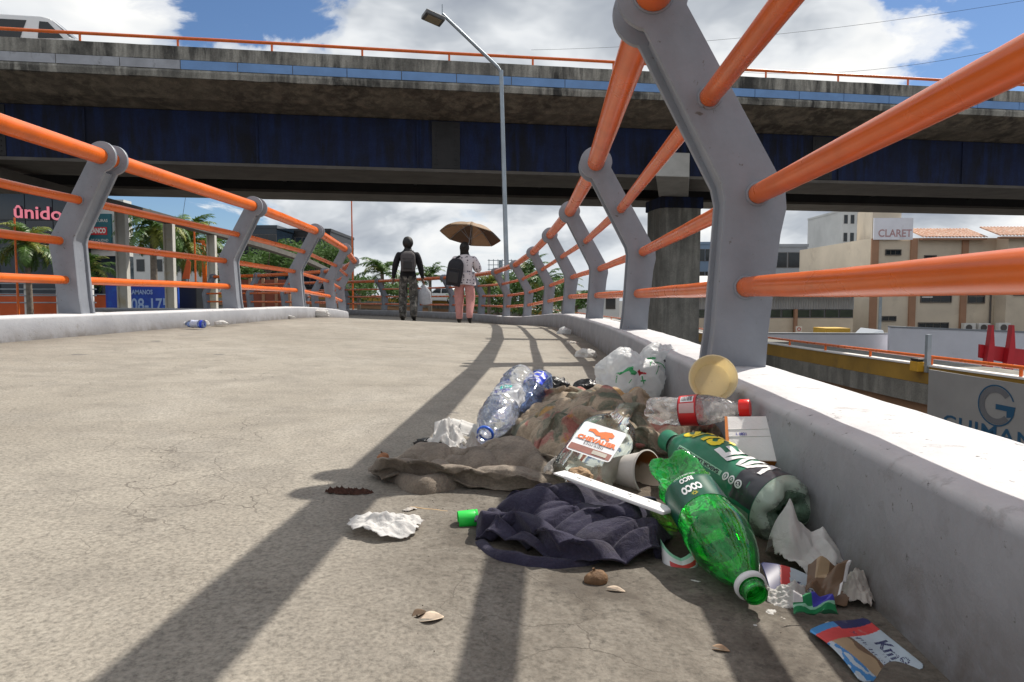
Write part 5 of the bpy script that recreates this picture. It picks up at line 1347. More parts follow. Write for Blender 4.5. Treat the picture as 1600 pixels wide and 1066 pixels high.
# --- flat spirit flask
C = gp(930, 702, .088); nrm = Vector((-.06, -.50, .86)).normalized()
ux = Vector((.80, -.55, 0)); ux = (ux - nrm*ux.dot(nrm)).normalized(); uy = nrm.cross(ux)
fm = Matrix.Identity(4)
for r in range(3): fm[r][0], fm[r][1], fm[r][2], fm[r][3] = ux[r], nrm[r]*-1, uy[r], (C - uy*.075 - nrm*.014)[r]
fm = fm @ Matrix.Scale(1.27, 4)
fl = thing_at('spirit_flask', 'flat clear glass flask with a white and orange label lying on the cloth', 'flask', fm)
def flask_ring(w, d, z, n=56, p=3.2):
    return [(w*abs(math.cos(a))**(2/p)*(1 if math.cos(a) >= 0 else -1), d*abs(math.sin(a))**(2/p)*(1 if math.sin(a) >= 0 else -1), z) for a in (2*math.pi*k/n for k in range(n))]
rings = [(.030, .010, .004), (.038, .017, .000), (.043, .021, .006), (.0445, .0225, .020), (.0445, .0225, .100), (.043, .0215, .112), (.036, .0195, .126), (.026, .017, .138), (.016, .0145, .148), (.0135, .0135, .156), (.0135, .0135, .172)]
n = 56; v = []
for w, d, z in rings: v += flask_ring(w, d, z, n, 3.2 if z < .13 else 2.2)
MB().add(v, [(i*n+k, i*n+(k+1) % n, (i+1)*n+(k+1) % n, (i+1)*n+k) for i in range(len(rings)-1) for k in range(n)] + [tuple(reversed(range(n)))]).build('body', M_glassb, fl, smooth=True, auto=60, off=(0, 0, 0), fix=False)
def fpoly(pts, m, name, lift, parent=fl): return MB().add([(x, -.0226-lift, z) for x, z in pts], [tuple(range(len(pts)))]).build(name, m, parent, off=(0, 0, 0), fix=False)
def rrect(x0, z0, x1, z1, r, k=5):
    out = []
    for cx, cz, a0 in ((x1-r, z0+r, -90), (x1-r, z1-r, 0), (x0+r, z1-r, 90), (x0+r, z0+r, 180)): out += [(cx+r*math.cos(R(a0+90*i/k)), cz+r*math.sin(R(a0+90*i/k))) for i in range(k+1)]
    return out
lab = fpoly(rrect(-.034, .030, .034, .098, .005), mat('white_paper_label', (.78, .78, .80), .5, .04, 30), 'label', .0004)
fpoly(rrect(-.032, .033, .032, .046, .001), mat('brown_label_bar', (.27, .10, .075), .5, .2, 60), 'label_bar', .0009, lab)
fpoly(rrect(.004, .0355, .026, .0435, .001), mat('grey_label_patch', (.45, .42, .36), .5, .2, 60), 'label_patch', .0014, lab)
def ftext(s, size, x, z, m, width, bold=0):
    me = text_mesh(s, size, bold); xs = [q.co.x for q in me.vertices]; k = width/(max(xs)-min(xs))
    map_mesh(me, lambda c: Vector((x+c.x*k, -.0226-.0012, z+c.y))); add_mesh('lettering', me, m, lab)
M_orp = mat('orange_print', (.80, .16, .02), .5, .05)
ftext('CHEVALIER', .0125, 0, .0625, M_orp, .060, .0006); ftext('Dorado', .009, .0, .0525, M_dark_p, .030)
MB().box((-.031, -.0226-.0013, .0572), (.031, -.0226-.0009, .0577)).build('label_line', M_dark_p, lab, off=(0, 0, 0))
fpoly([(-.020, .084), (-.012, .087), (-.004, .082), (.004, .087), (.014, .089), (.020, .084), (.019, .078), (.013, .077), (.017, .072), (.014, .069), (.009, .073), (.004, .070), (.001, .075), (-.005, .074), (-.012, .079), (-.020, .079)], M_orp, 'emblem', .0012, lab)

# ------------------------------------------------------------------ tub, cup, carton, strip
M_cream_p = film('cream_foam', (.86, .77, .54), .5, .5, .1, 40, .04); M_foam = film('white_foam', (.66, .63, .58), .25, .6, .12, 60, .05)
C = Vector((.422, 1.425, .194)); ax = Vector((-.22, -.92, .26)).normalized()
tub = thing_at('cream_tub', 'open cream food tub lying on its side against the kerb', 'tub', frame_from(C - ax*.045, C, (0, 0, 1)) @ Matrix.Scale(.87, 4))
MB().lathe([(.001, .0), (.041, .0), (.043, .003), (.0545, .050), (.0572, .050), (.0575, .0525), (.0545, .0530), (.0530, .0505), (.0415, .0045), (.001, .003)], 56).build('body', M_cream_p, tub, smooth=True, auto=40, off=(0, 0, 0))
# stained cup lying with its mouth to the right
m_, g_, b_ = principled('stained_cup_inside'); vv = g_.coord()
sx = g_.new('ShaderNodeSeparateXYZ', ins={0: vv})
st_ = g_.math('ADD', sx.outputs[0], g_.math('MULTIPLY', g_.noise(vv, 45, 6, .7), .03))
cc = g_.mix(g_.ramp(st_, [(.016, 0), (.024, 1)]), (.60, .50, .40), (.26, .085, .018))
g_.l.new(cc, b_.inputs['Base Color']); b_.inputs['Roughness'].default_value = .5; M_cupin = m_
C = gp(1010, 738, .062); ax = Vector((.62, -.70, .16)).normalized()
cup = thing_at('foam_cup', 'white foam cup with a brown coffee stain inside lying on its side', 'cup', frame_from(C - ax*.085, C, (0, -.2, 1)))
MB().lathe([(.001, 0), (.024, 0), (.0375, .085), (.040, .0855), (.0405, .088), (.038, .089)], 48).build('body', M_foam, cup, smooth=True, auto=40, off=(0, 0, 0))
MB().lathe([(.038, .089), (.0362, .0865)] + [(.0358-.0125*i/16 + (.0006 if i % 2 else 0), .085-.078*i/16) for i in range(17)] + [(.001, .006)], 48).build('inside', M_cupin, cup, smooth=True, auto=25, off=(0, 0, 0))
# carton
M_card = mat('white_cardboard', (.74, .72, .70), .75, .05, 20, .15, 90); M_cor = mat('orange_carton_print', (.62, .18, .02), .5, .1, 30); M_cred = mat('red_carton_print', (.42, .03, .02), .5, .15, 30); M_cblue = mat('pale_blue_carton_print', (.35, .58, .66), .5, .15, 30)
C = Vector((.447, 1.225, .108)); nn_ = Vector((-.22, -.62, .75)).normalized(); cx = Vector((.97, -.20, 0)); cx = (cx - nn_*cx.dot(nn_)).normalized(); cy = nn_.cross(cx)
bm_ = Matrix.Identity(4)
for r in range(3): bm_[r][0], bm_[r][1], bm_[r][2], bm_[r][3] = cx[r], cy[r], nn_[r], C[r]
bm_ = bm_ @ Matrix.Scale(1.1, 4)
ct = thing_at('tea_carton', 'white and orange carton propped against the kerb beside the red cap', 'carton', bm_)
MB().prism([(-.053, -.043), (.056, -.048), (.047, .046), (-.050, .047)], lambda u, v_, t: (u, v_, t), -.036, 0).build('box', M_card, ct, off=(0, 0, 0), bevel=.0012)
def cpoly(pts, m, name): return MB().add(pts, [tuple(range(len(pts)))]).build(name, m, ct, off=(0, 0, 0), fix=False)
cpoly([(-.0535, -.0438, -.034), (.0555, -.0488, -.034), (.0555, -.0488, -.001), (-.0535, -.0438, -.001)], M_cred, 'red_side')
cpoly([(-.0535, -.0442, -.010), (.0558, -.0492, -.010), (.0558, -.0492, .0006), (-.0535, -.0442, .0006)], M_cor, 'orange_edge')
cpoly([(-.0535, -.0425, -.034), (-.0535, -.0425, -.001), (-.0508, .0468, -.001), (-.0508, .0468, -.034)], M_cblue, 'blue_side')
cpoly([(-.0538, -.0428, -.008), (-.0538, -.0428, .0008), (-.0509, .0472, .0008), (-.0509, .0472, -.008)], M_cor, 'orange_edge')
cpoly([(-.0532, -.0432, .0007), (-.047, -.0432, .0007), (-.046, .0465, .0007), (-.0505, .0470, .0007)], M_cor, 'orange_edge')
me = text_mesh('*TE DE MANZANILLA*', .010, .0003); xs = [q.co.x for q in me.vertices]; k = .078/(max(xs)-min(xs))
map_mesh(me, lambda c: Vector((.006 + c.x*k, -.0468-.0009, -.019+c.y))); add_mesh('lettering', me, M_white_p, ct)
me = text_mesh('L 0821', .008, .0002); map_mesh(me, lambda c: Vector((-.026+c.x*.8, .008+c.y, .0009))); add_mesh('lettering', me, M_navyp, ct)
for z, w in ((.018, .0012), (.003, .0009)): MB().box((-.047, z, -.0004), (.045, z+w, .0011)).build('fold', M_card, ct, off=(0, 0, 0))
# long white flattened pack
a = gp(890, 744, .074); b = gp(1046, 800, .070)
M_paperw = mat('white_glossy_paper', (.80, .80, .79), .4, .04, 30)
dr = (b-a).normalized(); sd = Vector((0, 0, 1)).cross(dr).normalized(); up = dr.cross(sd)
stp = empty('white_pack', (a.x, a.y, a.z), 'long narrow white paper pack lying across the navy garment', 'packet')
MB().obox((a+b)/2, dr*(b-a).length/2, sd*.014, up*.0030).build('sleeve', M_paperw, stp, bevel=.002)
for k, t in enumerate((.12, .22, .48, .62, .66, .80)):
    p = a.lerp(b, t) + up*.0033 + sd*(.004 if k % 2 else -.003); MB().obox(p, dr*(.0018 if k % 3 else .004), sd*.0008, up*.0002).build('print', M_dark_p, stp)
c_ = a.lerp(b, .0) - dr*.012; MB().obox(c_, dr*.013, sd*.013, up*.0012).build('flap', M_paperw, stp)
C = gp(1046, 806, .045)
tb = thing_at('plastic_tube', 'clear plastic tube with a yellow and blue strip beside the white pack', 'tube', frame_from(C - Vector((.03, .01, -.004)), C + Vector((.025, -.012, -.012)), (0, -.3, 1)))
prt = [(.011, 0), (.011, .06)]
MB().lathe([(.0005, 0), (.011, 0), (.011, .058), (.0105, .06)], 28).build('body', pet('pale_lime_pet', (.80, .95, .55), .06, .3, (.6, .8, .3), .4, 30), tb, smooth=True, auto=50, off=(0, 0, 0), fix=False)
band(tb, prt, .034, .044, mat('lime_yellow_print', (.55, .62, .05), .4), 'strip', a0=-60, a1=60, n=10, k=2); band(tb, prt, .044, .053, M_navyp, 'strip', a0=-30, a1=30, n=8, k=2)

# ------------------------------------------------------------------ printed bag, black scraps, tissues
pb = empty('printed_bag', gp(1005, 628, .02), 'knotted white plastic bag with green and red print by the kerb', 'plastic bag')
l1 = lump('lobe', None, gp(985, 594, .105) + Vector((0, .05, 0)), (.105, .09, .085), 1.3, M_bagw, None, .34, 5, small=.12, parent=pb)
l2 = lump('lobe', None, gp(1030, 570, .150) + Vector((0, .03, 0)), (.068, .06, .062), 4.1, M_bagw, None, .36, 5, small=.13, parent=pb)
l3 = lump('lobe', None, gp(1052, 600, .085) + Vector((0, .04, 0)), (.078, .08, .078), 7.7, M_bagw, None, .32, 5, small=.12, parent=pb)
kn = lump('knot', None, gp(1043, 548, .195), (.020, .018, .022), 2.2, M_bagw, None, .5, 4, parent=pb, flat=False)
def project_on(parent, targets, pts2d_polys, origin, ux, uy, m, name='print', lift=.0012):
    """print laid onto the surface: flat outline dropped onto the meshes along the view of its own plane"""
    bvhs = []
    po = Vector(parent['_off'])
    for t in targets:
        me = t.data; o = Vector(t['_off']); bvhs.append(BVHTree.FromPolygons([v.co + o for v in me.vertices], [tuple(p.vertices) for p in me.polygons]))
    ux = Vector(ux).normalized(); uy = Vector(uy).normalized(); n_ = ux.cross(uy); origin = Vector(origin)
    for poly in pts2d_polys:
        me = bpy.data.meshes.new(name); me.from_pydata([(x, y, 0) for x, y in poly], [], [tuple(range(len(poly)))]); densify(me, .006)
        bad = False
        for v in me.vertices:
            s_ = origin + ux*v.co.x + uy*v.co.y + n_*.25; best = None
            for b in bvhs:
                h = b.ray_cast(s_, -n_, .5)
                if h[0] is not None and (best is None or h[3] < best[3]): best = h
            if best is None: bad = True; break
            v.co = best[0] + n_*lift*.7 + best[1]*lift*.3 - po
        if not bad: add_mesh(name, me, m, parent)
M_gp = mat('green_print', (.02, .30, .09), .5, .1); M_rp = mat('red_print', (.60, .02, .04), .5, .1)
def stroke(pts, w): 
    """polyline of short quads"""
    out = []
    for (x0, y0), (x1, y1) in zip(pts, pts[1:]):
        d = math.hypot(x1-x0, y1-y0); nx_, ny_ = -(y1-y0)/d*w, (x1-x0)/d*w; out.append([(x0-nx_, y0-ny_), (x1-nx_, y1-ny_), (x1+nx_, y1+ny_), (x0+nx_, y0+ny_)])
    return out
O = gp(985, 590, .11); UXb = (1, 0, 0); UYb = (0, .25, 1); T3 = [l1, l2, l3]
project_on(pb, T3, [[(-.060, .006), (-.040, .008), (-.022, .022), (-.004, .026), (-.006, .014), (.006, .008), (.002, .0), (-.016, .002), (-.020, .010), (-.036, .004), (-.048, -.002)], [(-.018, -.002), (.0, -.004), (.010, .006), (-.004, .010)]], O, UXb, UYb, M_gp)
project_on(pb, T3, [[(.010, .010), (.018, .018), (.022, .011), (.044, .008), (.042, .002), (.028, .004), (.020, -.002)]], O, UXb, UYb, M_rp)
project_on(pb, T3, stroke([(.030, -.002), (.031, -.018), (.034, -.030)], .002) + stroke([(.024, -.020), (.040, -.018)], .0025) + stroke([(-.056, -.002), (-.058, -.026)], .0012) + stroke([(-.02, -.03), (-.012, -.018)], .0012), O, UXb, UYb, M_gp)
O2 = gp(1030, 572, .155)
project_on(pb, T3, stroke([(.040*math.cos(R(a)), -.012+.036*math.sin(R(a))) for a in range(10, 171, 16)], .0014) + stroke([(-.012, .034), (-.010, .018), (-.012, -.02), (-.020, -.034)], .0014) + stroke([(-.022, .040), (-.006, .042), (.004, .038)], .003), O2, UXb, UYb, M_gp)
wob = []
for k in range(9):
    x = -.036 + .0085*k; wob += stroke([(x, .012-.0045*k), (x+.004, .004-.0045*k), (x+.008, .010-.0045*k)], .0012)
project_on(pb, T3, wob, O2, UXb, UYb, M_dark_p)
project_on(pb, T3, [[(.036, -.004), (.044, -.004), (.043, -.014), (.036, -.012)], [(.030, .030), (.036, .034), (.038, .026), (.033, .022)]], O2, UXb, UYb, M_dark_p)
lump('black_bag_scrap', 'shiny black plastic scrap behind the blue water bottle', gp(868, 606, .03), (.045, .04, .035), 3.3, M_blackbag, 'plastic scrap', .5, 4, f=1.3)
lump('black_bag_scrap', 'shiny black plastic scrap between the cloth and the printed bag', gp(918, 610, .03), (.05, .04, .035), 5.3, M_blackbag, 'plastic scrap', .5, 4, f=1.3)
lump('black_scrap', 'flat black rag scrap beside the folded napkins', gp(668, 692, .006), (.028, .014, .010), 8.3, M_blackbag, 'scrap', .5, 4)
def lp(name, label, px, py, r, seed, m, cat='tissue', h=None, **k):
    p = gp(px, py, 0); return lump(name, label, (p.x, p.y, p.z + (r[2]*.85 if h is None else h)), r, seed, m, cat, **k)
p = gp(603, 832); tissue('tissue', 'flat crumpled white tissue lying alone on the concrete', p.x, p.y, .072, .055, 3, .020, rot=10, cat='tissue', dens=1.3, n=120)
p = gp(700, 712); wad('tissue_ball', 'fluffy crumpled white tissue beside the neck of the clear water bottle', 700, 712, (.045, .04, .030), 2.1, M_tissue)
wad('tissue_ball', 'small greyish tissue wad below the clear water bottle', 738, 722, (.030, .026, .022), 5.7, M_tissue_d)
wad('tissue_ball', 'round white tissue wad between tan garment and water bottle', 722, 728, (.022, .020, .018), 9.7, M_tissue)
# folded paper napkins standing in a fan
nk = empty('napkin_bundle', gp(705, 690), 'bundle of folded white napkins beside the clear water bottle', 'napkins')
for k in range(4):
    p0 = gp(676+14*k, 692-2*k, .004+.004*k); 
    def fnn(u, v, p0=p0, k=k): 
        x = p0.x + .085*u; y = p0.y + .05*v + .03*u; return Vector((x, y, p0.z + .010 + .030*v*(1-.35*u) + .010*math.sin(3*u+k) + .004*math.sin(9*v+k)))
    sheet('napkin', 22, 14, fnn, M_tissue, parent=nk, thick=.001)
p = gp(1245, 892); tissue('paper_towel', 'peaked white paper towel standing against the kerb', .408, .925, .062, .062, 12, .022, M_tissue, 20, 0, [(-.018, .018, .075, .034), (.028, .0, .038, .05), (-.03, -.03, .014, .05)], 'paper towel', 100, dens=.8)
wad('tissue_ball', 'twisted white tissue lying over the red and navy packet', 1240, 946, (.020, .036, .017), 4.4, M_tissue)
wad('tissue_ball', 'white tissue wad between the printed cloth and the carton', 1086, 700, (.024, .022, .020), 6.1, M_tissue, h=.078)
wad('tissue_ball', 'small white wad beside the green bottle cap end', 1062, 703, (.016, .014, .012), 6.9, M_tissue, h=.072)
lp('plastic_film_wad', 'milky plastic film wad in front of the carton', 1105, 705, (.022, .02, .022), 2.9, film('milky_film', (.62, .66, .74), .5, .25, .4, 40, .05, .25), 'plastic film', h=.078)
lp('plastic_film_wad', 'pale plastic film between the large soda bottle and kerb', 1245, 790, (.045, .06, .03), 3.9, M_bagw, 'plastic film', h=.075, ridg=.4)
wad('paper_wad', 'crumpled off white paper beside the brown wrapper by the kerb', 1334, 944, (.026, .022, .020), 7.1, M_tissue_d, cat='paper')
lp('plastic_film_wad', 'greyish crumpled film ball at the right end of the navy garment', 1010, 838, (.028, .022, .026), 1.9, pet('grey_film', (.75, .76, .78), .2, .5, (.5, .5, .5), .8, 40), 'plastic film', ridg=.5)
lp('plastic_film_wad', 'clear crumpled film behind the foam cup', 1008, 708, (.032, .03, .025), 4.9, M_petk, 'plastic film', h=.06, ridg=.6)
lp('food_scrap', 'brown food scrap with a bitten edge on the navy garment', 905, 800, (.020, .016, .014), 5.5, mat('bread_brown', (.36, .24, .14), .9, .3, 40, .3, 90), 'food scrap', h=.062)
wad('tissue_ball', 'stained tissue wad tucked behind the navy garment', 868, 768, (.022, .02, .016), 8.5, M_tissue_d, h=.045)
lp('pale_rag', 'pale wrung rag on the far right of the printed cloth', 1052, 690, (.05, .05, .022), 3.7, cloth_mat('pale_rag_cloth', (.42, .33, .26), (.28, .2, .16), (.5, .42, .36), .5, .7), 'rag', h=.055, ridg=.6, small=.2)

rs = random.Random(77)
SCR = ['beside the straight tan stick', 'on the far edge of the tan garment', 'touching the foot of the clear water bottle', 'between the printed cloth and the tan garment', 'beside the green flakes', 'under the neck of the green soda bottle', 'beside the folded mint packet', 'near the mouth of the green soda bottle', 'on the bare dirt before the green soda bottle', 'between the snack wrapper and the Km9 packet', 'under the left end of the white pack', 'below the flat glass flask', 'between the flask and the foam cup', 'behind the tissue wad and carton', 'beside the round tissue wad', 'beside the twisted tissue and snack wrapper']
for i, (px, py) in enumerate(((640, 800), (690, 742), (762, 726), (790, 738), (1030, 872), (1085, 915), (1120, 905), (1205, 965), (1180, 985), (1300, 985), (900, 752), (868, 742), (985, 690), (1082, 668), (735, 738), (1225, 975))):
    p = gp(px, py); h = max(camo_base(p.x, p.y), nav_base(p.x, p.y)+.02 if nav_base(p.x, p.y) > .004 else 0, tan_base(p.x, p.y))
    tissue('paper_scrap', 'small torn pale paper scrap ' + SCR[i], p.x, p.y, rs.uniform(.008, .017), rs.uniform(.007, .013), 40+i, .010, M_tissue if i % 3 else M_tissue_d, rs.uniform(0, 180), h, None, 'paper scrap', 22, .4, 'small paper scraps in the heap')
# ------------------------------------------------------------------ printed packets and wrappers
def quad_fn(p00, p10, p01, p11, bend):
    def f(u, v):
        a = Vector(p00).lerp(Vector(p10), u); b = Vector(p01).lerp(Vector(p11), u); p = a.lerp(b, v); p.z += bend(u, v); return p
    return f
C_ = {n_: mat('print_'+n_, c, .4, .12, 40, c2=(.45, .42, .38), c2s=30, c2lo=.62, c2hi=.75) for n_, c in dict(navy=(.02, .025, .10), blue=(.05, .22, .50), red=(.55, .05, .05), pale=(.42, .50, .56), tan=(.38, .28, .17), white=(.70, .70, .70), green=(.02, .25, .09), dgreen=(.01, .09, .04), brown=(.16, .10, .06), violet=(.06, .06, .42), mint=(.28, .60, .42)).items()}
def text_on(parent, fn, s, u, v, du, dv, size, m, width, bold=0, up=None, lift=.0012):
    """lettering on a bent sheet; (du,dv) baseline direction in sheet metres-per-uv given by finite steps"""
    me = text_mesh(s, size, bold); xs = [q.co.x for q in me.vertices]; k = width/(max(xs)-min(xs)); densify(me, .004)
    e = .01; P = fn(u, v); U = (fn(u+e, v)-P)/e; V_ = (fn(u, v+e)-P)/e
    bx_ = (U*du + V_*dv); bl = bx_.length; pu, pv = up
    by_ = (U*pu + V_*pv); byl = by_.length
    off = Vector(parent.get('_off', (0, 0, 0)))
    def g(c):
        uu = u + du*c.x*k/bl + pu*c.y/byl; vv = v + dv*c.x*k/bl + pv*c.y/byl
        q = fn(uu, vv); n_ = (fn(uu+e, vv)-q).cross(fn(uu, vv+e)-q).normalized()
        if n_.z < 0: n_ = -n_
        return q + n_*lift - off
    map_mesh(me, g); return add_mesh('lettering', me, m, parent)
# card packet in front, by the kerb
p00, p10, p01, p11 = gp(1263, 987, .010), gp(1352, 962, .016), gp(1345, 1072, .004), gp(1447, 1046, .004)
f1 = quad_fn(p00, p10, p01, p11, lambda u, v: .006*math.sin(math.pi*v)*(1-u) + .003*math.sin(5*u+2*v))
def k1(u, v):
    if v < .12 + .10*(1-u) - (.06 if u < .42 else 0): return 1 if u < .42 else 0
    if v < .27 + .12*(1-u): return 2
    if u < .52 and v > .27 + .12*(1-u):
        d = u - (v-.3)*.33
        if d > .40: return 3
        if .22 < d <= .30 + .04*math.sin(v*20): return 4
        if d < .05: return 1 if noise.noise((u*14, v*9, 2)) > .05 else 3
        return 6 if d < .22 else 5
    return 3
def kp1(u, v):
    r = .07; x = min(u, 1-u); y = min(v, 1-v); return not (x < r and y < r and math.hypot(r-x, r-y) > r)
cd = sheet('card_packet', 90, 110, f1, [C_['navy'], C_['blue'], C_['red'], C_['pale'], C_['tan'], C_['brown'], C_['tan']], 'flat blue grey packet with red band and Km9 lettering by the kerb', 'packet', k1, .0012, keep=kp1)
text_on(cd, f1, 'Km9', .80, .66, 0, 1, .026, C_['navy'], .040, .0009, up=(1, 0)); text_on(cd, f1, 'yquenoso', .56, .55, 0, 1, .014, C_['navy'], .062, .0002, up=(1, 0)); text_on(cd, f1, 'Cigarrillos', .67, .78, 0, 1, .007, C_['navy'], .026, .0002, up=(1, 0))
# second packet, half covered
p00, p10, p01, p11 = gp(1188, 880, .030), gp(1335, 918, .022), gp(1205, 935, .008), gp(1322, 952, .006)
f2 = quad_fn(p00, p10, p01, p11, lambda u, v: .004*math.sin(6*u+3*v))
cd2 = sheet('card_packet', 80, 40, f2, [C_['navy'], C_['red'], C_['pale'], C_['brown']], 'navy and red striped packet half covered by a twisted tissue', 'packet', lambda u, v: 0 if u < .14 + .08*(1-v) else 1 if u < .25 + .08*(1-v) else 2 if u < .66 else 3, .0012, keep=kp1)
text_on(cd2, f2, 'Km', .45, .45, 1, 0, .018, C_['navy'], .026, .0006, up=(0, -1))
# folded packet curled to a U
def f3(u, v):
    a = math.pi*(1.10 - 1.2*u) ; p = gp(1066, 893); return Vector((p.x + .024*math.cos(a), p.y + .010 - .02*math.sin(a) + .018*v, p.z + .002 + .022*v*(.6+.4*abs(math.cos(a))) + .010*abs(math.cos(a))**3*v))
sheet('folded_packet', 60, 24, f3, [C_['mint'], C_['white'], C_['red'], C_['navy'], C_['pale']], 'small mint and red packet folded into a curl beside the green bottle', 'packet', lambda u, v: 0 if v > .80 else 2 if (.25 < v < .5 and .3 < u < .75) else 4 if v < .2 else 3 if u > .8 else 1, .0008)
# green and violet snack wrapper
p00, p10, p01, p11 = gp(1238, 948, .022), gp(1296, 945, .022), gp(1240, 980, .002), gp(1310, 976, .002)
cs = crease_set(5, 7, 30, 90, .006)
f4 = quad_fn(p00, p10, p01, p11, lambda u, v: crumple(u*.06, v*.05, cs))
sheet('snack_wrapper', 50, 34, f4, [C_['green'], C_['mint'], C_['violet'], C_['dgreen'], C_['white']], 'crumpled green and violet snack wrapper beside the front packet', 'wrapper', lambda u, v: 2 if u > .48 and v < .5 else 4 if u < .25 and v < .35 else 1 if .40 < v < .6 else 3 if v > .85 else 0, .0006)
# brown wrapper
p00, p10, p01, p11 = gp(1262, 902, .034), gp(1330, 900, .040), gp(1258, 950, .004), gp(1312, 955, .004)
cs6 = crease_set(8, 7, 30, 90, .008)
f6 = quad_fn(p00, p10, p01, p11, lambda u, v: crumple(u*.06, v*.05, cs6))
sheet('brown_wrapper', 40, 34, f6, [C_['brown'], C_['tan'], C_['white']], 'crumpled brown wrapper between the striped packet and the kerb', 'wrapper', lambda u, v: 1 if .2 < u < .5 and v < .4 else 2 if u > .92 else 0, .0006)
p = gp(1068, 850); tissue('foil_scrap', 'crumpled teal foil scrap under the green soda bottle', p.x, p.y, .025, .02, 31, .03, mat('teal_foil', (.02, .12, .16), .25, .3, 30, metal=.4), cat='foil', n=40)
p = gp(1040, 845); lump('fruit_rind', 'green fruit rind beside the navy garment and green bottle', (p.x, p.y, p.z+.014), (.026, .014, .012), 3.1, mat('rind_green', (.22, .26, .04), .5, .3, 40), 'fruit rind', .3, 4)
p = gp(1052, 830); lump('bread_crust', 'brown crust piece between the film ball and the green bottle', (p.x, p.y, p.z+.02), (.022, .018, .014), 6.3, mat('crust_brown', (.20, .12, .06), .9, .3, 40, .4, 90), 'food scrap', .5, 4)
# green cap, nuts, sticks, leaves, crumbs
C = gp(733, 812, .012)
gc = thing_at('green_bottle_cap', 'bright green bottle cap lying on its side by the navy garment', 'bottle cap', frame_from(C - Vector((.017, .003, 0)), C + Vector((.02, .004, .002)), (0, 0, 1)))
cap_mesh(gc, .0135, 0, .028, M_brightgreen, 'shell', 30); MB().lathe([(.0138, .0275), (.0138, .031), (.012, .031)], 32).build('tamper_ring', M_brightgreen, gc, smooth=True, auto=40, off=(0, 0, 0))
M_nut = mat('nut_brown', (.30, .12, .045), .6, .25, 60, .3, 120); M_nut2 = mat('nut_husk', (.17, .095, .045), .8, .4, 60, .5, 120)
def nut(label, px, py, r, m, rot, stem=True, base=None):
    p = gp(px, py) if base is None else Vector(base); o = empty('almond_fruit', (p.x, p.y, p.z), label, 'fruit', None)
    bm = bmesh.new(); bmesh.ops.create_icosphere(bm, subdivisions=3, radius=1)
    for v in bm.verts:
        d = v.co.copy(); k = 1 + .12*noise.noise(d*2.2+Vector((px, 0, 0))); v.co = Vector((d.x*r[0]*k*(1-.18*d.x), d.y*r[1]*k, d.z*r[2]*k))
        v.co = Matrix.Rotation(R(rot), 3, 'Z') @ v.co; v.co.z += r[2]*.95
    me = bpy.data.meshes.new('husk'); bm.to_mesh(me); bm.free(); add_mesh('husk', me, m, o, True)
    if stem: MB().tube([(p.x-.004, p.y, p.z+r[2]*1.85), (p.x-.006, p.y, p.z+r[2]*2.2)], .0018, 6).build('stem', M_nut2, o)
nut('small reddish almond fruit on the shadow edge of the concrete', 600, 723, (.013, .011, .011), M_nut, 30)
nut('brown almond fruit in front of the navy garment', 934, 917, (.016, .012, .011), M_nut2, 15)
e_, q_, n_k = edge(RP, 2.53, 'R'); kp_ = at(1446, 826, .88)
nut('dried brown fruit stuck to the shaded kerb face', 0, 0, (.007, .006, .007), M_nut2, 0, False, (kp_.x-.0, .88, kp_.z))
def stick(label, a, b, r=.002):
    k = 8; tag(MB().tube([a.lerp(b, i/k) + Vector((0, .0012*math.sin(i*1.7), r)) for i in range(k+1)], r, 6).build('twig', mat('twig_tan', (.42, .29, .16), .9, .2, 60), smooth=True), label, 'twig')
stick('straight tan stick beside the tan garment', gp(640, 795), gp(708, 803)); stick('thin bent twig beside the flat tissue', gp(668, 822), gp(720, 812), .0013)
def leaf(label, px, py, L, W, rot, m):
    p = gp(px, py); cr, sr = math.cos(R(rot)), math.sin(R(rot))
    def fn(u, v):
        x = (u-.5)*L; y = (v-.5)*W*math.sin(math.pi*min(.98, max(.02, u)))**.8; z = .004 + .010*abs(v-.5)*math.sin(math.pi*u) + .006*(u-.3)**2
        return Vector((p.x + x*cr - y*sr, p.y + x*sr + y*cr, p.z + z))
    sheet('dry_leaf', 16, 8, fn, m, label, 'leaf', thick=.0004)
M_leafd = mat('dry_leaf_tan', (.36, .24, .15), .8, .3, 60); M_leafp = mat('pale_dry_leaf', (.52, .42, .32), .8, .3, 60)
leaf('curled tan leaf on the dirt near the green bottle mouth', 1123, 1024, .022, .012, -25, M_leafd)
leaf('pale dry leaf beside the front almond fruit', 958, 930, .03, .014, -20, M_leafp)
leaf('pale dry leaf scrap on the concrete in front of the garments', 672, 975, .03, .022, 10, M_leafp)
leaf('dark curled leaf beside the pale dry leaf scrap', 655, 968, .018, .014, 40, mat('dark_leaf', (.12, .08, .05), .9, .3, 60))
# crumbly brown droppings clump, green shards, grit
def grit(name, label, cx, cy, rx, ry, n, s0, s1, m, seed, kind='stuff', power=.5):
    rn = random.Random(seed); mb = MB()
    for i in range(n):
        a = rn.uniform(0, 2*math.pi); r = rn.random()**power; x = cx + rx*r*math.cos(a); y = cy + ry*r*math.sin(a); s_ = rn.uniform(s0, s1)*(rn.random()**1.5+.35); z = zg(x, y)
        vs = [Vector((rn.uniform(-1, 1), rn.uniform(-1, 1), rn.uniform(-.1, 1)))*s_ for _ in range(3)]
        q = Vector((x, y, z+s_*.1)); b = [q+Vector((s_, 0, 0)), q+Vector((-s_*.6, s_*.8, 0)), q+Vector((-s_*.5, -s_*.7, 0)), q+Vector((rn.uniform(-.4, .4)*s_, rn.uniform(-.4, .4)*s_, s_*rn.uniform(.7, 1.4)))]
        mb.add(b, [(0, 1, 3), (1, 2, 3), (2, 0, 3), (0, 2, 1)])
    o = mb.build(name, m); return tag(o, label, 'dirt', kind=kind)
M_soil = mat('dark_soil', (.055, .042, .032), .95, .4, 90)
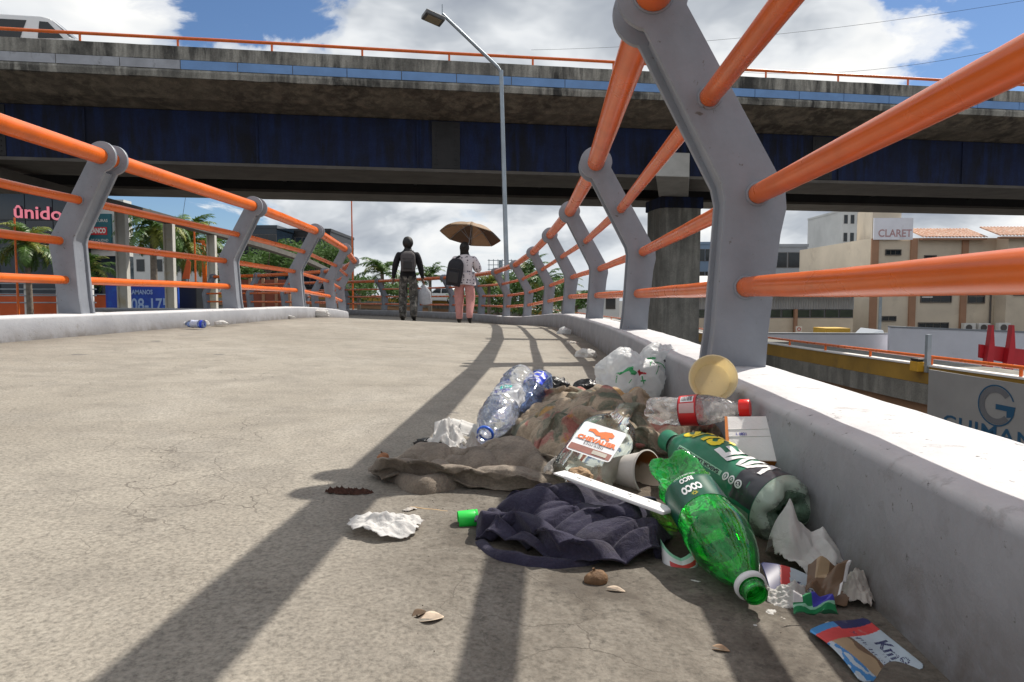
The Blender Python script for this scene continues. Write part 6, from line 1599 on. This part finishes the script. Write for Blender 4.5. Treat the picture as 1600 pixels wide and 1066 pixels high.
c = gp(545, 769); grit('soil_crumbs', 'clump of dark brown crumbs on the shaded concrete', c.x, c.y, .042, .016, 420, .002, .005, mat('brown_crumbs', (.07, .03, .02), .9, .4, 90), 1)
grit('grit', 'dark grit scattered round the rubbish heap', .22, 1.00, .42, .52, 4200, .0007, .0040, M_soil, 2, power=.62)
grit('grit', 'pale grit scattered round the rubbish heap', .18, .95, .42, .42, 900, .0005, .0022, mat('pale_grit', (.42, .38, .32), .9, .2, 90), 3, power=.62)
c = gp(1030, 880); grit('green_shards', 'bright green flakes spilled beside the green bottle', c.x, c.y+.02, .05, .035, 420, .0006, .002, mat('green_flakes', (.05, .30, .06), .5, .3, 90), 4)
c = gp(1290, 1000); grit('grit', 'dark grit washed along the foot of the kerb', .38, .85, .10, .55, 2600, .0007, .0042, M_soil, 5, power=.8)
c = gp(700, 815); grit('paper_shreds', 'tiny white paper shreds between the garments', c.x, c.y, .05, .02, 60, .001, .004, M_tissue, 6)
# soil drift under the heap, so the things rest on it
def heap(x, y): return max(.0, ell(x, y, .30, 1.30, .24, .40, .045), ell(x, y, .22, 1.66, .30, .36, .05), ell(x, y, .34, 1.02, .14, .2, .012))
hv = [(-.2+.75*i/70, .75+1.4*j/90, 0) for j in range(91) for i in range(71)]
hv = [(x, y, zg(x, y) - .006 + heap(x, y) + .012*(heap(x, y)/.05)*noise.noise((x*22, y*22, 0))) for x, y, _ in hv if True]
ho = MB().add(hv, [(j*71+i, j*71+i+1, (j+1)*71+i+1, (j+1)*71+i) for j in range(90) for i in range(70)]).build('soil_drift', mat('heap_soil', (.10, .078, .058), .95, .4, 30, .6, 70), smooth=True); tag(ho, 'dark soil and debris drift under the rubbish', 'dirt', kind='stuff')

# ------------------------------------------------------------------ litter further off
def far_tissue(label, px, py, r, seed, Y=None, h=.5, m=M_tissue):
    y_ = Y; p = at(px, py, y_); z = None
    if px < 700:   # by the left kerb
        xk = np.interp(y_, [q[1] for q in LP], [q[0] for q in LP]); x = p.x; z = ZL + drop(y_) - .0
    else: x = p.x; z = -.047*x + drop(y_)
    lump('tissue_ball', label, (x, y_, z + r[2]*.8), r, seed, m, 'tissue', .5, 4, small=.2)
far_tissue('wide flat white scrap under the first post opposite the heap', 64, 522, (.09, .05, .022), 1.5, 4.15)
far_tissue('second small scrap beside the wide flat white scrap', 44, 525, (.045, .035, .016), 2.5, 4.05)
far_tissue('white scrap lying by the kerb beyond the small blue bottle', 345, 505, (.05, .035, .020), 3.5, 6.0)
far_tissue('tiny white cap scrap just beyond the small blue bottle', 322, 506, (.022, .02, .022), 4.5, 5.9)
far_tissue('flat pale scrap row further along the opposite kerb', 440, 496, (.12, .05, .022), 5.5, 8.2)
far_tissue('heaped white scraps where the opposite kerb bends', 495, 490, (.16, .07, .055), 6.5, 9.6)
far_tissue('white tissue on the deck by the kerb beyond the printed bag', 915, 545, (.055, .045, .032), 7.5, 4.35)
far_tissue('white bag scrap close to the second post of the kerb', 882, 512, (.06, .05, .045), 8.5, 7.2, m=M_bagw)
far_tissue('small greyish scrap between the two distant white scraps', 893, 524, (.05, .04, .015), 9.5, 5.7, m=M_tissue_d)
A = at(300, 509, 5.42); A.z = .158; A.x = -2.44
sb = thing_at('small_blue_bottle', 'small blue and white water bottle lying at the foot of the opposite kerb', 'bottle', frame_from(A, A + Vector((-.17, .02, .004)), (0, -.6, .8)))
prs = smooth_prof([(.006, .004), (.026, .001), (.031, .010), (.031, .05), (.029, .06), (.031, .07), (.031, .11), (.026, .135), (.013, .155), (.0125, .165)], 4)
MB().lathe(prs, 32, deform=crink(.003, 40, 0, .13, 2)).build('body', M_petb, sb, smooth=True, off=(0, 0, 0), fix=False)
band(sb, prs, .045, .11, mat('white_blue_label', (.55, .60, .75), .5, .3, 30), deform=crink(.003, 40, 0, .13, 2)); band(sb, prs, .012, .03, mat('royal_blue_print', (.01, .05, .60), .35), 'label_stripe')
cap_mesh(sb, .0145, .158, .175, M_ringw, ribs=30)
# ------------------------------------------------------------------ the two walkers
def skin_body(name, joints, bones, radii, parent, off):
    """one continuous body grown from a posed skeleton (Skin + Subdivision), returned as a plain mesh"""
    names = list(joints); me = bpy.data.meshes.new(name)
    me.from_pydata([joints[n_] for n_ in names], [(names.index(a), names.index(b)) for a, b in bones], [])
    o = bpy.data.objects.new(name, me); col.objects.link(o)
    sk = o.modifiers.new('Skin', 'SKIN'); sk.use_smooth_shade = True; sk.branch_smoothing = .6
    for i, n_ in enumerate(names):
        r = radii[n_]; me.skin_vertices[0].data[i].radius = r if hasattr(r, '__len__') else (r, r); me.skin_vertices[0].data[i].use_root = (n_ == 'pelvis')
    ss = o.modifiers.new('Sub', 'SUBSURF'); ss.levels = 2; ss.render_levels = 2
    ev = o.evaluated_get(bpy.context.evaluated_depsgraph_get()); m2 = bpy.data.meshes.new_from_object(ev)
    bpy.data.objects.remove(o); bpy.data.meshes.remove(me); m2.name = name
    return m2
def person(name, label, loc, yaw, J, rad, mats, zone, group=None):
    root = empty(name, loc, label, 'person', group); root.rotation_euler.z = yaw; root['_off'] = (0, 0, 0)
    bones = [('pelvis', 'waist'), ('waist', 'chest'), ('chest', 'neck'), ('neck', 'skull'), ('skull', 'crown')]
    for s_ in 'LR':
        bones += [('chest', 'sh'+s_), ('sh'+s_, 'el'+s_), ('el'+s_, 'wr'+s_), ('wr'+s_, 'palm'+s_), ('pelvis', 'hip'+s_), ('hip'+s_, 'kn'+s_), ('kn'+s_, 'an'+s_), ('an'+s_, 'ball'+s_), ('ball'+s_, 'toe'+s_)]
        for k in range(4): bones += [('palm'+s_, f'f{k}a'+s_), (f'f{k}a'+s_, f'f{k}b'+s_)]
        bones += [('wr'+s_, 'tha'+s_), ('tha'+s_, 'thb'+s_)]
    for s_ in 'LR':     # fingers from wrist and palm direction
        w = Vector(J['wr'+s_]); p = Vector(J['palm'+s_]); d = (p-w).normalized(); sd = Vector((0, 1, 0)); sd = (sd - d*sd.dot(d)).normalized(); cu = d.cross(sd)*(1 if s_ == 'L' else -1)
        for k in range(4):
            q = p + sd*(.030-.020*k) + d*.035; J[f'f{k}a'+s_] = tuple(q); J[f'f{k}b'+s_] = tuple(q + d*(.030, .036, .034, .026)[k] - cu*.022)
            rad[f'f{k}a'+s_] = .010; rad[f'f{k}b'+s_] = .008
        J['tha'+s_] = tuple(w + d*.035 + sd*.036); J['thb'+s_] = tuple(w + d*.065 + sd*.048); rad['tha'+s_] = .012; rad['thb'+s_] = .010
    me = skin_body('body', J, bones, rad, root, loc)
    for m in mats: me.materials.append(m)
    for p in me.polygons: p.material_index = zone(p.center); p.use_smooth = True
    o = bpy.data.objects.new('body', me); col.objects.link(o); o.parent = root
    return root
M_skin = mat('brown_skin', (.16, .075, .045), .5, .1, 30); M_hair = mat('black_hair', (.008, .007, .007), .6, .3, 60, .5, 120)
M_hood = mat('black_sweater', (.008, .008, .011), .9, .3, 30, .4, 120)
M_camo = cloth_mat('grey_camouflage', (.14, .135, .12), (.08, .078, .07), (.20, .19, .17), .6, .8, patch=[((.02, .02, .02), 11, .50, .54), ((.26, .25, .23), 13, .57, .60)])
M_shoe = mat('black_shoe', (.012, .012, .013), .5, .2, 30)
M_pinkt = mat('dusty_pink_trousers', (.54, .26, .24), .9, .12, 12, .25, 60)
def floral():
    m, g, b = principled('floral_blouse'); v = g.coord()
    vo = g.new('ShaderNodeTexVoronoi', feature='F1', ins={'Scale': 17.0, 'Randomness': .55, 'Vector': v})
    f = g.ramp(g.math('ADD', vo.outputs['Distance'], g.math('MULTIPLY', g.noise(v, 60, 3), .12)), [(.32, 1), (.38, 0)])
    c = g.mix(f, (.60, .55, .57), (.045, .035, .06)); g.l.new(c, b.inputs['Base Color']); b.inputs['Roughness'].default_value = .85
    bp = g.new('ShaderNodeBump', ins={'Strength': .4, 'Distance': .01, 'Height': g.noise(v, 14, 5, .6)}); g.l.new(bp.outputs[0], b.inputs['Normal']); return m
M_floral = floral()
PZ = lambda x, y: zg(x, y) + .012
# man: walking away, right foot forward lifted heel on the left
mp = Vector((-2.20, 14.5, 0)); tt = (mp.y - 13.6)/2.3
mp.z = ZR + (ZL-ZR)*((.12 - mp.x)/3.6) + drop(mp.y)
J = dict(pelvis=(0, 0, .95), waist=(0, .01, 1.10), chest=(0, .03, 1.38), neck=(0, .045, 1.52), skull=(0, .06, 1.63), crown=(0, .055, 1.72),
    shL=(-.19, .03, 1.43), elL=(-.265, -.03, 1.16), wrL=(-.31, .02, .91), palmL=(-.32, .03, .84), shR=(.19, .03, 1.43), elR=(.26, .05, 1.15), wrR=(.305, .10, .90), palmR=(.315, .11, .83),
    hipL=(-.10, 0, .90), knL=(-.115, .06, .50), anL=(-.115, -.05, .10), ballL=(-.12, .06, .045), toeL=(-.12, .13, .035), hipR=(.10, 0, .90), knR=(.115, .02, .50), anR=(.12, -.14, .14), ballR=(.125, -.04, .045), toeR=(.13, .03, .03))
rad = dict(pelvis=(.175, .125), waist=(.175, .125), chest=(.20, .135), neck=.075, skull=(.092, .105), crown=(.08, .09), shL=.092, shR=.092, elL=.070, elR=.070, wrL=.050, wrR=.050, palmL=(.036, .022), palmR=(.036, .022),
    hipL=(.118, .12), hipR=(.118, .12), knL=.098, knR=.098, anL=.085, anR=.085, ballL=(.048, .04), ballR=(.048, .04), toeL=(.04, .028), toeR=(.04, .028))
def zone_m(c):
    if c.z > 1.50 and abs(c.x) < .14: return 3 if c.y < .12 else 0
    if c.z > .93 and abs(c.x) < .27: return 1
    if abs(c.x) > .21 and c.z > .915: return 1
    if abs(c.x) > .24 and c.z > .70: return 0
    return 4 if c.z < .105 else 2
man = person('person', 'person in black sweater and camouflage trousers walking away with a grey backpack', mp, R(4), J, rad, [M_skin, M_hood, M_camo, M_hair, M_shoe], zone_m)
hd = lump('hair', None, (0, .045, 1.66), (.112, .125, .135), 2.0, M_hair, None, .0, 4, small=.0, namp=.04, flat=False); hd.parent = man
MB().tube([(-.155, -.0, .96), (0, -.118, .965), (.155, 0, .96), (0, .13, .96), (-.155, 0, .96)], .022, 8).build('hem', M_hood, man, smooth=True, off=(0, 0, 0))
for s_ in (-1, 1):
    fx, fy, fz = (-.118, .04, 0) if s_ < 0 else (.125, -.06, .0)
    MB().obox((fx, fy+.02, .012), (.045, 0, 0), (0, .13, 0), (0, 0, .011)).build('sole', M_shoe, man, off=(0, 0, 0), bevel=.006)
def backpack(name, label, mw, w, d, h, m, straps=True, m2=None):
    o = thing_at(name, label, 'backpack', mw); n = 14
    rings = []; v = []
    for i in range(n+1):
        t = i/n; k = .72 + .28*math.sin(math.pi*min(1, max(0, .08+.84*t)))**.5 if True else 1
        if t > .8: k *= 1 - ((t-.8)/.2)**2*.45
        ring = flask_ring(w*k, d*k*(1.0-.25*t), h*t, 28, 3); v += [(x, y - d*k*(1.0-.25*t), z) for x, y, z in ring]
    MB().add(v, [(i*28+k, i*28+(k+1) % 28, (i+1)*28+(k+1) % 28, (i+1)*28+k) for i in range(n) for k in range(28)] + [tuple(reversed(range(28))), tuple(n*28+k for k in range(28))]).build('body', m, o, smooth=True, auto=60, off=(0, 0, 0))
    MB().obox((0, -d*1.9, h*.30), (w*.62, 0, 0), (0, d*.22, 0), (0, 0, h*.20)).build('pocket', m2 or m, o, off=(0, 0, 0), bevel=.02)
    MB().tube([(-.03, -.01, h*.97), (-.03, -.01, h*1.05), (.03, -.01, h*1.05), (.03, -.01, h*.97)], .008, 6).build('handle', m, o, off=(0, 0, 0))
    MB().tube([(w*.72*math.cos(a), -d*1.35-d*.75*math.sin(a), h*.62) for a in (math.pi*k/12 for k in range(13))], .006, 5).build('zip', m2 or m, o, off=(0, 0, 0))
    if straps:
        for s_ in (-1, 1): MB().tube([(s_*w*.55, -.02, h*.95), (s_*w*.62, .10, h*1.02), (s_*w*.72, .26, h*.85), (s_*w*.9, .22, h*.35), (s_*w*.8, .02, h*.12)], .018, 6).build('strap', m2 or m, o, smooth=True, off=(0, 0, 0))
    return o
M_bp1 = mat('grey_backpack_fabric', (.075, .068, .07), .85, .2, 20, .3, 80); M_bp2 = mat('black_bag_fabric', (.014, .014, .019), .8, .3, 20, .3, 80); M_bp3 = mat('dark_trim', (.03, .028, .03), .8)
mman = Matrix.Translation(mp) @ Matrix.Rotation(R(4), 4, 'Z')
backpack('backpack', 'grey backpack worn on the back of the person in black', mman @ Matrix.Translation((.015, -.095, 1.05)), .155, .085, .42, M_bp1, True, M_bp3)
# white carrier bag in the right hand
cb_ = thing_at('carrier_bag', 'white plastic carrier bag held by the person in black', 'carrier bag', mman @ Matrix.Translation((.36, .11, .36)))
v = []; n = 24
for i in range(13):
    t = i/12; w = .135*(1-.05*t) * (1 if t < .55 else 1-.92*((t-.55)/.45)**1.1); d = .075*(1 if t < .5 else 1-.85*((t-.5)/.5))
    for k in range(n):
        a = 2*math.pi*k/n; q = 1 + .10*noise.noise((math.cos(a)*2, math.sin(a)*2, t*4)); v.append((w*q*math.cos(a) - .045*t**2, d*q*math.sin(a), .44*t + (.015*math.cos(2*a) if t < .1 else 0)))
MB().add(v, [(i*n+k, i*n+(k+1) % n, (i+1)*n+(k+1) % n, (i+1)*n+k) for i in range(12) for k in range(n)] + [tuple(reversed(range(n)))]).build('body', film('grey_white_bag', (.52, .54, .58), .4, .35, .5, 30, .15), cb_, smooth=True, off=(0, 0, 0))
MB().tube([(-.05, -.012, .43), (-.05, -.014, .475), (-.047, 0, .482), (-.05, .014, .475), (-.05, .012, .43)], .006, 6).build('handle', M_bagw, cb_, off=(0, 0, 0))
# woman under the umbrella
wp_ = Vector((-.985, 14.15, 0)); wp_.z = ZR + (ZL-ZR)*((.12 - wp_.x)/3.6) + drop(wp_.y)
J2 = dict(pelvis=(0, 0, .90), waist=(0, .01, 1.05), chest=(0, .03, 1.31), neck=(0, .045, 1.44), skull=(0, .06, 1.545), crown=(0, .055, 1.62),
    shL=(-.19, .03, 1.36), elL=(-.27, .10, 1.13), wrL=(-.20, .30, 1.12), palmL=(-.17, .36, 1.14), shR=(.19, .03, 1.36), elR=(.30, .06, 1.10), wrR=(.20, .28, 1.13), palmR=(.17, .34, 1.17),
    hipL=(-.11, 0, .86), knL=(-.115, .05, .47), anL=(-.11, .02, .09), ballL=(-.115, .12, .045), toeL=(-.115, .19, .03), hipR=(.11, 0, .86), knR=(.125, .02, .48), anR=(.12, -.20, .17), ballR=(.125, -.12, .06), toeR=(.13, -.06, .035))
rad2 = dict(rad); rad2.update(pelvis=(.20, .15), waist=(.195, .15), chest=(.205, .145), hipL=(.14, .135), hipR=(.14, .135), knL=.102, knR=.102, anL=.07, anR=.07, elL=.082, elR=.082, shL=.095, shR=.095)
def zone_w(c):
    if c.z > 1.43 and abs(c.x) < .14: return 3 if c.y < .13 else 0
    if c.y > .24 and c.z > 1.0: return 0
    if c.z > .86 : return 1
    return 4 if c.z < .10 or (c.x > 0 and c.y < -.08 and c.z < .13) else 2
wom = person('person', 'person in floral blouse and pink trousers walking under an umbrella', wp_, R(-2), J2, rad2, [M_skin, M_floral, M_pinkt, M_hair, M_shoe], zone_w)
hd = lump('hair', None, (0, .05, 1.575), (.100, .112, .122), 6.0, M_hair, None, .0, 4, small=.0, namp=.04, flat=False); hd.parent = wom
bn_ = lump('hair_bun', None, (0, -.05, 1.60), (.05, .045, .05), 3.0, M_hair, None, .05, 3, small=.03, flat=False); bn_.parent = wom
bl = []; n = 28
for i in range(7):
    t = i/6
    for k in range(n):
        a = 2*math.pi*k/n; fl_ = 1 + (.05 + .05*t)*math.sin(5*a+t); bl.append(((.205+.02*t)*fl_*math.cos(a), .01+(.165+.02*t)*fl_*math.sin(a), 1.04 - .24*t + .012*math.sin(3*a)))
o_ = MB().add(bl, [(i*n+k, i*n+(k+1) % n, (i+1)*n+(k+1) % n, (i+1)*n+k) for i in range(6) for k in range(n)]).build('blouse_hem', M_floral, wom, smooth=True, off=(0, 0, 0))
mw_ = Matrix.Translation(wp_) @ Matrix.Rotation(R(-2), 4, 'Z')
backpack('shoulder_bag', 'large black backpack hanging from the shoulder of the person under the umbrella', mw_ @ Matrix.Translation((-.22, -.09, .78)) @ Matrix.Rotation(R(9), 4, 'Y') , .165, .10, .56, M_bp2, False, M_bp3)
sb_ = [o for o in bpy.data.objects if o.name.startswith('shoulder_bag')][-1]
MB().tube([(-.05, -.03, .52), (.02, .02, .62), (.06, .10, .63), (.03, .18, .50), (-.02, .10, .30)], .020, 6).build('strap', M_bp2, sb_, smooth=True, off=(0, 0, 0))
# umbrella: eight tan panels on ribs, tilted
top = at(738, 350, wp_.y+.55); hand = top - Vector((.16, .26, 1)).normalized()*.74
ub_ = empty('umbrella', mat=frame_from(hand - (top-hand).normalized()*.10, top, (0, -1, 0)), label='brown and tan umbrella held tilted over the person in pink trousers', cat='umbrella'); ub_['_off'] = (0, 0, 0)
Ls = (top-hand).length + .10
M_um = [film('tan_umbrella', (.36, .25, .16), .25, .7, .2, 30, .08), film('brown_umbrella', (.12, .075, .048), .2, .7, .2, 30, .08)]
UR = .66; UH = .27
def umb(r, a, b, f):     # point on a panel between rib angles a,b
    an = a + (b-a)*f; sagr = 1 - .06*math.sin(math.pi*f)*(r**2); rr = UR*r*sagr
    return (rr*math.cos(an), rr*math.sin(an), Ls - UH*(r**1.9) - .035*math.sin(math.pi*f)*r*(1-r)*2)
for k in range(8):
    a, b = math.pi/4*k, math.pi/4*(k+1); v = [umb(i/10, a, b, j/6) for i in range(11) for j in range(7)]
    o_ = MB().add(v, [(i*7+j, i*7+j+1, (i+1)*7+j+1, (i+1)*7+j) for i in range(10) for j in range(6)]).build('panel', M_um[1 if k in (1, 2, 4) else 0], ub_, smooth=True, off=(0, 0, 0), fix=False)
    s_ = o_.modifiers.new('Solidify', 'SOLIDIFY'); s_.thickness = .0015
    MB().tube([Vector(umb(i/8, a, b, 0)) - Vector((0, 0, .006)) for i in range(9)] , .004, 5).build('rib', M_steel, ub_, off=(0, 0, 0))
    p = Vector(umb(.5, a, b, 0)); MB().tube([(0, 0, Ls-.36), p - Vector((0, 0, .008))], .003, 5).build('stretcher', M_steel, ub_, off=(0, 0, 0))
MB().tube([(0, 0, .05), (0, 0, Ls+.05)], .007, 8).build('shaft', M_steel, ub_, off=(0, 0, 0))
MB().tube([(0, 0, -.02), (0, 0, .12)], .014, 10).build('handle', M_black, ub_, smooth=True, auto=50, off=(0, 0, 0))
# ------------------------------------------------------------------ tidy up helper properties
for o in bpy.data.objects:
    if '_off' in o: del o['_off']
